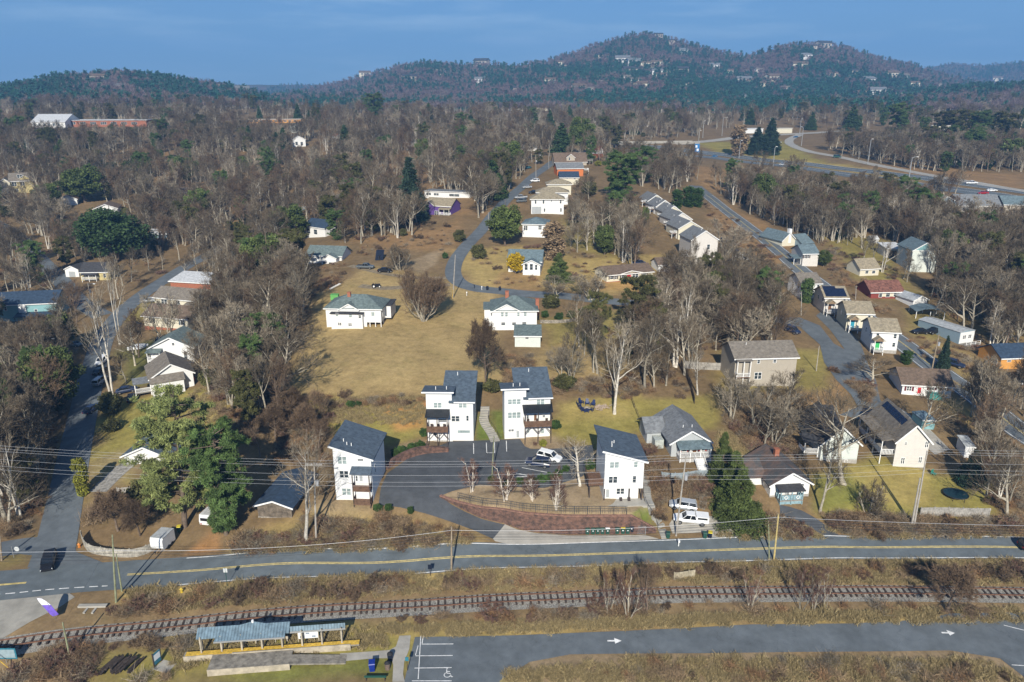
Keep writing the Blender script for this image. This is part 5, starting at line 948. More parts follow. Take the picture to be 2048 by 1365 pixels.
def car_meshes(kind, colr, cap=False):
 k = (kind, colr, cap)
 if k in _car: return _car[k]
 L_, wd, secs, cab, wx, wr = SPEC[kind]; mb = MB(); n = 8; vs = []
 for x, zb, zt, hw in secs: vs += [(x, -hw * .86, zb), (x, -hw, zb + (zt - zb) * .3), (x, -hw, zb + (zt - zb) * .72), (x, -hw * .84, zt), (x, hw * .84, zt), (x, hw, zb + (zt - zb) * .72), (x, hw, zb + (zt - zb) * .3), (x, hw * .86, zb)]
 fs = [tuple(range(n)), tuple(range((len(secs) - 1) * n, len(secs) * n))]
 for i in range(len(secs) - 1):
  for j in range(n): fs.append((i * n + j, i * n + (j + 1) % n, (i + 1) * n + (j + 1) % n, (i + 1) * n + j))
 mb.add(vs, fs)
 a, b, a2, b2, z0, z1 = cab; h0 = wd * .455; h1 = wd * .37
 mb.add([(a2 - .05, -h1 - .02, z1 - .03), (b2 + .05, -h1 - .02, z1 - .03), (b2 + .05, h1 + .02, z1 - .03), (a2 - .05, h1 + .02, z1 - .03), (a2 + .08, -h1 + .1, z1 + .04), (b2 - .08, -h1 + .1, z1 + .04), (b2 - .08, h1 - .1, z1 + .04), (a2 + .08, h1 - .1, z1 + .04)], [(0, 3, 2, 1), (4, 5, 6, 7), (0, 1, 5, 4), (1, 2, 6, 5), (2, 3, 7, 6), (3, 0, 4, 7)])
 for s_ in (-1, 1):
  for p, q in (((a, s_ * h0, z0), (a2, s_ * h1, z1)), ((b, s_ * h0, z0), (b2, s_ * h1, z1)), (((a + b) / 2 - .1, s_ * (h0 + .005), z0), ((a2 + b2) / 2 - .1, s_ * (h1 + .005), z1))): mb.beam(p, q, .09, .07)
  if kind in ('suv', 'van'): mb.beam((a * .45, s_ * (h0 + .003), z0), (a2 * .45, s_ * (h1 + .003), z1), .1, .07)
 if kind == 'pickup' and cap: mb.box(-2.85, -.75, -.9, .9, 1.13, 1.78)
 body = mb.mesh('body', PAINT[colr])
 g = MB(); h0 -= .02; g.add([(a, -h0, z0 - .1), (b, -h0, z0 - .1), (b, h0, z0 - .1), (a, h0, z0 - .1), (a2, -h1, z1 - .02), (b2, -h1, z1 - .02), (b2, h1, z1 - .02), (a2, h1, z1 - .02)], [(0, 3, 2, 1), (4, 5, 6, 7), (0, 1, 5, 4), (1, 2, 6, 5), (2, 3, 7, 6), (3, 0, 4, 7)])
 if kind == 'pickup' and cap:
  for s_ in (-1, 1): g.box(-2.6, -1.0, s_ * .905 - .01, s_ * .905 + .01, 1.3, 1.65)
 gl = g.mesh('window', CGL)
 bed = None
 if kind == 'pickup' and not cap: bed = MB().box(-2.75, -.95, -.8, .8, 1.1, 1.165).mesh('cargo_bed', PLS)
 wh = MB().tube([(0, -.12, 0), (0, .12, 0)], wr, 14).mesh('wheel', TYRE); ri = MB().tube([(0, -.13, 0), (0, .13, 0)], wr * .6, 10).mesh('rim', RIM)
 hl = MB().box(-.06, .05, -.2, .2, -.08, .08).mesh('headlight', HLT); tl = MB().box(-.05, .06, -.14, .14, -.12, .12).mesh('tail_light', TLT); bp = MB().box(-.05, .05, -wd * .4, wd * .4, -.1, .1).mesh('bumper', PLS)
 _car[k] = (body, gl, bed, wh, ri, hl, tl, bp); return _car[k]
def car(kind, colr, p, hd, label, cat=None, group=None, cap=False, name=None, P=None):
 body, gl, bed, wh, ri, hl, tl, bp = car_meshes(kind, colr, cap); L_, wd, secs, cab, wx, wr = SPEC[kind]
 P = Vector(P) if P else at(*p); a = R(hd); d = Vector((math.cos(a), math.sin(a)))
 zf, zb = tz(P.x + d.x * 1.4, P.y + d.y * 1.4), tz(P.x - d.x * 1.4, P.y - d.y * 1.4); zl, zr = tz(P.x - d.y * .8, P.y + d.x * .8), tz(P.x + d.y * .8, P.y - d.x * .8)
 t = thing(name or {'sedan': 'parked_car', 'suv': 'parked_suv', 'pickup': 'pickup_truck', 'van': 'van'}[kind], label, cat or {'pickup': 'pickup', 'van': 'van', 'suv': 'suv'}.get(kind, 'car'), (P.x, P.y, max(P.z, (zf + zb) / 2, (zl + zr) / 2, (max(zl, zr) * 2 + min(zl, zr)) / 3) + .085), 0, group)
 t.rotation_euler = (max(-.05, min(.05, math.atan2(zl - zr, 1.6))), max(-.12, min(.12, -math.atan2(zf - zb, 2.8))), a)
 obj('body', body, t); obj('window', gl, t)
 if bed: obj('cargo_bed', bed, t)
 for x in wx:
  for y in (-wd * .44, wd * .44): o = obj('wheel', wh, t, (x, y, wr)); obj('rim', ri, o)
 xf, xr = secs[-1][0] - .08, secs[0][0] + .05; zt = secs[-1][2] - .1
 for y in (-wd * .32, wd * .32): obj('headlight', hl, t, (xf, y, zt)); obj('tail_light', tl, t, (xr, y * 1.12, secs[0][2] - .14))
 obj('bumper', bp, t, (secs[-1][0] - .06, 0, secs[-1][1] + .08)); obj('bumper', bp, t, (secs[0][0] + .06, 0, secs[0][1] + .08)); return t
car('suv', 'black', cR(445, 320), -68, 'dark blue black suv waiting at the junction with the main road', name='suv')
car('suv', 'navy', cU(435, 965), 169, 'navy hatchback suv in the parking court beside the white one')
car('suv', 'white', cU(540, 912), -26, 'white suv with dark roof panels in the parking court')
car('suv', 'silver', cV(415, 1068), 170, 'silver suv behind the white pickup on the sloping drive')
car('pickup', 'white', cV(490, 1205), 172, 'white pickup with a covered bed on the sloping drive', cap=True)
car('sedan', 'navy', cD(548, 1118), 75, 'dark car driving up the left side road', name='car')
car('suv', 'white', cD(600, 842), -88, 'white suv parked at the edge of the left side road')
car('sedan', 'black', cD(590, 898), 85, 'black car parked behind the white suv on the side road')
car('suv', 'silver', cD(592, 958), 85, 'pale off road car nearest the tall sycamore trunks')
car('sedan', 'navy', cD(745, 1010), 15, 'dark blue car on the lawn beside the tall sycamore')
car('sedan', 'black', cD(775, 1055), 110, 'black car with red tail lamps on the lawn below the white house')
car('sedan', 'grey', cD(440, 742), -20, 'grey car on the shaded concrete pad')
car('sedan', 'black', cD(782, 628), 180, 'black car beside the cream house with brick base')
car('sedan', 'silver', cD(876, 482), 180, 'silver car by the low cream house')
car('pickup', 'grey', cE(150, 287), -12, 'grey pickup parked at the top of the meadow')
car('sedan', 'black', cE(263, 308), -10, 'black car parked right of the grey pickup')
car('sedan', 'navy', cE(1748, 264), 180, 'blue car behind the beige ranch house')
car('sedan', 'black', cQ(1400, 920), -30, 'black car parked beside the stepped terrace', P=None)
car('sedan', 'navy', cQ(1625, 1115), -60, 'dark car under the shrubs next to the white car')
car('suv', 'white', cQ(1715, 1200), -60, 'white car at the end of the terrace parking')
car('sedan', 'black', cM(615, 670), 190, 'black car on the dirt yard left of mobile home')
car('suv', 'black', cM(790, 670), 200, 'dark suv beside the mobile home')
car('pickup', 'navy', cM(1010, 1070), -38, 'dark blue pickup parked along the hill road', cap=True)
car('suv', 'black', (2066, 1100), 0, 'dark car just entering the frame at the right on the main road', name='car')
car('sedan', 'navy', cN(1990, 1030), 100, 'dark car behind the white house with teal roof')
car('suv', 'white', cP(560, 600), 200, 'white car farthest up the row parking')
car('sedan', 'silver', cP(435, 700), 200, 'silver car second along the row parking')
car('sedan', 'black', cP(535, 785), 190, 'black car against the tan roofed row')
car('pickup', 'silver', cP(335, 870), 195, 'silver pickup nearest end of the row parking'); car('suv', 'grey', cP(345, 925), 195, 'grey suv beside the silver pickup')
car('sedan', 'teal', cP(460, 385), 60, 'dark teal car by the upper curved road')
car('sedan', 'navy', cA(895, 1285), 170, 'dark blue car in front of the house hidden in bare branches')
car('van', 'white', cA(1635, 1270), 175, 'white camper van among bare trees by the left road')
car('suv', 'navy', cF(690, 660), -60, 'dark car in the shade beside the loop street')
for (q, kind, colr, hd, lb) in ((cC(28, 893), 'suv', 'black', 172, 'dark car leftmost on the highway near the blue sign'), (cC(98, 903), 'sedan', 'grey', 172, 'grey car just below the blue highway sign'), (cC(236, 921), 'sedan', 'blue', 172, 'blue car on the highway below the grass triangle'), (cC(634, 970), 'suv', 'silver', 170, 'pale car on the highway left of the bare trees'),
 (cC(1250, 1078), 'suv', 'green', 168, 'dark green suv on the highway'), (cC(1530, 1085), 'sedan', 'black', 168, 'low black car on the highway'), (cC(1740, 1080), 'pickup', 'white', -12, 'white pickup on the highway'), (cC(1860, 1122), 'sedan', 'white', -12, 'white car behind the red one on the highway'), (cC(1808, 1138), 'sedan', 'red', 168, 'red car on the highway'), (cC(712, 807), 'sedan', 'blue', 200, 'blue car at the top of the slip road'), (cC(612, 838), 'sedan', 'white', -20, 'white car where slip road leaves the overpass'), (cC(955, 925), 'van', 'green', -25, 'green and white van on the slip road')):
 car(kind, colr, q, hd, lb, name='car' if kind != 'pickup' else 'pickup_truck', group='vehicles on the highway')
def covered(name, label, p, hd, l, w, h, m):
 t = thing(name, label, 'covered boat', at(*p), R(hd)); n = 9; secs = []
 for i in range(n):
  k = i / (n - 1); s = math.sin(math.pi * min(1, .12 + k * .95)) ** .5; hw = w / 2 * s; zt = .5 + h * (.55 + .45 * math.sin(math.pi * k)); secs.append([(-l / 2 + l * k, -hw, .25), (-l / 2 + l * k, -hw * .95, .6), (-l / 2 + l * k, -hw * .35, zt), (-l / 2 + l * k, hw * .35, zt - .05), (-l / 2 + l * k, hw * .95, .6), (-l / 2 + l * k, hw, .25)])
 vs = sum(secs, []); fs = [tuple(range(6)), tuple(range((n - 1) * 6, n * 6))]
 for i in range(n - 1):
  for j in range(6): fs.append((i * 6 + j, i * 6 + (j + 1) % 6, (i + 1) * 6 + (j + 1) % 6, (i + 1) * 6 + j))
 MB().add(vs, fs).build('cover', m, t, smooth=True)
 for y in (-.7, .7): MB().tube([(0, y - .1, .3), (0, y + .1, .3)], .3, 10).build('wheel', TYRE, t)
 MB().beam((l / 2, 0, .35), (l / 2 + 1.0, 0, .4), .1).build('drawbar', RIM, t)
covered('covered_boat', 'boat under a white cover on the lawn', cN(1715, 1110), 35, 5.2, 2.2, 1.0, mat('white_tarp', (.72, .74, .76), .6, .08, 1))
covered('covered_boat', 'boat under pale tarpaulin behind the white house with teal roof', cO(750, 480), 40, 5, 2.2, 1.1, mat('white_tarp', (.72, .74, .76)))
P = at(*cG(925, 600)); t = thing('cargo_trailer', 'white box cargo trailer beside the wooden fence', 'trailer', P, R(-100))
MB().prism([(-1.5, .5), (1.5, .5), (1.75, .9), (1.75, 2.1), (1.5, 2.5), (-1.5, 2.5)], -1.1, 1.1).build('body', mat('trailer_white', (.74, .74, .73), .4, .04, 1, kind='corrug'), t); MB().box(-1.52, 1.52, -1.12, 1.12, 2.503, 2.56).build('roof', RF['steel'], t)
for x in (-.5, .4):
 for y in (-1.05, 1.05): o = MB().tube([(x, y - .1, .35), (x, y + .1, .35)], .35, 12).build('wheel', TYRE, t)
MB().beam((1.6, 0, .55), (2.7, 0, .5), .12).build('drawbar', PLS, t); MB().box(2.2, 2.26, -.05, .05, .0, .45).build('jack', PLS, t); MB().box(-1.56, -1.51, -.95, .95, .6, 2.4).build('rear_door', TRIM, t)
for y in (-.95, .95): MB().box(-1.56, -1.5, y - .08, y + .08, .52, .72).build('tail_light', TLT, t)
P = at(*cG(1210, 450)); t = thing('camper_trailer', 'long white slatted camper under the right hand pine', 'trailer', P, R(80))
MB().prism([(-2.5, .5), (2.5, .5), (2.7, 1.2), (2.4, 2.3), (-2.4, 2.3), (-2.65, 1.2)], -1.15, 1.15).build('body', PAINT['white'], t); MB().box(-2.4, 2.4, -1.1, 1.1, 2.303, 2.38).build('roof', RF['white'], t); MB().box(-2.67, -2.5, -.9, .9, 1.3, 1.8).build('window', CGL, t)
for x in (-.6, .5):
 for y in (-1.1, 1.1): MB().tube([(x, y - .1, .35), (x, y + .1, .35)], .35, 12).build('wheel', TYRE, t)
for y in (-.9, .9): MB().box(-2.6, -2.45, y - .1, y + .1, .6, .8).build('tail_light', TLT, t)
P = at(*cS(785, 815)); t = thing('garden_tractor', 'small black garden tractor on the meadow track', 'tractor', P, R(15))
MB().box(-.2, 1.3, -.4, .4, .5, 1.1).box(.2, .5, -.5, .5, .6, .75).build('bonnet', PAINT['black'], t); MB().box(-.8, -.3, -.35, .35, .7, .9).box(-.85, -.7, -.35, .35, .9, 1.4).build('seat', PLS, t); MB().tube([(.1, 0, 1.0), (-.1, 0, 1.35)], .04, 6).tube([(-.25, -.2, 1.35), (-.1, 0, 1.4), (-.25, .2, 1.35)], .03, 5).build('steering_wheel', PLS, t)
for x, r in ((-.7, .55), (1.0, .38)):
 for y in (-.6, .6): o = MB().tube([(x, y - .15, r), (x, y + .15, r)], r, 14).build('wheel', TYRE, t); MB().tube([(x, y - .16, r), (x, y + .16, r)], r * .5, 10).build('rim', TRIM, o)
# ================================================================ RETAINING WALL, RAILINGS, STEPS
M_wall = mat('retaining_brick', (.19, .105, .078), .95, .25, 1.5, kind='brick', bump=.6, col2=(.055, .04, .036), detail=11)
def ribbon(name, pts, thick, m, parent=None, world=True):   # pts: (x, y, zlow, ztop) ; a wall standing along the line, thickened away from the viewer
 mb = MB(); n = len(pts); P = np.array([p[:2] for p in pts]); T = np.gradient(P, axis=0); T /= np.linalg.norm(T, axis=1)[:, None] + 1e-9; N_ = np.stack([-T[:, 1], T[:, 0]], 1)
 vs = []
 for i, p in enumerate(pts):
  q = P[i] + N_[i] * thick; vs += [(p[0], p[1], p[2]), (p[0], p[1], p[3]), (q[0], q[1], p[3]), (q[0], q[1], p[2])]
 fs = [(0, 1, 2, 3), tuple((n - 1) * 4 + k for k in (3, 2, 1, 0))]
 for i in range(n - 1):
  for k in range(4): fs.append((i * 4 + k, (i + 1) * 4 + k, (i + 1) * 4 + (k + 1) % 4, i * 4 + (k + 1) % 4))
 return mb.add(vs, fs).build(name, m, parent)
wq = smooth_line([w_[0] for w_ in WALL], 1.0); zt_ = np.interp(np.linspace(0, 1, len(wq)), np.linspace(0, 1, len(WALL)), [w_[0][2] + w_[1] for w_ in WALL])
ar = np.r_[0, np.cumsum(np.linalg.norm(np.diff(wq, axis=0), axis=1))]; wp = np.array([w_[0][:2] for w_ in WALL]); aw = [ar[np.argmin(((wq - p) ** 2).sum(1))] for p in wp]
zt_ = np.interp(ar, aw, [w_[0][2] + w_[1] for w_ in WALL]); zl_ = np.interp(ar, aw, [w_[0][2] for w_ in WALL]) - 1.0
rwall = thing('retaining_wall', 'curved reddish brick retaining wall below the planted bed', 'retaining wall')
ribbon('brick_face', [(p[0], p[1], a, b) for p, a, b in zip(wq, zl_, zt_)], .4, M_wall, rwall); ribbon('capping', [(p[0], p[1] - .05, b + .002, b + .12) for p, b in zip(wq, zt_)], .5, mat('wall_cap', (.27, .15, .11), .9, .2, 2), rwall)
def railing(name, label, pts, h=1.1, m=None, step=2.0, mesh=True, cat='railing', rails=3):   # pts (x,y,z)
 t = thing(name, label, cat); m = m or DKTRIM; Q = [Vector(p) for p in pts]; mb = MB()
 for a, b in zip(Q, Q[1:]):
  for k in range(rails): mb.beam(a + Vector((0, 0, h * (1 - k / max(1, rails) * .92))), b + Vector((0, 0, h * (1 - k / max(1, rails) * .92))), .05)
  if mesh:
   L_ = (b - a).length; n = int(L_ / .28)
   for i in range(1, n): p = a.lerp(b, i / n); mb.beam(p + Vector((0, 0, .1)), p + Vector((0, 0, h)), .03)
 mb.build('rails', m, t); d = 0;
 for i, p in enumerate(Q):
  if i == 0 or (p - last).length >= step * .9 or i == len(Q) - 1: MB().box(-.04, .04, -.04, .04, -.4, h + .06).build('post', m, t, p); last = p
 return t
fq = [(p[0], p[1] + .55, b + .12) for p, b in zip(wq, zt_)]; fq = [p for p, a in zip(fq, ar) if 3.0 < a < aw[9]]
railing('fence', 'dark metal fence along the top of the brick wall', fq, 1.45, mat('grey_metal_fence', (.055, .06, .065), .5, .1, 3), 2.0, True, 'fence')
lw = [at(*cT(*p)) for p in ((615, 1000), (690, 955), (800, 905), (930, 865), (1060, 850), (1170, 845))]; lwq = smooth_line([(p.x, p.y) for p in lw], 1.0)
rw2 = thing('retaining_wall', 'low dark brick retaining wall on left side of the parking court', 'retaining wall'); k_ = len(lwq); zz = terrain(lwq[:, 0], lwq[:, 1])
ribbon('brick_face', [(p[0], p[1], z - .6, z + .3 + 1.3 * math.sin(math.pi * min(1, .15 + i / k_ * .8))) for i, (p, z) in enumerate(zip(lwq, zz))], .7, M_wall, rw2)
railing('fence', 'short dark fence above the low brick wall', [(p.x + .2, p.y + .5, p.z + 1.1) for p in (at(*cT(960, 850)), at(*cT(1060, 840)), at(*cT(1140, 838)))], 1.1, DKTRIM, 2, True, 'fence')
def stairs(name, label, pts, wd, m, n):
 t = thing(name, label, 'steps'); Q = smooth_line(pts, .5); Q = Q[np.linspace(0, len(Q) - 1, n).astype(int)]; z = terrain(Q[:, 0], Q[:, 1]); mb = MB(); T = np.gradient(Q, axis=0)
 for i in range(n):
  tx, ty = T[i] / (np.linalg.norm(T[i]) + 1e-9); L_ = np.linalg.norm(T[i]) * .55; c_, s_ = tx, ty; vs = []
  for zz_ in (z[i] - .8, z[i] + .12):
   for a, b in ((-L_, -wd / 2), (L_, -wd / 2), (L_, wd / 2), (-L_, wd / 2)): vs.append((Q[i][0] + a * c_ - b * s_, Q[i][1] + a * s_ + b * c_, zz_ + .004 * (i % 2)))
  mb.add(vs, [(0, 3, 2, 1), (4, 5, 6, 7), (0, 1, 5, 4), (1, 2, 6, 5), (2, 3, 7, 6), (3, 0, 4, 7)])
 mb.build('treads', m, t); return t, Q, z
t, Q, z = stairs('steps', 'concrete steps climbing between the two rear tower houses', [tuple(at(*cT(*p)))[:2] for p in ((1595, 745), (1570, 690), (1540, 640), (1505, 590), (1490, 540), (1500, 490), (1500, 435))], 1.9, M_conc, 26)
mb = MB()
for s_ in (0.9,):
 for i in range(0, 24, 3): mb.beam((Q[i][0] + s_, Q[i][1], z[i]), (Q[i][0] + s_, Q[i][1], z[i] + 1.1), .05)
 for i in range(0, 21, 3): mb.beam((Q[i][0] + s_, Q[i][1], z[i] + 1.05), (Q[i + 3][0] + s_, Q[i + 3][1], z[i + 3] + 1.05), .05)
mb.build('handrail', DKTRIM, t)
t, Q, z = stairs('steps', 'long grey steps down beside the right hand tower house', [tuple(at(u, v))[:2] for u, v in ((1290, 945), (1293, 975), (1296, 1000), (1304, 1020), (1314, 1035), (1321, 1050), (1327, 1068), (1330, 1076))], 1.3, mat('grey_step_stone', (.33, .32, .29), .9, .15, 1), 34)
mb = MB()
for i in range(15, 33, 3): mb.beam((Q[i][0] - .7, Q[i][1], z[i]), (Q[i][0] - .7, Q[i][1], z[i] + 1.1), .05)
for i in range(15, 30, 3): mb.beam((Q[i][0] - .7, Q[i][1], z[i] + 1.05), (Q[i + 3][0] - .7, Q[i + 3][1], z[i + 3] + 1.05), .05)
mb.build('handrail', DKTRIM, t)
t, Q, z = stairs('steps', 'wooden steps up the bank to the grey porch cottage', [tuple(at(*cV(*p)))[:2] for p in ((600, 1060), (620, 990), (610, 900), (595, 820), (575, 750))], 1.2, GREYD, 20)
t = thing('gate', 'grey mesh gate at right end of the brick wall', 'gate', at(*cK(1800, 378)), R(-5)); mb = MB()
for x in np.linspace(-.7, .7, 8): mb.beam((x, 0, 0), (x, 0, 1.5), .03)
mb.build('bars', mat('galvanised', (.45, .46, .46), .4, .05, 4, metal=.5), t); mb = MB(); mb.beam((-.75, 0, .02), (.75, 0, .02), .06); mb.beam((-.75, 0, 1.5), (.75, 0, 1.5), .06); mb.beam((-.75, 0, 0), (-.75, 0, 1.5), .06); mb.beam((.75, 0, 0), (.75, 0, 1.5), .06); mb.build('frame', mat('galvanised', (.45, .46, .46)), t)
# ================================================================ FENCES
def board_fence(label, P, h, m, gap=0, step=2.4, name='fence', lean=0):
 t = thing(name, label, 'fence'); r = random.Random(len(label)); Q = smooth_line([(p[0], p[1]) for p in P], .3); z = terrain(Q[:, 0], Q[:, 1]); mb = MB()
 L_ = np.r_[0, np.cumsum(np.linalg.norm(np.diff(Q, axis=0), axis=1))]; s = 0
 while s < L_[-1] - .2:
  a = [np.interp(s, L_, Q[:, 0]), np.interp(s, L_, Q[:, 1]), np.interp(s, L_, z)]; b = [np.interp(s + .26, L_, Q[:, 0]), np.interp(s + .26, L_, Q[:, 1])]
  if r.random() > gap: mb.slab([(a[0], a[1], a[2] + h + r.uniform(-.06, .06)), (b[0], b[1], a[2] + h + r.uniform(-.05, .05)), (b[0] + .01, b[1] + .05, a[2] + h), (a[0] + .01, a[1] + .05, a[2] + h)], h + .3)
  s += .29
 mb.build('boards', m, t); s = 0
 while s < L_[-1]:
  MB().box(-.07, .07, .06, .2, -.5, h + .08).build('post', m, t, (np.interp(s, L_, Q[:, 0]), np.interp(s, L_, Q[:, 1]), np.interp(s, L_, z))); s += step
 rl = MB(); k = list(range(0, len(Q) - 6, 6)) + [len(Q) - 1]
 for i, j in zip(k, k[1:]):
  for f in (.25, .8): rl.beam((Q[i][0], Q[i][1] + .1, z[i] + h * f), (Q[j][0], Q[j][1] + .1, z[j] + h * f), .06, .09)
 rl.build('rails', m, t); return t
M_fgrey = mat('grey_fence_wood', (.34, .32, .29), .9, .2, 1.5); M_fpale = mat('pale_fence_wood', (.40, .35, .25), .9, .2, 1.5)
board_fence('long grey board fence at the foot of the lawn', px(*cI(1385, 432, 1500, 430, 1640, 434, 1778, 436)), 1.7, M_fgrey); board_fence('curved weathered picket fence round the brush at the road corner', px(*cG(460, 560, 480, 610, 520, 640, 600, 655, 680, 662, 760, 660, 830, 640, 880, 610)), 1.5, mat('bleached_fence_wood', (.40, .37, .31), .9, .25, 1.5))
board_fence('blue grey board fence in front of the grey porch cottage', px(*cV(210, 765, 330, 775, 450, 765, 550, 748, 640, 745, 735, 740)), 1.2, mat('bluish_fence_wood', (.27, .32, .35), .9, .15, 1.5)); board_fence('low plank fence panel beside the railway', px(*cI(0, 790, 60, 782, 118, 772)), 1.3, M_fpale)
board_fence('grey board fence behind the beige house yard', px(*cF(65, 870, 190, 878, 315, 882)), 1.8, M_fgrey); board_fence('pale fence beside the orange house at the right edge', px(*cF(1780, 905, 1840, 912, 1890, 905)), 1.6, M_fpale); board_fence('small broken board fence near the white cottage', px(*cG(660, 305, 735, 300)), 1.2, M_fgrey, .1)
board_fence('dark plank fence descending the yard left of the beige house', px(*cF(40, 850, 75, 930, 105, 1020, 120, 1080)), 1.5, mat('dark_fence_wood', (.10, .08, .06), .9, .2, 1.5))
railing('fence', 'thin wire fence on the left side of the meadow', [tuple(at(*cD(*p))) for p in ((1830, 640), (1790, 720), (1740, 830), (1690, 930), (1650, 1030))], 1.1, DKTRIM, 3, False, 'fence', 2)
railing('fence', 'wire fence along the back edge of the court lawn', [tuple(at(*cE(*p))) for p in ((1250, 1000), (1400, 1000), (1560, 990), (1680, 1000), (1720, 1100), (1760, 1200), (1800, 1290))], 1.1, DKTRIM, 3, False, 'fence', 2)
t = board_fence('low stone wall below the shrubs beside the white two storey house', px(*cE(1172, 605, 1260, 606, 1340, 600, 1385, 590)), .9, STONE, 0, 40, 'garden_wall'); t['category'] = 'wall'
# ================================================================ RAILWAY
RWL = smooth_line([at_z(u, v, -1.0) for u, v in ((-420,1335),(-200,1310),(0,1289),(350,1251),(700,1220),(1000,1202),(1350,1188),(1700,1185),(2048,1189),(2350,1197))], .5)
M_rail = mat('rusty_rail', (.16, .085, .055), .6, .25, 3); M_tie = mat('dark_sleeper', (.055, .042, .035), .9, .3, 3)
lane('railway_ballast', RWL, M_grav, -1.3, 2.2, .10, 'grey stone ballast under the railway', 'ballast', nx=6)
trk = thing('railway_track', 'single rusty railway track on dark sleepers across the foreground', 'railway track'); zr_ = terrain(RWL[:, 0], RWL[:, 1]); T = np.gradient(RWL, axis=0); T /= np.linalg.norm(T, axis=1)[:, None]; N_ = np.stack([T[:, 1], -T[:, 0]], 1)
for s_ in (-.75, .75):
 mb = MB(); vs = []
 for i in range(0, len(RWL), 3):
  p = RWL[i] + N_[i] * s_; n_ = N_[i] * .045
  vs += [(p[0] - n_[0], p[1] - n_[1], zr_[i] + .2), (p[0] - n_[0], p[1] - n_[1], zr_[i] + .40), (p[0] + n_[0], p[1] + n_[1], zr_[i] + .40), (p[0] + n_[0], p[1] + n_[1], zr_[i] + .2)]
 n_ = len(vs) // 4; fs = []
 for i in range(n_ - 1):
  for k in range(4): fs.append((i * 4 + k, (i + 1) * 4 + k, (i + 1) * 4 + (k + 1) % 4, i * 4 + (k + 1) % 4))
 mb.add(vs, fs).build('rail', M_rail, trk)
tie = MB().box(-.14, .14, -1.3, 1.3, 0, .2).mesh('sleeper', M_tie); al = np.r_[0, np.cumsum(np.linalg.norm(np.diff(RWL, axis=0), axis=1))]; far_ = MB(); rr = random.Random(3); s = 0; tot = 0; cand = []
while s < al[-1]:
 cand.append(s); s += rr.uniform(.75, 1.25)
i_mid = sorted(cand, key=lambda s: abs(np.interp(s, al, RWL[:, 0]) + 8))[:99]
for s in cand:
 x, y, z = np.interp(s, al, RWL[:, 0]), np.interp(s, al, RWL[:, 1]), np.interp(s, al, zr_); k = min(int(np.searchsorted(al, s)), len(T) - 1); a = math.atan2(T[k][1], T[k][0]) + rr.uniform(-.03, .03)
 if s in i_mid: obj('sleeper', tie, trk, (x, y, z + rr.uniform(.0, .05)), a)
 else:
  c_, s_ = math.cos(a), math.sin(a); far_.add([(x + p * c_ - q * s_, y + p * s_ + q * c_, z + h) for h in (0.03, .23) for p, q in ((-.14, -1.3), (.14, -1.3), (.14, 1.3), (-.14, 1.3))], [(0, 3, 2, 1), (4, 5, 6, 7), (0, 1, 5, 4), (1, 2, 6, 5), (2, 3, 7, 6), (3, 0, 4, 7)])
o = far_.build('outer_sleepers', M_tie, trk); o['kind'] = 'stuff'
# ================================================================ STATION
def Y(x, y): return at(*cY(x, y))
M_deck = mat('platform_boards', (.27, .245, .205), .9, .25, 1.2, kind='planks'); M_tact = mat('yellow_platform_edge', (.62, .40, .06), .8, .2, 3); M_ply = mat('platform_timber', (.40, .35, .27), .9, .15, 1)
A, B = Y(100, 440), Y(1490, 335); ang = math.atan2(B.y - A.y, B.x - A.x); Lp = (B - A).length; st = thing('station_platform', 'boarded wooden railway platform with ramp and yellow edge', 'platform', (A.x, A.y, max(A.z, tz(A.x + 5, A.y + 1))), ang); zp = .75
C_ = Y(130, 345); dep = -( (C_.x - A.x) * -math.sin(ang) + (C_.y - A.y) * math.cos(ang)); dep = abs(dep) - .6
x2 = Lp * .165
MB().box(0, Lp, .6, dep, zp - .25, zp).box(x2, Lp * .62, -2.2, .6, zp - .252, zp - .002).build('deck', M_deck, st)
mb = MB(); mb.slab([(Lp * .62, -2.2, zp), (Lp * .93, -2.0, .05), (Lp * .93, -.4, .05), (Lp * .62, -.4, zp)], .2); mb.build('ramp', M_deck, st)
MB().box(0, x2 - .01, .5, .598, -.5, zp + .06).box(x2, Lp * .62, -2.32, -2.202, -.5, zp + .06).box(x2 + 2.5, Lp * .95, .45, .598, -.4, zp + .16).build('fascia', M_ply, st)
MB().box(.2, Lp, dep - .9, dep - .05, zp + .001, zp + .03).build('tactile_edge', M_tact, st)
cn = thing('platform_canopy', 'blue grey metal platform canopy on timber posts', 'canopy', st.location.copy(), ang); x0, x1 = Lp * .075, Lp * .92; xm = Lp * .60; h0, h1 = 3.0, 3.75
mb = MB(); mb.slab([(x0, 1.2, h0), (xm, 1.2, h0), (xm, dep + .9, h1), (x0, dep + .9, h1)], .15); mb.slab([(xm - 2.2, 1.6, h0 - .25), (x1, 1.6, h0 - .25), (x1, dep + .3, h1 - .35), (xm - 2.2, dep + .3, h1 - .35)], .15); mb.build('roof', RF['bluemetal'], cn)
mb = MB(); mb.slab([(Lp * .18, .5, h0 - .15), (Lp * .58, .5, h0 - .15), (Lp * .58, 1.9, h0 + .42), (Lp * .385, 2.7, h0 + 1.0), (Lp * .2, 1.9, h0 + .42)], .12); mb.build('gable_roof', RF['bluemetal'], cn); MB().box(Lp * .18, Lp * .58, .44, .5, h0 - .34, h0 - .12).box(Lp * .6, x1, 1.54, 1.6, h0 - .48, h0 - .22).build('fascia', mat('galvanised', (.45, .46, .46)), cn); MB().tube([(Lp * .385, 2.6, h0 + .9), (Lp * .385, 2.6, h0 + 1.25)], .16, 8).build('finial', TRIM, cn)
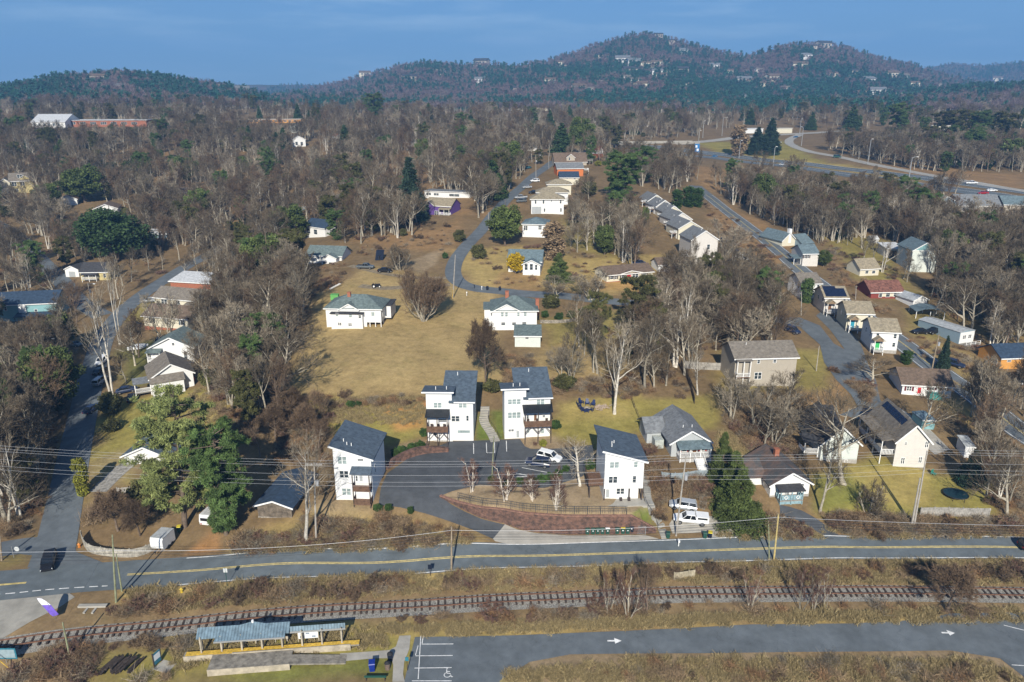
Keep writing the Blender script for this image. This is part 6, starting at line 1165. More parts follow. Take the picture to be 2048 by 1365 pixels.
for i in range(8):
 x = x0 + .5 + (x1 - x0 - 1) * i / 7
 for y in (1.8, dep - .4): MB().box(x - .1, x + .1, y - .1, y + .1, zp, (h0 if x < xm else h0 - .3) + (.0 if y < 2 else .35)).build('post', M_ply, cn)
 MB().beam((x, 1.8, h0 - .25), (x, dep - .4, h0 + .1), .1, .2).build('beam', M_ply, cn)
for i, (xa, xb) in enumerate(((.50, .60), (.32, .42))):
 b = thing('bench', ('timber bench on the platform beside the notice board', 'timber bench under the middle of the platform canopy')[i], 'bench', (st.location.x + math.cos(ang) * Lp * xa - math.sin(ang) * 2.2, st.location.y + math.sin(ang) * Lp * xa + math.cos(ang) * 2.2, st.location.z + zp), ang); w_ = Lp * (xb - xa) * .8
 MB().box(0, w_, 0, .45, .42, .48).build('seat', M_ply, b); MB().box(0, w_, -.06, -.002, .55, .95).build('backrest', M_ply, b)
 for x in (.1, w_ - .2): MB().box(x, x + .1, .0, .4, 0, .419).build('leg', M_ply, b)
xx = Lp * .70; b = thing('notice_board', 'white notice board with printed map on the platform', 'notice board', (st.location.x + math.cos(ang) * xx - math.sin(ang) * 1.95, st.location.y + math.sin(ang) * xx + math.cos(ang) * 1.95, st.location.z + zp), ang)
MB().box(-1.3, 1.3, -.04, .04, .5, 1.7).build('panel', mat('poster_white', (.7, .72, .74), .4, .03, 2), b); MB().box(-1.1, -.5, -.05, -.041, .6, 1.0).box(-.3, .2, -.05, -.041, 1.2, 1.4).box(.5, 1.0, -.05, -.041, .65, .9).build('print', mat('poster_grey', (.2, .25, .33), .5, .3, 4), b)
for x in (-1.35, 1.35): MB().box(x - .05, x + .05, -.05, .05, 0, 1.75).build('post', M_ply, b)
GRN = mat('bin_green', (.02, .075, .055), .5, .1, 3); BLU = mat('bin_blue', (.01, .03, .22), .4, .1, 3); YEL = mat('bin_yellow', (.55, .45, .03), .5, .1, 3); NAV = mat('bin_navy', (.01, .015, .03), .5, .1, 3)
_bin = {}
def wheelie(p, label, m, lid=None, rz=0, group=None, name='wheelie_bin', P=None, sc=1.0):
 k = (m.name, (lid or m).name)
 if k not in _bin:
  b = MB(); b.add([(-.25, -.3, .06), (.25, -.3, .06), (.25, .25, .06), (-.25, .25, .06), (-.31, -.38, 1.0), (.31, -.38, 1.0), (.31, .33, 1.0), (-.31, .33, 1.0)], [(0, 3, 2, 1), (4, 5, 6, 7), (0, 1, 5, 4), (1, 2, 6, 5), (2, 3, 7, 6), (3, 0, 4, 7)])
  l = MB(); l.add([(-.34, -.42, 1.005), (.34, -.42, 1.005), (.34, .36, 1.005), (-.34, .36, 1.005), (-.3, -.36, 1.08), (.3, -.36, 1.08), (.32, .36, 1.12), (-.32, .36, 1.12)], [(0, 3, 2, 1), (4, 5, 6, 7), (0, 1, 5, 4), (1, 2, 6, 5), (2, 3, 7, 6), (3, 0, 4, 7)])
  _bin[k] = (b.mesh('body', m), l.mesh('lid', lid or m), MB().tube([(-.03, .3, .12), (.03, .3, .12)], .12, 10).mesh('wheel', TYRE))
 b, l, w_ = _bin[k]; P = P or at(*p); t = thing(name, label, 'bin', P + Vector((0, 0, .09)), R(rz), group); t.scale = (sc,) * 3
 obj('body', b, t); obj('lid', l, t)
 for x in (-.28, .28): obj('wheel', w_, t, (x, 0, 0))
 return t
WT_ = mat('bin_tag', (.7, .72, .72), .5, .02, 3)
for i, (x, y, l, lb) in enumerate(((1392, 532, None, 'green bin standing apart at left end of the row by the brick wall'), (1424, 531, None, 'green bin second from the left in the row by the brick wall'), (1448, 530, None, 'green bin third from the left in the row by the brick wall'), (1477, 530, None, 'green bin fourth from the left in the row by the brick wall'), (1504, 530, WT_, 'green bin with a pale lid by the brick wall'), (1559, 528, None, 'green bin at the left of the right hand cluster by the brick wall'), (1592, 528, YEL, 'green bin with a yellow lid by the brick wall'), (1617, 529, None, 'green bin just right of the yellow lidded one'), (1641, 519, None, 'dark bin nearest the mesh gate'))):
 P = at(*cH(x, y)); t = wheelie(None, lb, GRN if i != 8 else NAV, l, rnd.uniform(-12, 12), 'bins along the brick wall', P=P, sc=1.12)
 MB().box(-.09, .09, -.40, -.36, .6, .75).build('number_tag', WT_, t)
for q, lb, m, l in ((cI(172, 555), 'dark green bin at the foot of the sloping drive', GRN, None), (cI(202, 553), 'dark bin with a yellow lid at foot of the sloping drive', NAV, YEL), (cH(1846, 555), 'lone green bin at the foot of the long grey steps', GRN, None), (cG(452, 312), 'green bin under the yellow green vine', GRN, None), (cG(1010, 520), 'green bin with a yellow lid beside the cargo trailer', GRN, YEL), (cE(862, 412), 'dark bin at the kerb above the two storey house', NAV, None), (cE(935, 415), 'black bin beside the curved road', NAV, None), (cW(1060, 205), 'bin with a yellow lid by the solar house road', GRN, YEL)): wheelie(q, lb, m, l, rnd.uniform(-20, 20))
wheelie(cH(182, 1300), 'blue recycling bin on the grass by the path', BLU, BLU, 8, sc=1.25)
for q, lb in ((cH(268, 1290), 'brown slatted litter bin on the path edge nearest the blue bin'), (cH(283, 1238), 'dark litter bin on the far side of the path junction')):
 t = thing('litter_bin', lb, 'bin', at(*q)); MB().tube([(0, 0, 0), (0, 0, .95)], [.33, .38], 14).build('drum', mat('bronze_slats', (.16, .12, .10) if 'brown' in lb else (.03, .04, .07), .5, .2, 4) if 'brown' in lb else NAV, t); MB().tube([(0, 0, .951), (0, 0, 1.05), (0, 0, 1.2)], [.40, .36, .12], 14).build('lid', PLS, t)
t = thing('timber_pile', 'heap of old dark railway sleepers on the grass', 'timber pile', at(*cR(1090, 1230)), R(0)); r_ = random.Random(5); mb = MB()
for i in range(26):
 x = r_.uniform(-2.0, 2.0); z = r_.uniform(.1, .9) * (1 - abs(x) / 2.6); a = R(r_.uniform(66, 84)); l_ = r_.uniform(1.8, 2.9); mb.beam((x - math.cos(a) * l_ / 2, -math.sin(a) * l_ / 2 + r_.uniform(-.4, .4), z + .1), (x + math.cos(a) * l_ / 2, math.sin(a) * l_ / 2, z + r_.uniform(.0, .3)), .26, .2)
mb.build('sleepers', M_tie, t)
t = thing('information_sign', 'blue upright information sign on a small concrete pad', 'sign', at(*cR(1415, 1205)), R(70)); MB().box(-.6, .6, -.06, .06, .3, 2.0).build('panel', mat('sign_teal', (.03, .16, .22), .5, .1, 2), t); MB().box(-.5, .5, -.07, -.061, .9, 1.8).build('print', WT_, t)
for x in (-.62, .62): MB().box(x - .05, x + .05, -.07, .07, -.2, 2.2).build('post', DKTRIM, t)
MB().box(-.9, .9, -2.3, -.1, -.2, .08).build('pad', M_conc, t)
def sign_post(label, base, top, m, shape='tall', mp=None, name='road_sign'):
 P = at(*base); h = height(P, top[1]); t = thing(name, label, 'sign', P); MB().tube([(0, 0, -.3), (0, 0, h)], .045, 6).build('post', mp or mat('galvanised', (.45, .46, .46)), t); return t, h
t, h = sign_post('back of an octagonal stop sign at the left corner', cR(125, 248), cR(108, 150), None); rg = [(.75 + .42 * math.cos(R(22.5 + 45 * k)), h - .45 + .42 * math.sin(R(22.5 + 45 * k))) for k in range(8)]
MB().prism(rg, -.02, .02).build('octagon', mat('sign_back', (.5, .52, .52), .5, .05, 3), t); MB().beam((0, 0, h - .45), (.4, 0, h - .45), .04).build('bracket', RIM, t)
t, h = sign_post('thin road sign on a green post beside the main road', cG(1280, 822), cG(1268, 722), None, mp=GRN); MB().box(-.3, .3, -.03, -.0, h - .75, h - .05).build('plate', mat('sign_back', (.5, .52, .52)), t)
t, h = sign_post('large blue sign panel at lower left corner above the brush', cR(60, 1190), cR(60, 1060), None); MB().box(-2.6, 1.6, -.05, .0, h - 1.7, h).build('plate', mat('sign_teal', (.03, .16, .22)), t); MB().box(-2.4, 1.4, -.06, -.051, h - 1.5, h - .2).build('face', mat('sign_grey', (.25, .33, .36), .5, .1, 2), t)
t = thing('feather_flag', 'tall purple and white feather flag at the forecourt edge', 'flag', at(*cR(490, 800))); P = t.location; h = height(P, cR(0, 612)[1]); mb = MB(); pr = []
bx = [(0, .15, .0), (.12, .6, .1), (-.25, .62, .35), (-.75, .62, .62), (-1.2, .5, .85), (-1.5, .32, 1.0)]
for x, w_, k in bx: pr.append((x, w_, .5 + (h - .5) * k))
vs = [];
for x, w_, z in pr: vs += [(x - w_, -.02, z), (x + w_, -.02 + .06 * math.sin(z * 3), z), (x + w_, .01 + .06 * math.sin(z * 3), z), (x - w_, .01, z)]
fs = [(0, 1, 2, 3), tuple(len(vs) - 4 + k for k in range(4))]
for i in range(len(pr) - 1):
 for k in range(4): fs.append((i * 4 + k, (i + 1) * 4 + k, (i + 1) * 4 + (k + 1) % 4, i * 4 + (k + 1) % 4))
mb.v, mb.f = vs, fs; mb.m = [0] * len(fs)
for i, f in enumerate(fs):
 if i >= 2 and f[0] // 4 >= 3: mb.m[i] = 1
mb.build('banner', [mat('flag_purple', (.16, .10, .50), .7, .15, 2), mat('flag_white', (.7, .7, .74), .7, .05, 2)], t); MB().tube([(.1, 0, -.3), (.05, 0, h * .4), (-.6, 0, h * .8), (-1.6, 0, h)], .03, 6).build('pole', RIM, t)
for q, lb in ((cG(1023, 858), 'yellow hydrant on the verge below the main road'), (cG(447, 605), 'orange hydrant at the side road corner')):
 t = thing('fire_hydrant', lb, 'hydrant', at(*q)); m = mat('hydrant_' + lb[:6], (.55, .40, .05) if 'yellow' in lb else (.6, .22, .04), .5, .1, 3); MB().tube([(0, 0, 0), (0, 0, .6), (0, 0, .8)], [.17, .17, .06], 10).build('barrel', m, t); MB().tube([(-.28, 0, .48), (.28, 0, .48)], .07, 8).build('nozzle', m, t); MB().tube([(0, 0, 0), (0, 0, .06)], .24, 10).build('flange', m, t)
t = thing('culvert_headwall', 'pale concrete culvert head beside the road corner', 'culvert', at(*cR(830, 690))); MB().prism([(-2.0, 0), (2.0, .1), (2.1, .35), (-2.0, .3)], -.3, .3).box(-.7, -.4, -1.4, -.31, -.5, .1).box(.5, .8, -1.4, -.31, -.5, .1).build('headwall', M_conc, t)
t = thing('guard_post', 'yellow leaning guard tube of a guy wire at lower left', 'guy guard', at(*cR(105, 1260))); MB().tube([(0, 0, 0), (-2.2, .3, 2.2)], .06, 6).build('tube', M_tact, t); MB().tube([(0, 0, -.2), (0, 0, .1)], .1, 6).build('anchor', RIM, t)
def adirondack(p, rz, label):
 t = thing('garden_chair', label, 'chair', at(*p), R(rz), 'chairs round the fire pit'); m = mat('chair_navy', (.015, .03, .10), .45, .1, 3)
 MB().slab([(-.35, -.4, .45), (.35, -.4, .45), (.3, .3, .3), (-.3, .3, .3)], .05).build('seat', m, t); MB().slab([(-.34, .28, .34), (.34, .28, .34), (.30, .62, 1.15), (0, .66, 1.25), (-.30, .62, 1.15)], .07).build('backrest', m, t)
 for s_ in (-1, 1): MB().box(s_ * .42 - .08, s_ * .42 + .08, -.4, .4, .58, .63).build('armrest', m, t); MB().box(s_ * .4 - .05, s_ * .4 + .05, -.38, -.3, 0, .579).build('leg', m, t); MB().box(s_ * .38 - .05, s_ * .38 + .05, .25, .33, 0, .579).build('leg', m, t)
for p, a, lb in (((885, 410), 0, 'middle blue chair at the back of the fire pit ring'), ((937, 420), -25, 'blue chair at the back nearest the firewood'), ((925, 468), -120, 'blue chair on the right front of the ring'), ((880, 478), 175, 'blue chair at the front of the fire pit ring'), ((852, 472), 150, 'second blue chair along the front of the fire pit ring'), ((826, 452), 110, 'blue chair at the left front of the ring'), ((812, 425), 80, 'blue chair at the far left of the ring'), ((830, 402), 40, 'blue chair at the back left of the ring')): adirondack(cU(*p), a, lb)
t = thing('firewood_heap', 'heap of split firewood beside the blue chairs', 'firewood', at(*cU(1000, 440))); mb = MB(); r_ = random.Random(8)
for i in range(40): a = R(r_.uniform(-40, 40)); x, y = r_.gauss(0, .8), r_.gauss(0, .7); mb.beam((x, y, r_.uniform(.05, .45)), (x + math.cos(a) * .7, y + math.sin(a) * .7, r_.uniform(.05, .5)), .14)
mb.build('logs', mat('split_wood', (.42, .33, .26), .9, .25, 3), t)
t = thing('fire_pit', 'stone ring of the fire pit among the blue chairs', 'fire pit', at(*cU(880, 448))); mb = MB()
for k in range(12): a = k * math.pi / 6; mb.box(.6 * math.cos(a) - .14, .6 * math.cos(a) + .14, .6 * math.sin(a) - .14, .6 * math.sin(a) + .14, 0, .28 + .02 * (k % 3))
mb.build('stones', STONE, t)
t = thing('trampoline', 'round dark trampoline lying low on the lawn', 'trampoline', at(*cI(1583, 318))); w_ = scale_at(t.location) * 22
MB().tube([(0, 0, .5), (0, 0, .56)], w_, 28).build('mat', mat('trampoline_mat', (.012, .035, .045), .4, .1, 2), t); MB().tube([(w_ * 1.03 * math.cos(k * math.pi / 16), w_ * 1.03 * math.sin(k * math.pi / 16), .55) for k in range(33)], .07, 6).build('rim', PLS, t)
for k in range(6): MB().tube([(w_ * math.cos(k), w_ * math.sin(k), -.2), (w_ * math.cos(k), w_ * math.sin(k), .49)], .05, 6).build('leg', PLS, t)
for q, lb in ((cI(1460, 200), 'green garden chair behind the utility pole on the lawn'), (cI(1612, 247), 'small green garden chair near the trampoline')):
 t = thing('garden_chair', lb, 'chair', at(*q), R(30)); m = mat('chair_green', (.03, .22, .17), .5, .1, 3); MB().box(-.35, .35, -.35, .35, .4, .46).build('seat', m, t); MB().box(-.35, .35, .3, .36, .461, 1.1).build('backrest', m, t)
 for x in (-.3, .3):
  for y in (-.3, .3): MB().box(x - .03, x + .03, y - .03, y + .03, 0, .399).build('leg', m, t)
t = thing('lawn_toy', 'red plastic lawn toy beside the white tan roofed house', 'toy', at(*cO(1095, 1120))); m = mat('toy_red', (.5, .05, .02), .4, .1, 3); MB().tube([(0, 0, .4), (0, 0, .9), (0, 0, 1.5), (0, 0, 1.9)], [.5, .75, .7, .3], 12).build('shell', m, t); MB().tube([(0, 0, 0), (0, 0, .399)], .1, 8).build('leg', RIM, t)
t = thing('water_tank', 'bright green tank behind the farmhouse on stilts', 'tank', at(*cX(215, 180))); MB().box(-1.1, 1.1, -.8, .8, .4, 1.9).box(-1.15, 1.15, -.85, .85, 1.9, 2.0).build('tank', mat('tank_green', (.12, .36, .10), .6, .1, 2), t)
for x in (-.9, .9): MB().box(x - .1, x + .1, -.6, .6, 0, .399).build('foot', PLS, t)
t = thing('panel_stack', 'tall dark stack of slatted panels beyond the parked pickup', 'panel stack', at(*cS(840, 352)), R(0)); w_ = scale_at(t.location); mb = MB(); hh = height(t.location, cS(0, 210)[1])
for i in range(5): mb.slab([(-8 * w_, i * .7 - .2, hh * (i) / 5 + .2), (8 * w_, i * .7 - .2, hh * i / 5 + .2), (8 * w_, i * .7 + .5, hh * (i + 1) / 5 + .2), (-8 * w_, i * .7 + .5, hh * (i + 1) / 5 + .2)], .12)
mb.build('panels', NAV, t); MB().box(-.12, .12, -.3, 3, 0, hh * .5).build('stand', PLS, t)
t = thing('ladder', 'white ladder leaning at the top left of the meadow', 'ladder', at(*cX(215, 75)), R(50)); mb = MB()
for y in (-.3, .3): mb.beam((-2, y, .2), (2, y, 1.2), .12)
for k in range(9): x = -1.8 + k * .45; mb.beam((x, -.3, .25 + (x + 1.8) * .25), (x, .3, .25 + (x + 1.8) * .25), .08)
mb.build('rungs', TRIM, t)
for q, lb in ((cE(742, 445), 'short white marker post in the meadow by the road'), (cE(786, 403), 'dark mailbox on a post left of the kerb bin'), (cE(830, 412), 'white mailbox nearest the kerb bin'), (cI(25, 600), 'small white marker beside the railway fence panel')):
 t = thing('mailbox', lb, 'mailbox', at(*q)); m = TRIM if 'white' in lb else NAV; MB().box(-.06, .06, -.06, .06, 0, .9).build('post', m, t); MB().box(-.14, .14, -.3, .3, .901, 1.2).build('box', m, t)
t = thing('cyclist_sign', 'small dark sign post at the lower edge of the main road', 'sign', at(*cH(508, 765))); MB().tube([(0, 0, -.2), (0, 0, 1.9)], .05, 6).build('post', DKTRIM, t); MB().box(-.3, .3, -.05, -.01, 1.2, 2.0).build('plate', NAV, t)
t = thing('wall_sign', 'thin dark sign post beside the station footpath', 'sign', at(*cH(380, 1300))); MB().tube([(0, 0, -.2), (0, 0, 2.2)], .05, 6).build('post', DKTRIM, t); MB().box(-.22, .22, -.05, -.01, 1.6, 2.2).build('plate', mat('sign_teal', (.03, .16, .22)), t)
t = thing('crossing_barrier', 'dark barrier rail at the bottom edge left of the path', 'barrier', at(*cH(200, 1358))); MB().box(-1.4, 1.4, -.1, .1, .6, .8).build('rail', GRN, t)
for x in (-1.2, 1.2): MB().box(x - .06, x + .06, -.06, .06, -.1, .599).build('post', DKTRIM, t)
# ================================================================ POLES AND WIRES
M_pole = mat('pole_wood', (.30, .24, .17), .9, .2, 1.5); M_pgreen = mat('pole_green_wood', (.24, .25, .15), .9, .2, 1.5); M_pgrey = mat('pole_grey_wood', (.36, .33, .29), .9, .15, 1.5); M_insul = mat('insulator', (.35, .36, .38), .3, .1, 3); M_wire = mat('wire_dark', (.03, .03, .035), .5, .05, 1); M_wirel = mat('wire_light', (.55, .56, .58), .4, .05, 1, metal=.3)
POLE = {}
def pole(key, label, base, top, m=None, arm=0, tr=False, lamp=False, r=.16, cat='utility pole', rz=0, name='utility_pole'):
 P = at(*base); h = height(P, top[1]); s = scale_at(P + Vector((0, 0, h))); dx = 0; t = thing(name, label, cat, P, R(rz)); u, v = proj((P.x, P.y, P.z + h)); dx = (top[0] - u) * s; dx = max(-2.5, min(2.5, dx))
 MB().tube([(0, 0, -.6), (dx * .5, 0, h * .5), (dx, 0, h)], [r, r * .85, r * .62], 8).build('shaft', m or M_pole, t)
 if arm:
  for k in range(arm):
   z = h - .35 - k * .9; a = MB().beam((dx - 1.2, -.1, z), (dx + 1.2, -.1, z), .1, .12).build('crossarm', m or M_pole, t)
   for x in (-1.1, -.4, .4, 1.1): MB().tube([(dx + x, -.1, z + .06), (dx + x, -.1, z + .26)], [.05, .035], 6).build('insulator', M_insul, a)
 if tr: MB().tube([(dx * .8 + .38, -.1, h * .78 - .9), (dx * .8 + .38, -.1, h * .78)], .26, 10).build('transformer', M_insul, t)
 if lamp: a = MB().tube([(dx, 0, h - .6), (dx + 1.0, -.4, h - .2), (dx + 2.2, -.8, h - .1)], .04, 6).build('lamp_arm', RIM, t); MB().box(dx + 2.0, dx + 2.7, -1.0, -.7, h - .2, h - .05).build('lamp_head', TRIM, a)
 POLE[key] = (P, h, dx); return t
pole('c', 'leaning greenish pole at the lower left road corner', cR(1036, 650), cR(1006, 45), M_pgreen, 0); pole('c2', 'short brace pole leaning on the corner pole', cR(1090, 550), cR(1040, 215), M_pgreen, r=.13)
pole('l', 'thin greenish pole below the railway at lower left', cR(628, 1150), cR(560, 830), M_pgreen, r=.14); pole('vine', 'brown pole wrapped in bare vine beside the main road', cH(627, 735), cH(628, 490), M_pole); pole('lot', 'dark thin pole standing in the parking court', (984, 951), (988, 872), M_pgreen, r=.13)
pole('barn', 'grey transformer pole in front of the left tower house', cG(1778, 565), cG(1768, 128), M_pgrey, 1, True); pole('yel', 'yellowish pole south of the main road near the evergreens', cI(562, 680), cI(588, 420), mat('pole_fresh_wood', (.48, .38, .16), .9, .15, 2)); pole('gry', 'slim grey pole paired with the yellowish pole', cI(538, 672), cI(532, 475), M_pgreen, r=.12)
pole('law', 'tall pale pole at the left end of the board fence', cI(1350, 490), cI(1425, 62), M_pgrey, 0); pole('law2', 'shorter grey stub pole beside the tall pale pole', cI(1337, 487), cI(1385, 215), M_pgrey, r=.19); pole('drv', 'grey pole with transformer on the sloping drive', cV(350, 1325), cV(448, 555), M_pgrey, 0, True)
pole('lst', 'pole with street lamp in the shaded hollow on the left', cN(1148, 680), cN(1090, 285), M_pgrey, 0, True, True); pole('lst2', 'short pole right behind the hollow street lamp pole', cN(1158, 600), cN(1148, 395), M_pgrey, r=.12); pole('lft', 'pole with lamp in front of the shaded concrete pad', cN(625, 1365), cN(565, 960), M_pgrey, 0, False, True)
pole('mdw', 'pole with yellow guard at the upper edge of the meadow', cE(660, 458), cE(675, 205), M_pgrey, 0); t = thing('guy_guard', 'yellow guard tube of the guy wire in the upper meadow', 'guy guard', at(*cX(1215, 160))); MB().tube([(0, 0, 0), (.35, .4, 3.0)], .09, 6).build('tube', M_tact, t)
pole('r1', 'grey pole with lamp beside the row parking', cP(580, 560), cP(572, 160), M_pgrey, 0, True, True); pole('r2', 'slender pole up the road beyond the row parking', cP(785, 390), cP(778, 140), M_pgrey, r=.13); pole('r3', 'pole on the curved road bend beside the cedar', cB(870, 1345), cB(868, 1242), M_pgrey)
pole('hr', 'pole with transformer beside the hill road', cM(765, 1130), cM(858, 672), M_pole, 0, True); pole('lp', 'pale thin pole beside the loop street', cF(832, 885), cF(850, 738), M_pgrey, r=.12); pole('re', 'pole at the right frame edge by the brown shed', (2032, 818), (2045, 752), M_pole); pole('rc', 'short pole left of the rusty roofed cottage', cF(1063, 467), cF(1066, 385), M_pgrey, r=.12); pole('mh', 'thin pole behind the mobile home', cM(1085, 505), cM(1088, 435), M_pgrey, r=.12); pole('vn', 'pole in the vine beside the taupe roofed cottage', cF(745, 560), cF(746, 420), M_pgrey, r=.12); pole('sg', 'dark red pole at the left frame edge near the stop sign', cR(12, 275), cR(0, 60), M_pole)
def wire(label, a, b, sag, m, r=.013):
 a, b = Vector(a), Vector(b); n = 18; tag(MB().tube([a.lerp(b, i / n) - Vector((0, 0, sag * 4 * (i / n) * (1 - i / n))) for i in range(n + 1)], r, 4, False).build('overhead_wire', m), label, 'wire', 'overhead wires')
def ptop(k, dz=0, x=0, y=0): P, h, dx = POLE[k]; f = (h + dz) / h; return Vector((P.x + dx * f + x, P.y + y, P.z + h + dz))
nm = {'barn': 'transformer pole', 'drv': 'drive pole', 'law': 'tall lawn pole', 'vine': 'vine pole', 'yel': 'yellowish pole', 'c': 'corner pole'}
for i, (dz, y) in enumerate(((-.1, -.9), (-.15, .0), (-.1, .9), (-2.1, 0), (-3.3, 0), (-4.0, 0))):
 w_ = ('nearest top', 'middle top', 'farthest top', 'upper low', 'middle low', 'lowest')[i]; m = M_wirel
 A_, B_, C2, D_ = Vector((-105, 112 + y, 16.5 + dz)), ptop('barn', dz, 0, y), ptop('drv', dz, 0, y), ptop('law', dz, 0, y)
 m = M_wirel; wire('%s wire from the left edge to the transformer pole' % w_, A_, B_, .7, m); wire('%s wire from the transformer pole to the drive pole' % w_, B_, C2, .6, m); wire('%s wire from the drive pole to the tall lawn pole' % w_, C2, D_, .5, m); wire('%s wire from the tall lawn pole past the right edge' % w_, D_, Vector((110, 110 + y, 15 + dz)), .4, m)
for i, dz in enumerate((-2.6, -3.1, -3.6, -4.1)):
 w_ = ('top', 'second', 'third', 'bottom')[i]; m = M_wirel if i == 0 else M_wire; r = .024
 A_, B_, C2, D_ = Vector((-100, 95, 6.4 - i * .5)), ptop('c', dz), ptop('vine', dz + 2.0), ptop('yel', dz + 2.1)
 wire('%s cable from the left edge to the corner pole' % w_, A_, B_, .3, m, r); wire('%s cable along the main road from corner pole to vine pole' % w_, B_, C2, 1.1, m, r); wire('%s cable along the main road from vine pole to yellowish pole' % w_, C2, D_, .9, m, r); wire('%s cable from the yellowish pole to the right edge' % w_, D_, Vector((112, 103, 5.4 - i * .5)), .6, m, r)
for x, lb in ((-.3, 'left'), (.3, 'right')): wire('%s service wire from the vine pole up to the court pole' % lb, ptop('vine', -.3, x), ptop('lot', -.2, x * .5), .8, M_wire)
wire('wire from the corner pole to the thin lower left pole', ptop('c', -.2), ptop('l', -.2), .3, M_wire)
for a, b, lb in (('lst', 'lft', 'wire between the two lamp poles in the shaded hollow'), ('r1', 'r2', 'wire between the two poles on the upper row'), ('r1', 'r3', 'wire down the curved road from the row pole'), ('r3', 'mdw', 'wire from the bend pole to the meadow pole'), ('hr', 're', 'wire along the hill road to the right edge')): wire(lb, ptop(a, -.3), ptop(b, -.3), .8, M_wire)
def lamp(base, top, label, arm=2.5):
 P = at(*base); h = height(P, top[1]); t = thing('street_lamp', label, 'street lamp', P, 0, 'lamps along the highway'); m = mat('galvanised', (.45, .46, .46)); MB().tube([(0, 0, -.5), (0, 0, h)], [.28, .16], 6).build('mast', m, t); a = MB().tube([(0, 0, h - .1), (arm * .5, 0, h + .5), (arm, 0, h + .6)], .12, 5).build('arm', m, t); MB().box(arm - .2, arm + .9, -.25, .25, h + .48, h + .7).build('lamp_head', TRIM, a)
for q, tp, lb, a in ((cC(280, 798), cC(290, 692), 'lamp mast with arm at the left of the overpass road', 3), (cC(168, 808), cC(168, 712), 'straight mast left of the overpass lamp', .6), (cC(735, 785), cC(737, 700), 'lamp mast right of the dark spruces', .6), (cC(745, 855), cC(748, 748), 'lamp mast at the bend of the slip road', -2), (cC(380, 930), cC(380, 828), 'lamp mast below the dark spruces', .6), (cC(578, 990), cC(588, 865), 'lamp mast at the highway edge in the middle', .6), (cC(1133, 962), cC(1140, 820), 'lamp mast beside the slip road woods', .6), (cC(1375, 1045), cC(1395, 925), 'lamp mast with curved arm near the right', 2.5), (cC(140, 880), cC(145, 770), 'mast behind the blue sign', .6)): lamp(q, tp, lb, a)
P = at(*cC(132, 900)); h = height(P, cC(0, 843)[1]); t = thing('highway_sign', 'blue highway sign beside the grass triangle', 'sign', P); MB().box(-1.9, 1.9, -.1, .1, h * .15, h).build('plate', mat('sign_blue', (.02, .16, .42), .5, .1, 1), t); MB().box(-1.2, .2, -.12, -.101, h * .6, h * .85).box(-.2, 1.3, -.12, -.101, h * .25, h * .5).build('lettering', WT_, t)
for x in (-1.5, 1.5): MB().box(x - .1, x + .1, .101, .25, -.5, h).build('post', RIM, t)
A_, B_ = Vector(at_z(1225, 287, 33.2)), Vector(at_z(1392, 285, 32.8)); br = thing('overpass', 'pale concrete overpass across the highway', 'bridge'); d = (B_ - A_).normalized(); n_ = Vector((-d.y, d.x, 0)) * 6
mb = MB(); mb.slab([A_ - n_, B_ - n_, B_ + n_, A_ + n_], 1.2); mb.build('deck', M_conc, br)
for s_ in (-1, 1): MB().beam(A_ + n_ * s_ + Vector((0, 0, .5)), B_ + n_ * s_ + Vector((0, 0, .5)), .4, 1.0).build('parapet', M_conc, br)
for k in (.25, .5, .75): p = A_.lerp(B_, k); MB().box(p.x - .6, p.x + .6, p.y - 4, p.y + 4, tz(p.x, p.y) - 1, p.z - 1.21).build('pier', M_conc, br)
# ================================================================ TREES
def bark(n, c_, v=.2): return mat('bark_' + n, c_, .95, v, 2.5, tone=(.65, 1.35), orand=.3)
BK_GREY = bark('grey', (.34, .305, .24)); BK_WHITE = bark('white', (.55, .51, .44)); BK_BROWN = bark('brown', (.16, .12, .09)); TW_GREY = bark('twig_grey', (.125, .098, .066)); TW_BROWN = bark('twig_brown', (.135, .092, .058)); TW_RED = bark('twig_red', (.165, .095, .07)); TW_PALE = bark('twig_pale', (.24, .20, .145))
def leafm(n, c_): return mat('leaf_' + n, c_, .7, .25, .6, tone=(.45, 1.5), orand=.15, spec=.2)
LF_PINE = leafm('pine', (.095, .15, .045)); LF_LIGHT = leafm('lightpine', (.22, .25, .085)); LF_DARK = leafm('dark', (.045, .08, .026)); LF_CEDAR = leafm('cedar', (.095, .125, .035)); LF_BLUE = leafm('spruce', (.03, .055, .035)); LF_YEL = leafm('yellowgreen', (.22, .22, .035)); LF_GOLD = leafm('gold', (.55, .38, .02)); LF_HEDGE = leafm('hedge', (.045, .085, .02)); LF_OLIVE = leafm('olive', (.10, .10, .035)); LF_STRAW = mat('dry_stalks', (.33, .26, .13), .9, .2, 2, tone=(.6, 1.35), orand=.15); LF_BRUSH = mat('dead_brush', (.28, .20, .12), .95, .25, 2, tone=(.55, 1.4), orand=.25); LF_RUST = mat('rusty_brush', (.28, .165, .085), .95, .25, 2, tone=(.5, 1.4), orand=.25)
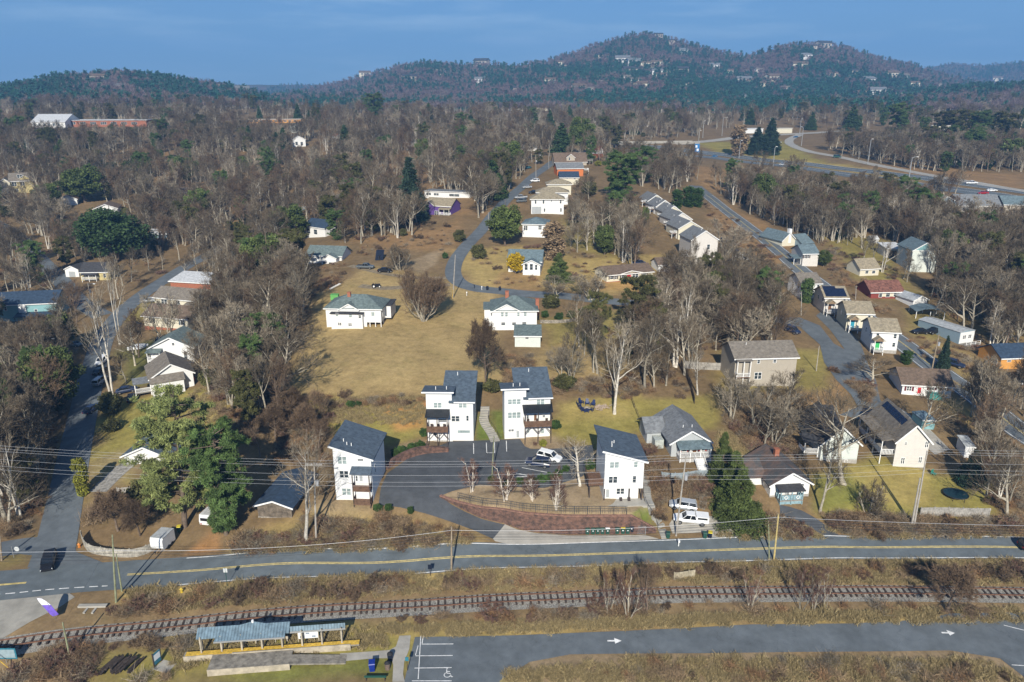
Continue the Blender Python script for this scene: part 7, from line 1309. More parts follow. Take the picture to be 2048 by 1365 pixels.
class TM:   # fast mesh collector with a tone per vertex
 def __init__(s): s.v = []; s.f = []; s.t = []; s.n = 0
 def tube(s, P, r, k, tone):
  P = np.array(P); n = len(P); D = np.gradient(P, axis=0); D /= np.linalg.norm(D, axis=1)[:, None] + 1e-9
  up = np.where(np.abs(D[:, 2:3]) < .9, [[0, 0, 1.0]], [[1.0, 0, 0]]); X = np.cross(D, up); X /= np.linalg.norm(X, axis=1)[:, None] + 1e-9; Y_ = np.cross(X, D)
  a = np.arange(k) * 2 * math.pi / k; V = P[:, None] + (X[:, None] * np.cos(a)[None, :, None] + Y_[:, None] * np.sin(a)[None, :, None]) * np.array(r)[:, None, None]
  i = (np.arange(n - 1)[:, None] * k + np.arange(k)[None]).ravel(); j = (np.arange(n - 1)[:, None] * k + (np.arange(k)[None] + 1) % k).ravel()
  s.v.append(V.reshape(-1, 3)); s.f.append(np.stack([i, j, j + k, i + k], 1) + s.n); s.t.append(np.full(n * k, tone)); s.n += n * k
 def blades(s, A, B, w, tone):   # flat slivers from A to B, tapering
  A, B = np.asarray(A), np.asarray(B); D = B - A; X = np.cross(D, rs.normal(size=D.shape)); X /= np.linalg.norm(X, axis=1)[:, None] + 1e-9; w = np.asarray(w)[:, None]
  V = np.stack([A - X * w, A + X * w, B + X * w * .35, B - X * w * .35], 1).reshape(-1, 3); n = len(A); i = np.arange(n) * 4 + s.n
  s.v.append(V); s.f.append(np.stack([i, i + 1, i + 2, i + 3], 1)); s.t.append(np.repeat(tone, 4)); s.n += 4 * n
 def mesh(s, name, m):
  me = mesh_np(name, np.concatenate(s.v), np.concatenate(s.f), [m]); a = me.attributes.new('tone', 'FLOAT', 'POINT'); a.data.foreach_set('value', np.concatenate(s.t).astype(np.float32)); return me
rs = np.random.RandomState(5)
def unit(v): v = np.asarray(v, float); return v / (np.linalg.norm(v) + 1e-9)
def bare_tree(seed, H=14., spread=.5, n1=12, low=.3, trunks=1, tilt=.12, up=.35, r0=.26, bk=BK_GREY, tw=TW_GREY, n2=7, n3=6, n4=4, len1=.42, twl=1.0, tww=.03):
 global rs
 rs = np.random.RandomState(seed); T, C = TM(), TM(); A4, B4, W4 = [], [], []
 def walk(p, d, L_, n, jit, u):
  P = [np.array(p, float)]; d = unit(d)
  for i in range(n): d = unit(d + rs.normal(size=3) * jit + np.array([0, 0, u])); P.append(P[-1] + d * L_ / n)
  return np.array(P)
 def side(d, ang):
  d = unit(d); a = unit(np.cross(d, rs.normal(size=3))); return unit(d * math.cos(ang) + a * math.sin(ang))
 def along(P, t):
  x = t * (len(P) - 1); i = min(int(x), len(P) - 2); return P[i] + (P[i + 1] - P[i]) * (x - i), unit(P[i + 1] - P[i])
 for k in range(trunks):
  a = k * 2.4 + rs.rand(); d0 = [math.cos(a) * tilt * (2 if trunks > 1 else 1), math.sin(a) * tilt * (2 if trunks > 1 else 1), 1]; Hh = H * (.86 if trunks == 1 else rs.uniform(.7, .9)); rr = r0 / trunks ** .5
  P0 = walk((math.cos(a) * .15 * (trunks > 1), math.sin(a) * .15 * (trunks > 1), -.4), d0, Hh, 9, .07, .06); R0 = rr * (1 - np.linspace(0, 1, 10)) ** .8 + .03; R0[0] *= 1.35; T.tube(P0, R0, 7, rs.uniform(.35, .75))
  m1 = max(3, int(n1 / trunks ** .6))
  for i in range(m1):
   t = low + (1 - low) * ((i + rs.rand() * .8) / m1); p, d = along(P0, min(t, .99)); L1 = H * len1 * (1.15 - .75 * (t - low) / (1 - low)) * rs.uniform(.75, 1.15); d1 = side(d, rs.uniform(.7, 1.15) * (spread + .45)); P1 = walk(p, d1, L1, 6, .13, up * .25); r1 = max(.035, rr * (1 - t) ** .8 * .62 + .02); T.tube(P1, np.linspace(r1, .018, 7), 5, rs.uniform(.3, .7))
   for j in range(n2):
    t2 = .22 + .76 * (j + rs.rand()) / n2; p2, d2 = along(P1, min(t2, .99)); L2 = L1 * .5 * (1.15 - .6 * t2) * rs.uniform(.7, 1.2); P2 = walk(p2, side(d2, rs.uniform(.45, .95)), L2, 3, .16, up * .3); C.tube(P2, np.linspace(max(.018, r1 * .45 * (1 - t2 * .6)), .012, 4), 3, rs.uniform(.3, .8))
    for q in range(n3):
     t3 = .2 + .8 * (q + rs.rand()) / n3; p3, d3 = along(P2, min(t3, .99)); L3 = min(1.9, L2 * .55 + .35) * rs.uniform(.6, 1.2) * twl; e = p3 + unit(side(d3, rs.uniform(.35, .9)) + np.array([0, 0, up * .5])) * L3; A4.append(p3); B4.append(e); W4.append(tww * 1.1)
     for z in range(n4):
      b = p3 + (e - p3) * rs.uniform(.25, 1.0); A4.append(b); B4.append(b + unit(side(e - p3, rs.uniform(.3, .9)) + np.array([0, 0, up * .35])) * L3 * rs.uniform(.35, .75)); W4.append(tww * .8)
 C.blades(A4, B4, W4, rs.uniform(.2, .9, len(A4))); return T.mesh('trunk', bk), C.mesh('crown', tw)
def leaf_cloud(cs, rad, n, size, seed, squash=.7, asp=.5):
 r = np.random.RandomState(seed); cs = np.asarray(cs, float); m = len(cs); rad = np.broadcast_to(np.asarray(rad, float), (m,))
 u = r.normal(size=(m, n, 3)); u /= np.linalg.norm(u, axis=2)[..., None]; u *= (r.rand(m, n, 1) ** .4); u[..., 2] *= squash
 P = cs[:, None] + u * rad[:, None, None]; P = P.reshape(-1, 3); N_ = len(P); s_ = size * r.uniform(.6, 1.4, (N_, 1)); a = r.normal(size=(N_, 3)); a /= np.linalg.norm(a, axis=1)[:, None]; b = np.cross(a, r.normal(size=(N_, 3))); b /= np.linalg.norm(b, axis=1)[:, None] + 1e-9
 V = np.stack([P - a * s_ * asp, P + a * s_ * asp + b * s_ * .1, P + b * s_ * (1.4 - asp)], 1).reshape(-1, 3); i = np.arange(N_) * 3
 tone = np.repeat(np.clip(np.repeat(r.uniform(.1, .9, m), n) * .5 + r.uniform(0, .5, N_), 0, 1), 3); return V, np.stack([i, i + 1, i + 2], 1), tone
def leaf_mesh(name, V, Fc, tone, m):
 me = mesh_np(name, V, Fc, [m]); a = me.attributes.new('tone', 'FLOAT', 'POINT'); a.data.foreach_set('value', tone.astype(np.float32)); return me
def evergreen(kind, seed, m, H=12., Rr=3., n=90, size=.42, bk=BK_BROWN, dens=1.0, lo=.2, asp=.5):
 r = np.random.RandomState(seed); cs, rad = [], []; T = TM()
 zz = np.linspace(-.4, H * .97, 8); T.tube(np.stack([r.normal(size=8) * .04 * (kind == 'pine') * 3, r.normal(size=8) * .1, zz], 1), np.linspace(H * .02 + .05, .03, 8), 7, .5)
 if kind == 'cone' or kind == 'spruce':
  nl = int(H * 1.5 * dens)
  for i in range(nl):
   h = (i + .3) / nl; z = H * (.06 + .93 * h); R_ = Rr * (1 - h) ** .85 + .12; k = max(3, int(R_ * 4.2 * dens))
   for j in range(k):
    a = r.rand() * 6.28; L_ = R_ * r.uniform(.7, 1.12)
    if R_ > .8: T.tube([(0, 0, z + .2), (math.cos(a) * L_ * .8, math.sin(a) * L_ * .8, z - L_ * .12)], [.05, .02], 3, .4)
    for f in ((.95, .6) if R_ > .7 else (.8,)): cs.append((math.cos(a) * L_ * f, math.sin(a) * L_ * f, z - L_ * f * (.18 if kind == 'cone' else .3) + r.normal() * .15)); rad.append(.32 + R_ * .16 * r.uniform(.7, 1.3))
  sq = .6
 elif kind == 'pine':
  for i in range(int(34 * dens)):
   h = lo + (1 - lo) * (i + r.rand()) / (34 * dens); z = H * h; a = r.rand() * 6.28; R_ = Rr * (math.sin(math.pi * min(1, .25 + .78 * (1 - h))) ** .7 + .08) * r.uniform(.55, 1.1); e = np.array((math.cos(a) * R_, math.sin(a) * R_, z + R_ * r.uniform(-.05, .3))); T.tube([(0, 0, z), e * .5 + np.array((0, 0, z * .5 - .1)), e], [.09, .06, .025], 4, .5)
   for j in range(6): f = r.uniform(.45, 1.05); cs.append(np.array((0, 0, z)) * (1 - f) + e * f + r.normal(size=3) * np.array((.55, .55, .3))); rad.append(r.uniform(.3, .7))
  sq = .55
 elif kind == 'column':
  for i in range(int(70 * dens)): h = r.rand(); R_ = Rr * (math.sin(math.pi * (.08 + .88 * (1 - h) ** .75)) ** .6); a = r.rand() * 6.28; cs.append((math.cos(a) * R_ * .75, math.sin(a) * R_ * .75, H * h)); rad.append(.28 + Rr * .3)
  sq = 1.2
 else:  # round
  for i in range(int(80 * dens)):
   u = r.normal(size=3); u /= np.linalg.norm(u); f = r.rand() ** .35 * r.uniform(.72, 1.05); cs.append((u[0] * Rr * f * .85, u[1] * Rr * f * .85, H * .52 + u[2] * H * .44 * f)); rad.append(Rr * r.uniform(.16, .30))
   if i % 4 == 0: T.tube([(0, 0, H * .25), np.array(cs[-1]) * .9], [.07, .02], 4, .5)
  sq = .8
 V, Fc, tn = leaf_cloud(cs, rad, int(n), size, seed + 1, sq, asp); return T.mesh('trunk', bk), leaf_mesh('crown', V, Fc, tn, m)
PROTO = {}; PH = {}; PW = {}
def proto(k, pair):
 PROTO[k] = pair; P = np.empty(len(pair[1].vertices) * 3, np.float32); pair[1].vertices.foreach_get('co', P); P = P.reshape(-1, 3); PH[k] = float(np.percentile(P[:, 2], 99.7)); PW[k] = 2 * float(np.percentile(np.hypot(P[:, 0], P[:, 1]), 97))
for i in range(3): proto('oak%d' % i, bare_tree(10 + i, 14, .55, 12, .28, 1, .1, .3, .30))
for i in range(3): proto('tall%d' % i, bare_tree(20 + i, 17, .25, 13, .38, 1, .06, .5, .24, BK_GREY, TW_GREY, 6, 5, 4, .30))
for i in range(2): proto('brown%d' % i, bare_tree(30 + i, 12, .45, 12, .25, 1, .12, .35, .2, BK_BROWN, TW_BROWN, 7, 6, 5, .42, 1.0, .026))
for i in range(2): proto('multi%d' % i, bare_tree(40 + i, 12, .35, 14, .22, 3, .14, .4, .26, BK_GREY, TW_PALE, 6, 5, 4, .36))
proto('white0', bare_tree(50, 17, .3, 10, .35, 2, .10, .45, .34, BK_WHITE, TW_PALE, 5, 4, 4, .32)); proto('white1', bare_tree(51, 15, .5, 10, .3, 1, .10, .3, .30, BK_WHITE, TW_PALE, 6, 5, 3, .42))
proto('vase', bare_tree(60, 9, .12, 34, .1, 7, .20, .75, .42, BK_GREY, TW_BROWN, 8, 6, 4, .50, .9, .022)); proto('dense', bare_tree(61, 9, .75, 22, .38, 1, .05, .15, .2, BK_BROWN, TW_BROWN, 9, 9, 6, .42, .9, .026)); proto('birch', bare_tree(62, 7, .45, 16, .1, 3, .09, .4, .12, mat('bark_birch', (.62, .56, .48), .9, .15, 4, tone=(.8, 1.15)), TW_RED, 6, 5, 4, .30, .8, .018)); proto('sapling', bare_tree(63, 6, .3, 10, .2, 3, .2, .5, .10, BK_GREY, TW_RED, 5, 5, 4, .36, .8, .016)); proto('fork', bare_tree(64, 16, .6, 12, .36, 1, .12, .25, .34, BK_GREY, TW_GREY, 7, 5, 3, .5))
proto('shrub0', bare_tree(70, 2.6, .6, 20, .06, 7, .4, .4, .10, BK_BROWN, TW_BROWN, 6, 5, 4, .45, .5, .016)); proto('shrub1', bare_tree(71, 2.4, .7, 20, .06, 7, .45, .3, .10, BK_BROWN, TW_RED, 6, 5, 4, .45, .5, .016)); proto('greyshrub', bare_tree(72, 4, .6, 20, .08, 6, .35, .4, .12, BK_GREY, TW_GREY, 7, 6, 4, .42, .6, .014))
proto('pine0', evergreen('pine', 80, LF_LIGHT, 15, 5.0, 150, .30, dens=1.9, asp=.16)); proto('pine1', evergreen('pine', 81, LF_PINE, 15, 4.2, 170, .32, dens=2.0, lo=.07, asp=.16)); proto('pine2', evergreen('pine', 82, LF_OLIVE, 14, 3.6, 130, .36, dens=1.3, asp=.2)); proto('cedar', evergreen('cone', 83, LF_CEDAR, 10, 3.2, 130, .32, asp=.2)); proto('spruce', evergreen('spruce', 84, LF_BLUE, 14, 3.6, 60, .5, asp=.25)); proto('darkcone', evergreen('cone', 85, LF_DARK, 12, 3.4, 46, .42))
proto('broad', evergreen('round', 86, LF_DARK, 11, 5.5, 220, .36)); proto('holly', evergreen('round', 87, LF_CEDAR, 10, 4.2, 180, .34)); proto('column', evergreen('column', 88, LF_HEDGE, 6, 1.0, 60, .3)); proto('bush', evergreen('round', 89, LF_HEDGE, 1.5, 1.0, 60, .16)); proto('goldbush', evergreen('round', 90, LF_GOLD, 3.4, 1.8, 80, .22)); proto('yelcol', evergreen('column', 91, LF_YEL, 7, 1.1, 70, .3)); proto('vinecol', evergreen('column', 92, LF_PINE, 7, 1.0, 50, .3)); proto('yelbush', evergreen('round', 93, LF_YEL, 1.5, 1.0, 60, .16)); proto('browncol', evergreen('column', 94, LF_BRUSH, 9, 1.3, 80, .35)); proto('olivebush', evergreen('round', 95, LF_OLIVE, 3.5, 2.4, 80, .28))
FIRST = {}; EVG = ('pine0', 'pine1', 'pine2', 'cedar', 'spruce', 'darkcone', 'broad', 'holly', 'column', 'browncol')
def plant(k, P, h, label, group=None, wpx=None, rz=None, name='tree', cat='tree', lean=(0, 0)):
 s = h / PH[k]; sx = s
 if wpx: sx = wpx * scale_at(P) / PW[k]
 cat = 'evergreen' if cat == 'tree' and k in EVG else cat; t = thing(name, label, cat, P, rz if rz is not None else rnd.uniform(0, 6.28), group); t.scale = (sx, sx, s)
 if lean != (0, 0): t.rotation_euler[0], t.rotation_euler[1] = lean
 a, b = obj('trunk' if name != 'shrub' else 'stem', PROTO[k][0], t), obj('crown' if name != 'shrub' else 'foliage', PROTO[k][1], t)
 FIRST.setdefault(k, (a, b)); KEEPT.append((P[0], P[1])); return t
KEEPT = []
def tree(k, base, vtop, label, w=None, **q):
 P = at(*base); return plant(k, P, max(.5, height(P, vtop)), label, wpx=w, **q)
def shrub(k, base, vtop, label, w=None, **q): return tree(k, base, vtop, label, w, name='shrub', cat='shrub', **q)
SPEC_T = [
 ('vase', (848, 642), 543, 'lone leafless tree with a fan of upright stems in the meadow', 100), ('dense', (972, 772), 640, 'dense dark round leafless tree in front of the white two storey house', 82), ('fork', (1688, 968), 770, 'huge forked grey tree on the lawn before the white gabled house', 230), ('oak0', (1640, 1024), 872, 'gnarled bare tree right of the diamond rail cottage', 90), ('oak1', (1836, 886), 762, 'bare tree behind the solar panelled house', 130), ('white1', (612, 1082), 868, 'pale bare tree beside the transformer pole and barn', 150), ('white1', (1160, 972), 872, 'spreading grey bare tree at the end of the parking court', 110),
 ('birch', (943, 984), 915, 'birch with reddish twigs nearest the drive bend', 52), ('birch', (1010, 1001), 925, 'three stemmed birch in the planted bed', 72), ('birch', (1064, 1002), 945, 'single thin birch in the middle of the planted bed', 50), ('birch', (1112, 1020), 938, 'tall birch nearest the brick wall', 48),
 ('white0', (224, 792), 566, 'tall pale sycamore beside the cars on the left road', 95), ('white0', (240, 690), 505, 'tall thin pale trunk above the sycamore on the left road', 50), ('white1', (1229, 828), 630, 'straight pale trunked tree right of the fire pit', 120), ('multi0', (1122, 752), 690, 'short mossy leaning trunk behind the right rear tower house', 60), ('white1', (556, 802), 700, 'pale twisted tree at the lower left corner of the meadow', 70), ('oak2', (1972, 994), 868, 'bare tree at the right end of the lawn', 80), ('white0', (1998, 1002), 878, 'pale leaning bare tree near the right edge of the lawn', 70),
 ('tall0', (12, 1040), 725, 'bare grey tree at the left frame edge', 130), ('oak1', (45, 1010), 690, 'spreading bare tree in the dark hollow at the left edge', 170), ('sapling', (1258, 1236), 1145, 'pale multi stemmed sapling beside the railway', 84), ('brown0', (1294, 1228), 1128, 'dark bare sapling behind the pale one beside the railway', 60), ('sapling', (1216, 1226), 1148, 'leaning sapling left of the railway sapling pair', 50), ('sapling', (1602, 1222), 1142, 'bare sapling at the left of the railway sapling row', 56), ('sapling', (1628, 1222), 1138, 'bare sapling in the middle of the railway sapling row', 50), ('sapling', (1648, 1218), 1145, 'bare sapling at the right of the railway sapling row', 44), ('sapling', (1500, 1220), 1148, 'bare sapling nearest the yellowish pole by the railway', 60), ('dense', (1895, 1224), 1138, 'dark dense thicket tree beside the railway at the right', 120),
 ('multi1', (1180, 600), 540, 'wide grey bare tree right of the white two storey house', 90), ('multi0', (1110, 600), 545, 'grey bare tree behind the chimney of the white two storey house', 70), ('multi1', (1450, 520), 440, 'pale wide bare tree at the end of the terrace parking', 90), ('white0', (1372, 700), 560, 'tall bare tree above the beige house yard', 80), ('white1', (1395, 790), 690, 'pale leaning tree by the beige house fence', 70), ('oak0', (1560, 860), 740, 'wide grey bare tree below the beige house', 130), ('oak2', (1745, 770), 715, 'bare tree between the loop street and hill road', 110), ('tall1', (1290, 780), 620, 'tall dark bare tree by the court lawn wire fence', 90),
 ('pine0', (372, 1052), 792, 'tall loose light green pine at the lower left', 175), ('pine1', (455, 1068), 852, 'dense dark green pine right of the loose one', 122), ('cedar', (1442, 966), 868, 'upper cedar of the dark green row before the porch cottage', 54), ('cedar', (1462, 1012), 905, 'middle cedar of the dark green row before the porch cottage', 74), ('cedar', (1478, 1048), 938, 'lowest broadest cedar of the dark green row above the road', 96), ('yelcol', (168, 990), 918, 'leaning yellow green vine column beside the left road', 28), ('cedar', (1118, 562), 508, 'green bushy evergreen right of the yellow bush', 52), ('browncol', (1107, 520), 446, 'dark brownish cypress below the grey hip roofed house', 44), ('holly', (1010, 492), 412, 'bright green dense evergreen beside the curved road', 66), ('spruce', (823, 442), 318, 'tall dark spruce left of the purple house', 66), ('pine2', (709, 405), 326, 'olive evergreen above the white house with dark blue roof', 46), ('darkcone', (985, 398), 322, 'dark evergreen pair beside the purple house', 60), ('oak1', (950, 402), 315, 'ivy clad bare tree right of the flat roofed house', 80),
 ('darkcone', (1122, 306), 248, 'left dark cone of the evergreen pair above the brown roof', 44), ('holly', (1161, 306), 236, 'taller right evergreen of the pair above the brown roof', 50), ('pine1', (1246, 405), 303, 'large green pine right of the orange house', 80), ('pine1', (1284, 365), 292, 'green pine behind the large one right of the orange house', 50), ('column', (1353, 418), 380, 'narrow bright green cypress behind the terrace', 22), ('column', (1376, 414), 374, 'left cypress of the clump behind the terrace', 26), ('column', (1394, 414), 377, 'right cypress of the clump behind the terrace', 24), ('browncol', (1476, 312), 250, 'ivy brown evergreen at the left of the spruces by the highway', 34), ('spruce', (1513, 309), 256, 'smaller dark spruce by the highway', 42), ('spruce', (1538, 309), 238, 'taller dark spruce by the highway', 44), ('holly', (170, 404), 337, 'round dark evergreen right of the yellow dormer house', 80), ('broad', (236, 522), 418, 'big round dark green evergreen on the left', 128), ('pine1', (748, 240), 186, 'dark pine standing above the skyline left of centre', 42),
 ('pine2', (1880, 282), 222, 'first pine left of the pale tall windowed house', 56), ('pine2', (1925, 284), 220, 'pine before the pale tall windowed house', 50), ('pine1', (1965, 286), 222, 'pine right of the pale tall windowed house', 52), ('pine2', (2005, 288), 224, 'pine second right of the pale tall windowed house', 54), ('darkcone', (1702, 262), 212, 'narrow dark evergreen beyond the slip road', 32), ('pine1', (1796, 275), 206, 'tall dark pine in the right hand woods', 46), ('spruce', (1884, 742), 674, 'small dark conifer right of the hill road pole', 26), ('column', (1812, 728), 702, 'leaning green cypress below the green door cottage', 22), ('holly', (1647, 534), 502, 'round evergreen right of the blue grey house', 28), ('spruce', (1940, 968), 903, 'small dark spruce at the right end of the lawn', 56), ('vinecol', (1612, 606), 558, 'green vine covered trunk at the taupe cottage', 24), ('holly', (350, 835), 782, 'small bright conifer tip below the white tan roofed house', 26), ('broad', (135, 475), 440, 'dark evergreen clump left of the big round one', 50)]
for k, b, vt, lb, w_ in SPEC_T: tree(k, b, vt, lb, w_, lean=(0, -.11) if 'loose light' in lb else (0, .06) if 'huge forked' in lb else (0, 0))
for k, b, vt, lb, w_ in (('bush', cH(857, 243), cH(0, 202)[1], 'round green shrub nearest the court pole', 17), ('bush', cH(903, 265), cH(0, 222)[1], 'green shrub second along the court hedge', 18), ('bush', cH(950, 262), cH(0, 218)[1], 'green shrub third along the court hedge', 18), ('bush', cH(1015, 252), cH(0, 215)[1], 'green shrub fourth along the court hedge', 18), ('bush', cH(1080, 248), cH(0, 212)[1], 'green shrub fifth along the court hedge', 20), ('bush', cH(1140, 238), cH(0, 195)[1], 'large green shrub sixth along the court hedge', 22), ('bush', cH(1185, 232), cH(0, 185)[1], 'green shrub below the navy car', 20), ('bush', cH(1228, 205), cH(0, 168)[1], 'green shrub under the grey court tree', 18), ('bush', cH(1270, 178), cH(0, 145)[1], 'green shrub right of the grey court tree', 16), ('bush', cH(1405, 165), cH(0, 122)[1], 'wide green shrub by the right tower house', 22),
 ('bush', cT(680, 880), cT(0, 810)[1], 'leftmost green shrub above the low brick wall', 17), ('bush', cT(750, 860), cT(0, 785)[1], 'second green shrub above the low brick wall', 19), ('bush', cT(838, 835), cT(0, 760)[1], 'third green shrub above the low brick wall', 19), ('bush', cT(912, 815), cT(0, 742)[1], 'fourth green shrub above the low brick wall', 19), ('bush', cT(945, 698), cT(0, 622)[1], 'green shrub at the corner of the left rear tower house', 18), ('bush', cT(285, 435), cT(0, 375)[1], 'larger of two green shrubs on the orange bank', 17), ('bush', cT(352, 425), cT(0, 380)[1], 'smaller of two green shrubs on the orange bank', 13), ('bush', cU(597, 632), cU(0, 552)[1], 'green shrub right of the right rear tower house', 22), ('yelbush', cU(484, 788), cU(0, 728)[1], 'yellow green round shrub before the right rear tower house', 15), ('shrub1', cU(408, 780), cU(0, 740)[1], 'small brown shrub beside the yellow green one', 10),
 ('bush', cH(215, 405), cH(0, 362)[1], 'left green shrub below the first tower house', 18), ('bush', cH(275, 402), cH(0, 362)[1], 'middle green shrub below the first tower house', 17), ('bush', cH(398, 418), cH(0, 378)[1], 'right green shrub below the first tower house', 14), ('goldbush', (1031, 548), 507, 'bright golden yellow bush before the small cottage', 34), ('olivebush', (958, 518), 490, 'round dark shrub left of the small cottage', 30), ('olivebush', cE(700, 130), cE(0, 60)[1], 'dark clipped shrub at the roadside mailboxes', 22), ('bush', (890, 518), 505, 'tiny round shrub beside the pale slab', 11), ('greyshrub', (1738, 1030), 968, 'grey bare shrub on the lawn above the road', 70), ('greyshrub', (800, 540), 488, 'wide brown bare shrub beyond the parked black car', 64), ('olivebush', (222, 828), 788, 'round olive shrub beside the left road', 44), ('olivebush', (225, 862), 838, 'lower dark shrub beside the left road', 34),
 ('bush', (1090, 636), 622, 'clipped shrub nearest the brick chimney', 16), ('bush', (1118, 640), 626, 'clipped shrub second along the stone wall', 18), ('bush', (1142, 636), 622, 'clipped shrub third along the stone wall', 18), ('bush', (1165, 632), 616, 'clipped shrub fourth along the stone wall', 18), ('olivebush', (1102, 616), 590, 'taller leafy shrub above the stone wall shrubs', 34), ('olivebush', (1128, 776), 752, 'dark green shrub mass behind the right rear tower house', 44), ('olivebush', (985, 782), 762, 'brown green shrub between the rear tower houses', 42), ('yelbush', (1196, 332), 322, 'yellow green shrub by the brown roofed house', 14), ('olivebush', (1178, 390), 364, 'golden olive shrub below the orange house', 30), ('holly', (1290, 450), 415, 'slim evergreen in front of the terrace', 14)): shrub(k, b, vt, lb, w_)
# ---- keep-out map: buildings, roads, cars
KEEP = []
for o in COL.objects:
 if o.parent is None and 'category' in o.keys():
  c_ = o['category']
  if c_ in ('house', 'building', 'shed', 'garage', 'barn', 'mobile home', 'carport', 'shelter'):
   M = o.matrix_basis; dd = 9
   for ch in o.children:
    if ch.name.startswith('wall') and ch.type == 'MESH':
     xs = [v.co for v in ch.data.vertices]; dd = max(v.y for v in xs); ww = max(v.x for v in xs)
     for yy in np.arange(dd * .15 - 3, dd, 3.0):
      for xx in np.arange(-ww, ww + .1, max(2.5, ww * .5)): p = M @ Vector((xx, yy, 0)); KEEP.append((p.x, p.y, 3.2))
  elif c_ in ('car', 'suv', 'pickup', 'van', 'trailer', 'covered boat'): KEEP.append((o.location.x, o.location.y, 3.5))
  elif c_ in ('timber pile', 'sign', 'hydrant', 'trampoline', 'culvert', 'firewood', 'chair', 'bin'): KEEP.append((o.location.x, o.location.y, 3.2 if c_ == 'timber pile' else 2.2))
for o in COL.objects:
 if o.type == 'MESH' and o.parent is None and o.name.split('.')[0] in ('road', 'side_road', 'curved_road', 'hill_road', 'loop_street', 'parking_lot', 'station_lot', 'concrete_apron', 'highway', 'slip_road', 'side_street', 'overpass_road', 'footpath', 'gravel_drive', 'sloping_drive', 'narrow_drive', 'concrete_lot', 'road_junction', 'railway_ballast'):
  vv = np.empty(len(o.data.vertices) * 3, np.float32); o.data.vertices.foreach_get('co', vv); vv = vv.reshape(-1, 3); rr_ = {'highway': 5, 'railway_ballast': .8, 'road': 1.2}.get(o.name.split('.')[0], 2.0)
  for p in vv[::3]: KEEP.append((p[0], p[1], rr_))
KP = np.array(KEEP); KT = {}
for i, (x, y, r_) in enumerate(KEEP): KT.setdefault((int(x // 8), int(y // 8)), []).append(i)
def blocked(x, y, extra=0):
 a, b = int(x // 8), int(y // 8)
 for i in (a - 1, a, a + 1):
  for j in (b - 1, b, b + 1):
   for k in KT.get((i, j), ()):
    if (KP[k, 0] - x) ** 2 + (KP[k, 1] - y) ** 2 < (KP[k, 2] + extra) ** 2: return True
 return False
CLEAR = [(835,395,955,482),(0,655,150,705),(280,660,400,700),(1270,425,1420,480),(0,380,80,430),(110,405,240,450),(590,470,670,545),(605,520,700,590),(60,254,325,286),(485,244,612,272),(580,292,622,330),(1285,470,1470,575),(1545,560,1790,850),(1855,430,2060,470),(1850,268,1930,300)]
HWP = np.array([(u, v) for u, v, z in HWY], float); RPP = np.array([(u, v) for u, v, z in RAMP], float)
def clear(u, v):
 if any(a < u < c and b < v < d for a, b, c, d in CLEAR): return True
 if u > 1380:
  h = np.interp(u, HWP[:, 0], HWP[:, 1])
  if h - 16 < v < h + 30 or (h < v < h + 66 and (u * 7.31 + v * 3.7) % 1 < .85): return True
  if u > 1600 and np.interp(u, RPP[:, 0], RPP[:, 1]) - 4 < v < h: return True
 return False
def sample(poly, n, seed, gap=0, keep=True, extra=0.0):
 r = np.random.RandomState(seed); P = np.array(poly, float).reshape(-1, 2); lo, hi = P.min(0), P.max(0); out = []; UV = []
 cnt = 0
 while len(out) < n and cnt < 12:
  q = r.uniform(lo, hi, (max(64, n * 3), 2)); q = q[in_poly(q[:, 0], q[:, 1], P)]; W3 = at_many(q); cnt += 1
  for uv, p in zip(q, W3):
   if len(out) >= n: break
   if keep and (blocked(p[0], p[1], extra) or (extra > 0 and clear(*uv))): continue
   if gap and any((uv[0] - a[0]) ** 2 + ((uv[1] - a[1]) * 1.6) ** 2 < gap * gap for a in UV): continue
   out.append(p); UV.append(uv)
 return out
def wood(poly, n, kinds, hr, label, group, seed, gap=9):
 r = random.Random(seed)
 for p in sample(poly, int(n * .66 + .5), seed, gap, extra=.5): plant(r.choice(kinds), p, r.uniform(*hr), label, group)
OAK = ['oak0', 'oak1', 'oak2', 'multi0', 'multi1', 'brown0', 'brown1']; TALL = ['tall0', 'tall1', 'tall2', 'white0', 'oak1']; MIX = OAK + TALL
wood((335,570, 440,520, 560,450, 650,480, 690,510, 640,560, 600,640, 560,740, 500,770, 430,700, 410,620), 46, MIX + ['brown0', 'brown1'], (9, 15), 'bare tree in the strip of wood left of the meadow', 'trees of the wood left of the meadow', 101, 11)
wood((300,390, 420,350, 560,330, 690,360, 700,480, 560,440, 420,500, 330,480, 290,430), 50, MIX, (11, 18), 'tall bare tree in the wood above the left side road', 'trees of the wood above the side road', 102, 11)
wood((700,310, 900,300, 1040,300, 1050,350, 980,420, 900,450, 850,480, 720,480, 690,400), 46, MIX, (11, 18), 'bare tree in the wood left of the curved road', 'trees left of the curved road', 103, 11)
wood((60,300, 300,290, 320,380, 240,410, 200,500, 60,470, 0,420, 0,320), 40, MIX, (10, 16), 'bare tree among the houses at the upper left', 'trees among the upper left houses', 104, 12)
wood((1230,520, 1290,440, 1340,540, 1420,560, 1530,590, 1540,640, 1470,690, 1400,680, 1340,640, 1300,560), 44, MIX, (8, 14), 'bare tree in the wood below the terrace', 'trees of the wood below the terrace', 105, 10)
wood((1440,370, 1600,380, 1860,400, 2048,440, 2048,580, 1900,560, 1760,480, 1640,480, 1540,450), 60, MIX, (9, 15), 'bare tree in the wood right of the hill road', 'trees right of the hill road', 106, 11)
wood((0,690, 90,680, 140,740, 130,860, 100,960, 50,1060, 0,1080), 16, TALL + OAK, (10, 15), 'bare tree in the shaded hollow at the left edge', 'trees of the shaded hollow', 107, 18)
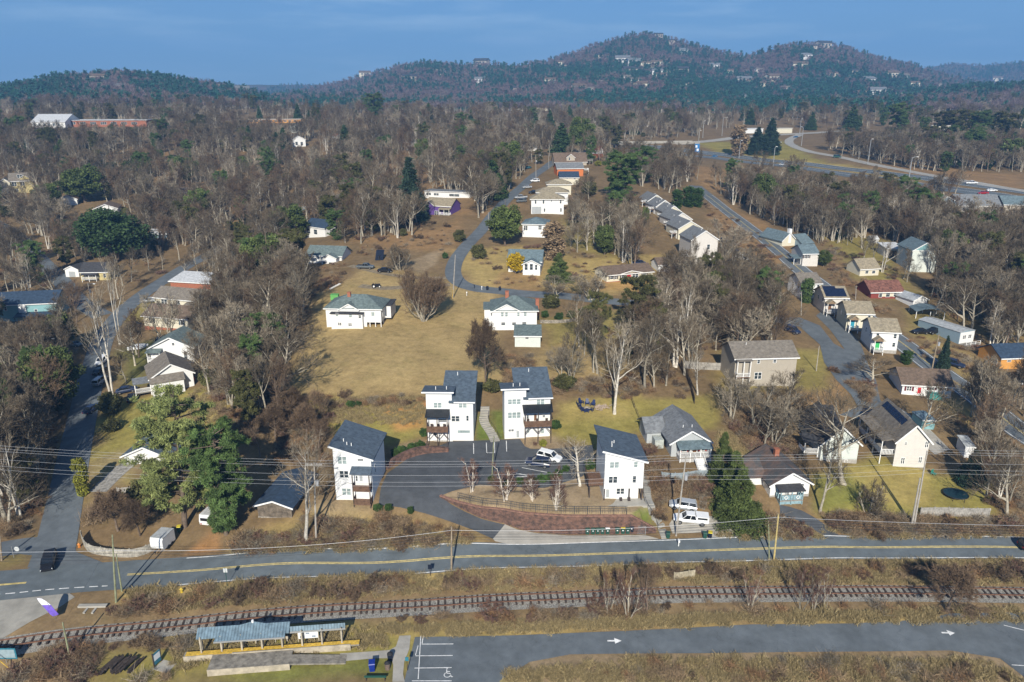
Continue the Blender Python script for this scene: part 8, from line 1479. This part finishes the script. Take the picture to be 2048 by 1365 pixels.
wood((1250,650, 1350,640, 1460,660, 1450,700, 1370,740, 1320,790, 1260,770), 16, OAK, (9, 14), 'bare tree beside the court lawn and beige house', 'trees beside the court lawn', 108, 14)
wood((1450,800, 1620,800, 1680,850, 1600,900, 1500,900, 1440,850), 9, OAK, (8, 12), 'bare tree on the slope below the beige house', 'trees below the beige house', 109, 18)
wood((1860,560, 2048,600, 2048,720, 1980,700, 1900,620), 14, OAK + ['multi0'], (9, 14), 'bare tree behind the mobile home', 'trees behind the mobile home', 110, 14)
wood((1880,880, 2048,900, 2048,1060, 2000,1040, 1960,930), 9, OAK, (8, 13), 'bare tree in the scrub at the right frame edge', 'trees at the right edge', 111, 16)
wood((0,460, 130,500, 160,600, 60,640, 0,600), 8, TALL, (10, 15), 'bare tree along the dark side street', 'trees along the dark side street', 112, 18)
wood((1120,430, 1290,430, 1290,540, 1200,520, 1130,500), 24, OAK + ['white1'], (9, 13), 'bare tree on the grassy slope left of the terrace', 'trees left of the terrace', 113, 16)
wood((520,820, 640,820, 650,980, 560,1000, 500,920), 12, ['brown0', 'brown1', 'dense', 'multi0'], (5, 9), 'brown bare tree in the thicket left of the first tower house', 'thicket trees by the first tower house', 114, 14)
r = random.Random(77)
for p in sample((70,290, 210,290, 220,350, 330,340, 330,380, 200,380, 80,350), 14, 201, 14): plant(r.choice(['pine1', 'pine2', 'broad', 'pine1']), p, r.uniform(9, 14), 'dark green pine among the bare trees at the upper left', 'pines at the upper left')
for p in sample((420,300, 560,310, 560,350, 420,340), 6, 202, 14): plant(r.choice(['pine2', 'pine2', 'pine1']), p, r.uniform(9, 13), 'olive pine in the wood above the side road', 'pines above the side road')
for p in sample((1790,240, 2048,250, 2048,320, 1800,310), 16, 203, 12): plant(r.choice(['pine2', 'pine1', 'darkcone']), p, r.uniform(12, 19), 'pine in the woods beyond the slip road', 'pines beyond the slip road')
# ================================================================ STUFF: far woods, brush, grass, scattered with instances of trees built above
def scatter(name, label, cat, P, S, kinds, idx, seed=1):
 P = np.asarray(P, np.float32); n = len(P); me = bpy.data.meshes.new(name); me.vertices.add(n); me.vertices.foreach_set('co', P.ravel()); r = np.random.RandomState(seed)
 for an, ty, val in (('sc', 'FLOAT_VECTOR', None), ('rot', 'FLOAT', r.uniform(0, 6.28, n)), ('pick', 'INT', idx)):
  a = me.attributes.new(an, ty, 'POINT')
  if ty == 'FLOAT_VECTOR': a.data.foreach_set('vector', np.asarray(S, np.float32).ravel())
  else: a.data.foreach_set('value', np.asarray(val, np.float32 if ty == 'FLOAT' else np.int32))
 o = obj(name, me); tag(o, label, cat, kind='stuff')
 g = bpy.data.node_groups.new(name, 'GeometryNodeTree'); g.interface.new_socket('Geometry', in_out='INPUT', socket_type='NodeSocketGeometry'); g.interface.new_socket('Geometry', in_out='OUTPUT', socket_type='NodeSocketGeometry')
 N = g.nodes; lk = g.links.new; gi = N.new('NodeGroupInput'); go = N.new('NodeGroupOutput'); ip = N.new('GeometryNodeInstanceOnPoints'); jn = N.new('GeometryNodeJoinGeometry')
 for k in reversed(kinds):
  j2 = N.new('GeometryNodeJoinGeometry')
  for ob in FIRST[k]:
   oi = N.new('GeometryNodeObjectInfo'); oi.transform_space = 'ORIGINAL'; oi.inputs['Object'].default_value = ob; lk(oi.outputs['Geometry'], j2.inputs[0])
  ti = N.new('GeometryNodeGeometryToInstance'); lk(j2.outputs[0], ti.inputs[0]); lk(ti.outputs[0], jn.inputs[0])
 def attr(nm, ty):
  a = N.new('GeometryNodeInputNamedAttribute'); a.data_type = ty; a.inputs['Name'].default_value = nm; return a.outputs['Attribute']
 cx = N.new('ShaderNodeCombineXYZ'); lk(attr('rot', 'FLOAT'), cx.inputs[2])
 lk(gi.outputs[0], ip.inputs['Points']); lk(jn.outputs[0], ip.inputs['Instance']); ip.inputs['Pick Instance'].default_value = True; lk(attr('pick', 'INT'), ip.inputs['Instance Index']); lk(cx.outputs[0], ip.inputs['Rotation']); lk(attr('sc', 'FLOAT_VECTOR'), ip.inputs['Scale']); lk(ip.outputs[0], go.inputs[0])
 md = o.modifiers.new('scatter', 'NODES'); md.node_group = g; return o
def mixed(P, kinds, wts, hr, seed, wob=(.85, 1.2)):
 r = np.random.RandomState(seed); idx = r.choice(len(kinds), len(P), p=np.array(wts) / sum(wts)); ph = np.array([PH[k] for k in kinds]); h = r.uniform(hr[0], hr[1], len(P)); s = h / ph[idx]; sx = s * r.uniform(wob[0], wob[1], len(P)); return np.stack([sx, sx, s], 1), idx
def far_bare(seed):
 global rs
 rs = np.random.RandomState(seed); T, C = TM(), TM(); T.tube([(0, 0, -1), (0, 0, 6), (0, 0, 11)], [.35, .25, .05], 4, .6); A = rs.normal(size=(70, 3)) * (.5, .5, 1) + (0, 0, 6); B = A + rs.normal(size=(70, 3)) * (3.0, 3.0, 1.2) + (0, 0, 3.2); C.blades(A, B, rs.uniform(.12, .3, 70), rs.uniform(0, 1, 70)); return T.mesh('trunk', BK_GREY), C.mesh('crown', mat('far_twigs', (.19, .14, .14), .95, .2, .2, tone=(.6, 1.3), orand=.3))
def far_pine(seed, R_=3.2):
 T = TM(); T.tube([(0, 0, -1), (0, 0, 6), (0, 0, 12)], [.4, .3, .1], 4, .5); r = np.random.RandomState(seed); cs = [(math.cos(a) * R_ * .5 * (1.1 - h), math.sin(a) * R_ * .5 * (1.1 - h), 3 + 10 * h) for h in np.linspace(0, 1, 9) for a in r.uniform(0, 6.28, 2)]; V, Fc, tn = leaf_cloud(cs, 1.7, 6, 2.0, seed); return T.mesh('trunk', BK_BROWN), leaf_mesh('crown', V, Fc, tn, mat('far_needles', (.025, .10, .066), .8, .25, .1, tone=(.5, 1.4), orand=.3))
proto('fb0', far_bare(300)); proto('fb1', far_bare(301)); proto('fp0', far_pine(302)); proto('fp1', far_pine(303, 4.2))
for i, (u, v) in enumerate(((150, 170), (262, 164), (215, 162), (340, 172), (385, 186), (85, 186), (300, 175), (240, 178))): plant('fp%d' % (i % 2) if i % 3 else 'fb%d' % (i % 2), at(u, v), 14, ('dark pine' if i % 3 else 'bare tree') + ' on the crest of the left hill', 'trees on the left hill crest')
far_k = ['fb0', 'fb1', 'fp0', 'fp1']
HP = sample((-60,150, 60,150, 240,138, 340,148, 520,182, 620,160, 740,135, 850,112, 1040,112, 1140,95, 1240,62, 1330,66, 1420,92, 1500,94, 1590,76, 1700,88, 1800,118, 1880,140, 1880,122, 1960,118, 2110,112, 2110,228, 1400,228, 0,215, -60,205), 24000, 401, 0, False)
HP = np.array([p for p in HP if p[1] > 860]); dn = fbm(HP[:, 0], HP[:, 1], 220, 41) + fbm(HP[:, 0], HP[:, 1], 60, 45) * .8; r = np.random.RandomState(9)
S, idx = mixed(HP, far_k, [1, 1, 1, 1], (10, 17), 402); pin = r.rand(len(HP)) < np.clip(.46 + dn * 2.2, .05, .95); idx = np.where(pin, 2 + (r.rand(len(HP)) < .5), (r.rand(len(HP)) < .5).astype(int))
scatter('hill_woods', 'bare and evergreen woodland covering the far hills', 'woods', HP, S, far_k, idx, 3)
MP = sample((-40,206, 2090,206, 2090,262, 1900,262, 1620,262, 1560,248, 1240,276, 1240,300, 700,306, 300,300, 0,310, -40,300), 2100, 403, 0, True, .5)
MP = [p for p in MP if not (1390 < proj(p)[0] < 1640 and proj(p)[1] > 262)]
mk = ['oak0', 'oak1', 'oak2', 'tall0', 'tall1', 'tall2', 'brown0', 'multi1', 'white0', 'pine1', 'pine2', 'darkcone']
S, idx = mixed(MP, mk, [5, 5, 5, 4, 4, 4, 5, 4, 2, 1.4, 1.4, 1], (9, 19), 404); scatter('distant_woods', 'grey mass of bare woodland across the plateau', 'woods', MP, S, mk, idx, 4)
MP = sample((335,570, 440,520, 560,450, 690,510, 640,560, 560,740, 500,770, 410,620), 130, 411, 0, True, .3) + sample((1230,520, 1290,440, 1420,560, 1530,590, 1540,640, 1400,680, 1300,560), 80, 412, 0, True, .3) + sample((0,440, 150,480, 190,600, 150,690, 130,860, 60,1060, -60,1080, -60,440), 120, 413, 0, True, .3) + sample((1250,650, 1460,640, 1480,700, 1380,740, 1330,790, 1260,770), 26, 414, 0, True, .3) + sample((1440,560, 1640,600, 1560,640, 1640,700, 1640,740, 1470,720), 40, 415, 0, True, .3) + sample((1860,540, 2090,580, 2090,760, 1980,700, 1900,620), 50, 416, 0, True, .3) + sample((-40,300, 300,290, 700,300, 1050,290, 1240,300, 1240,330, 1060,330, 1040,420, 880,470, 700,490, 560,450, 400,510, 300,480, 250,430, -40,440), 1000, 405, 0, True, .6)
MP += sample((1240,310, 1400,335, 1700,365, 2048,400, 2090,440, 2090,600, 1950,560, 1780,480, 1640,490, 1500,430, 1390,365, 1330,390, 1240,360), 800, 406, 0, True, .6)
MP += sample((1640,300, 1800,285, 2090,300, 2090,345, 1850,345, 1700,318), 420, 407, 0, True, .8) + sample((1640,470, 1800,440, 2060,560, 2060,720, 1960,690, 1880,640, 1800,620, 1700,520), 75, 421, 0, True, .8) + sample((0,430, 130,430, 330,430, 420,480, 320,550, 240,600, 130,560, 0,560), 60, 422, 0, True, .8) + sample((1880,760, 2060,820, 2060,900, 1960,860), 16, 423, 0, True, .5) + sample((250,770, 280,680, 420,650, 460,760, 400,660), 10, 424, 0, True, .5) + sample((1230,262, 1400,257, 1400,279, 1230,282), 60, 425, 0, True, .3) + sample((900,300, 1060,300, 1060,360, 960,430, 900,440), 60, 426, 0, True, .3) + sample((0,430, 150,470, 200,600, 150,700, 130,880, 40,1040, -80,1040, -80,430), 70, 427, 0, True, .3) + sample((1130,380, 1290,400, 1290,530, 1200,520, 1130,480), 22, 428, 0, True, .5)
bk2 = mk[:9] + ['pine1', 'pine2', 'holly', 'olivebush']; MP += sample((400,690, 560,750, 580,830, 480,880, 420,800), 26, 430, 0, True, .3) + sample((1120,650, 1260,700, 1280,780, 1120,770), 12, 431, 0, True, .3)
S, idx = mixed(MP, bk2, [5, 5, 5, 4, 4, 4, 5, 4, 2, .9, 1.2, .6, 1.0], (8, 17), 408, (.65, 1.2)); S[idx == 12] *= .3; scatter('background_woods', 'brown bare woodland filling the slopes between the houses', 'woods', MP, S, bk2, idx, 5)
def tuft(seed, m, h, n, sp):
 global rs
 rs = np.random.RandomState(seed); T, C = TM(), TM(); A = rs.normal(size=(n, 3)) * (sp, sp, 0); B = A + rs.normal(size=(n, 3)) * (h * .4, h * .4, h * .2) + (0, 0, h); C.blades(A, B, rs.uniform(.012, .035, n), rs.uniform(0, 1, n)); T.tube([(0, 0, -.1), (0, 0, h * .4)], [.02, .01], 3, .5); return T.mesh('stem', m), C.mesh('blades', m)
proto('tuft0', tuft(500, LF_STRAW, .55, 90, .3)); proto('tuft1', tuft(501, LF_STRAW, .8, 80, .35))
def thicket(seed, m, n=240, R_=1.0, h=1.2):
 global rs
 rs = np.random.RandomState(seed); T, C = TM(), TM(); A = rs.normal(size=(n, 3)) * (R_ * .45, R_ * .45, .25) + (0, 0, h * .35); B = A + rs.normal(size=(n, 3)) * (.5, .5, .35) + (0, 0, h * .3); A[:, 2] = np.maximum(A[:, 2], .02); B[:, 2] = np.maximum(B[:, 2], .05); C.blades(A, B, rs.uniform(.012, .03, n), rs.uniform(0, 1, n)); T.tube([(0, 0, -.1), (0, 0, h * .5)], [.03, .01], 3, .5); return T.mesh('stem', BK_BROWN), C.mesh('twigs', m)
proto('brush0', thicket(510, LF_BRUSH)); proto('brush1', thicket(511, LF_RUST)); proto('brush2', thicket(512, LF_BRUSH, 320, 1.3, 1.6)); proto('brush3', thicket(513, TW_PALE, 260, 1.1, 1.4))
for k, b, vt, lb in (('tuft0', (760, 1100), 1096, 'small straw tuft on the bank above the road'), ('tuft1', (1655, 1232), 1210, 'pale ornamental grass clump beside the railway saplings'), ('brush0', (640, 1060), 1045, 'brown bramble clump below the transformer pole'), ('brush1', (900, 1072), 1055, 'reddish bramble clump by the drive'), ('brush2', (420, 1185), 1165, 'tall bramble clump on the road bank'), ('brush3', (560, 1085), 1070, 'pale dead stalks left of the transformer pole'), ('shrub0', (820, 1068), 1050, 'bare twiggy shrub below the drive bend')): shrub(k, b, vt, lb)
for u, v, lb in ((1645, 1228, 'pale ornamental grass clump left of the first one'), (1770, 1232, 'straw grass mound near the right end of the railway'), (1785, 1345, 'straw grass clump at the lower right')): shrub('tuft1', (u, v), v - 24, lb, 26)
shrub('dense', (236, 1062), 985, 'large dense brown thicket behind the curved picket fence', 95); shrub('brush2', (190, 1050), 1000, 'brown thicket at the left end of the curved picket fence', 60); shrub('dense', (280, 1072), 1000, 'brown thicket at the trailer end of the curved picket fence', 70); shrub('olivebush', (300, 1010), 960, 'yellow green shrub under the loose pine', 70)
BR = []
for pl, n, ks in (((200,1200, 340,1188, 700,1166, 1000,1152, 1350,1142, 1350,1166, 1000,1180, 700,1198, 340,1228, 220,1236), 170, 0), ((1350,1142, 2048,1136, 2090,1168, 1350,1164), 80, 0), ((800,1238, 1000,1222, 1350,1210, 2048,1210, 2048,1222, 1350,1232, 850,1252, 800,1250), 70, 0), ((0,1300, 250,1285, 380,1290, 330,1365, 0,1365), 150, 0), ((1300,1318, 2000,1325, 2048,1365, 1150,1365), 70, 0), ((500,1040, 700,1010, 760,1020, 880,1055, 970,1085, 700,1105, 450,1108), 200, 0), ((400,640, 560,560, 620,620, 590,700, 560,790, 480,800, 440,720), 330, 0), ((0,720, 130,760, 130,900, 80,1060, 0,1090), 320, 0), ((560,830, 660,830, 650,990, 540,1000), 150, 0), ((1440,830, 1640,830, 1720,860, 1640,910, 1560,940, 1480,890), 260, 0), ((1330,960, 1420,960, 1400,1060, 1340,1060), 70, 0), ((1290,900, 1330,880, 1345,1010, 1315,1040), 70, 0), ((1500,1010, 1660,1030, 2000,1045, 2048,1068, 1560,1080), 240, 0), ((1300,560, 1420,560, 1540,600, 1500,700, 1330,700), 220, 0), ((1400,400, 1540,480, 1640,560, 1560,560, 1440,470), 150, 0), ((1900,820, 2048,900, 2048,1060, 1990,1030, 1960,940), 180, 0), ((400,690, 560,750, 580,830, 480,890, 420,800), 200, 0), ((560,790, 850,795, 850,812, 600,818), 60, 0), ((1010,700, 1070,700, 1060,770, 1000,770), 50, 0), ((1080,760, 1250,750, 1330,780, 1250,800, 1100,790), 90, 0), ((640,490, 700,520, 680,570, 620,600), 60, 0), ((900,480, 1180,480, 1190,590, 980,570), 70, 0), ((1120,400, 1290,420, 1290,540, 1180,520), 130, 0), ((700,400, 900,420, 900,500, 720,520), 120, 0), ((1640,480, 1800,540, 1780,640, 1660,560), 150, 0), ((1780,470, 2050,520, 2050,700, 1900,640), 200, 0), ((0,430, 330,430, 330,560, 0,600), 160, 0), ((1800,660, 2000,700, 2000,840, 1860,740), 80, 0), ((1180,640, 1300,700, 1380,780, 1360,800, 1280,730), 60, 0), ((1660,740, 1760,780, 1800,830, 1720,800), 70, 0)):
 BR += sample(pl, n, 600 + len(BR), 0, True, .7 if pl[1] > 1140 else -.4)
bk_ = ['brush0', 'brush1', 'brush2', 'brush3', 'shrub0', 'shrub1']
S, idx = mixed(BR, bk_, [4, 3.0, 3, 2.2, 1.2, 1], (.6, 1.7), 700, (.9, 1.7)); scatter('undergrowth', 'tangled brown brambles and dead brush', 'undergrowth', BR, S, bk_, idx, 6)
GR = []
for pl, n in (((250,1180, 700,1152, 1350,1128, 2048,1120, 2048,1134, 1350,1142, 700,1168, 260,1196), 900), ((760,1258, 1400,1232, 2048,1218, 2048,1244, 1400,1252, 820,1274), 1100), ((500,1060, 700,1040, 900,1070, 960,1086, 700,1104, 460,1106), 700), ((1000,1345, 1300,1316, 1980,1322, 2048,1365, 1000,1365), 800), ((580,795, 850,795, 850,850, 650,850), 500), ((340,1280, 800,1250, 800,1290, 340,1340), 300), ((1420,1050, 2000,1045, 2040,1075, 1420,1080), 500), ((1430,860, 1600,860, 1540,940, 1430,920), 260), ((380,780, 470,760, 440,840, 340,870), 260), ((1350,1144, 2048,1138, 2048,1168, 1350,1166), 500), ((300,1190, 700,1168, 1350,1144, 1350,1164, 700,1196, 320,1226), 600)): GR += sample(pl, n, 800 + len(GR), 0, True, -1.0)
S, idx = mixed(GR, ['tuft0', 'tuft1'], [2, 1], (.3, .75), 900, (.9, 1.7)); scatter('dry_grass', 'straw coloured dry grass on the banks', 'grass', GR, S, ['tuft0', 'tuft1'], idx, 7)

# ================================================================ HILLSIDE HOUSES
def hill_house(u, v, wpx, m, rm, label):
 P = at(u, v); s = scale_at(P); w = wpx * s; t = thing('hillside_house', label, 'house', P + Vector((0, 0, 4)), rnd.uniform(-.4, .4), 'houses on the far hills'); d, h = w * .6, w * .3
 mb = MB(); wall_mesh(mb, 'gx', w, d, h, w * .13, 12); wl = mb.build('wall', W[m], t); mb = MB(); roof_mesh(mb, 'gx', w, d, h, w * .13, w * .04, w * .03); mb.build('roof', RF[rm], t)
 for x in (-.32, -.05, .2): MB().box(x * w, (x + .14) * w, -.12, 0, h * .35, h * .75).build('window', GLS, t)
HH = [(165,172,'L'),(180,178,'L'),(205,178,'L'),(140,170,'L'),(240,183,'L'),(262,176,'L'),(195,166,'L'),(412,185,'L'),(430,180,'L'),(380,194,'L'),(485,190,'L'),(460,188,'L'),(730,155,'M'),(945,128,'M'),(960,133,'M'),(1035,186,'M'),(960,168,'M'),(1125,133,'M'),(1160,185,'M'),(1180,187,'M'),(1300,72,'M'),(1318,77,'M'),(1270,133,'M'),(1290,135,'M'),(1312,134,'M'),(1332,137,'M'),(1262,150,'M'),(1292,151,'M'),(1315,152,'M'),(1342,151,'M'),(1280,180,'M'),(1255,163,'M'),(1350,172,'M'),(1410,164,'R'),(1488,170,'R'),(1504,171,'R'),(1530,178,'R'),(1520,148,'R'),(1652,98,'R'),(1625,101,'R'),(1613,120,'R'),(1667,156,'R'),(1785,158,'R'),(1810,159,'R'),(1706,152,'R'),(1690,184,'R'),(1755,192,'R'),(1735,186,'R'),(1718,196,'R'),(1876,178,'R'),(1805,198,'R'),(1387,200,'R'),(1480,205,'R'),(1995,163,'R'),(1600,140,'R'),(1380,178,'R'),(1205,120,'M'),(1225,142,'M'),(1245,128,'M'),(1302,143,'M'),(1322,160,'M'),(1270,168,'M'),(1362,150,'M'),(1210,170,'M'),(1430,140,'R'),(1460,150,'R'),(1550,165,'R'),(1570,185,'R'),(1640,170,'R'),(1670,130,'R'),(1740,170,'R'),(1830,175,'R'),(1100,170,'M'),(880,150,'M'),(820,165,'M'),(1340,90,'M'),(1365,110,'M')]
cnt = {}
for i, (u, v, k) in enumerate(HH):
 m, rm, lb = [('cream', 'brown', 'cream house with brown roof'), ('white', 'grey', 'white house with grey roof'), ('tan', 'dark', 'tan house with dark roof'), ('palepink', 'taupe', 'pale house with taupe roof')][(i * 7 + i // 3) % 4]
 hill_house(u, v, (22, 17, 28, 18)[i % 4], m, rm, '%s among trees on the %s' % (lb, {'L': 'left hill', 'M': 'main hill', 'R': 'right hand hill'}[k]))
# ================================================================ HAZE
hz = MB().box(-9000, 9000, -300, 9000, -40, 620).build('haze', None); hz.data.materials.clear(); m = bpy.data.materials.new('haze_air'); m.use_nodes = True; t = m.node_tree; t.nodes.clear(); pv = t.nodes.new('ShaderNodeVolumePrincipled'); mo = t.nodes.new('ShaderNodeOutputMaterial'); pv.inputs['Color'].default_value = (.24, .53, 1, 1); pv.inputs['Density'].default_value = .00019; pv.inputs['Anisotropy'].default_value = 0; t.links.new(pv.outputs[0], mo.inputs['Volume']); hz.data.materials.append(m); tag(hz, 'thin blue haze over the valley', 'haze', kind='stuff')
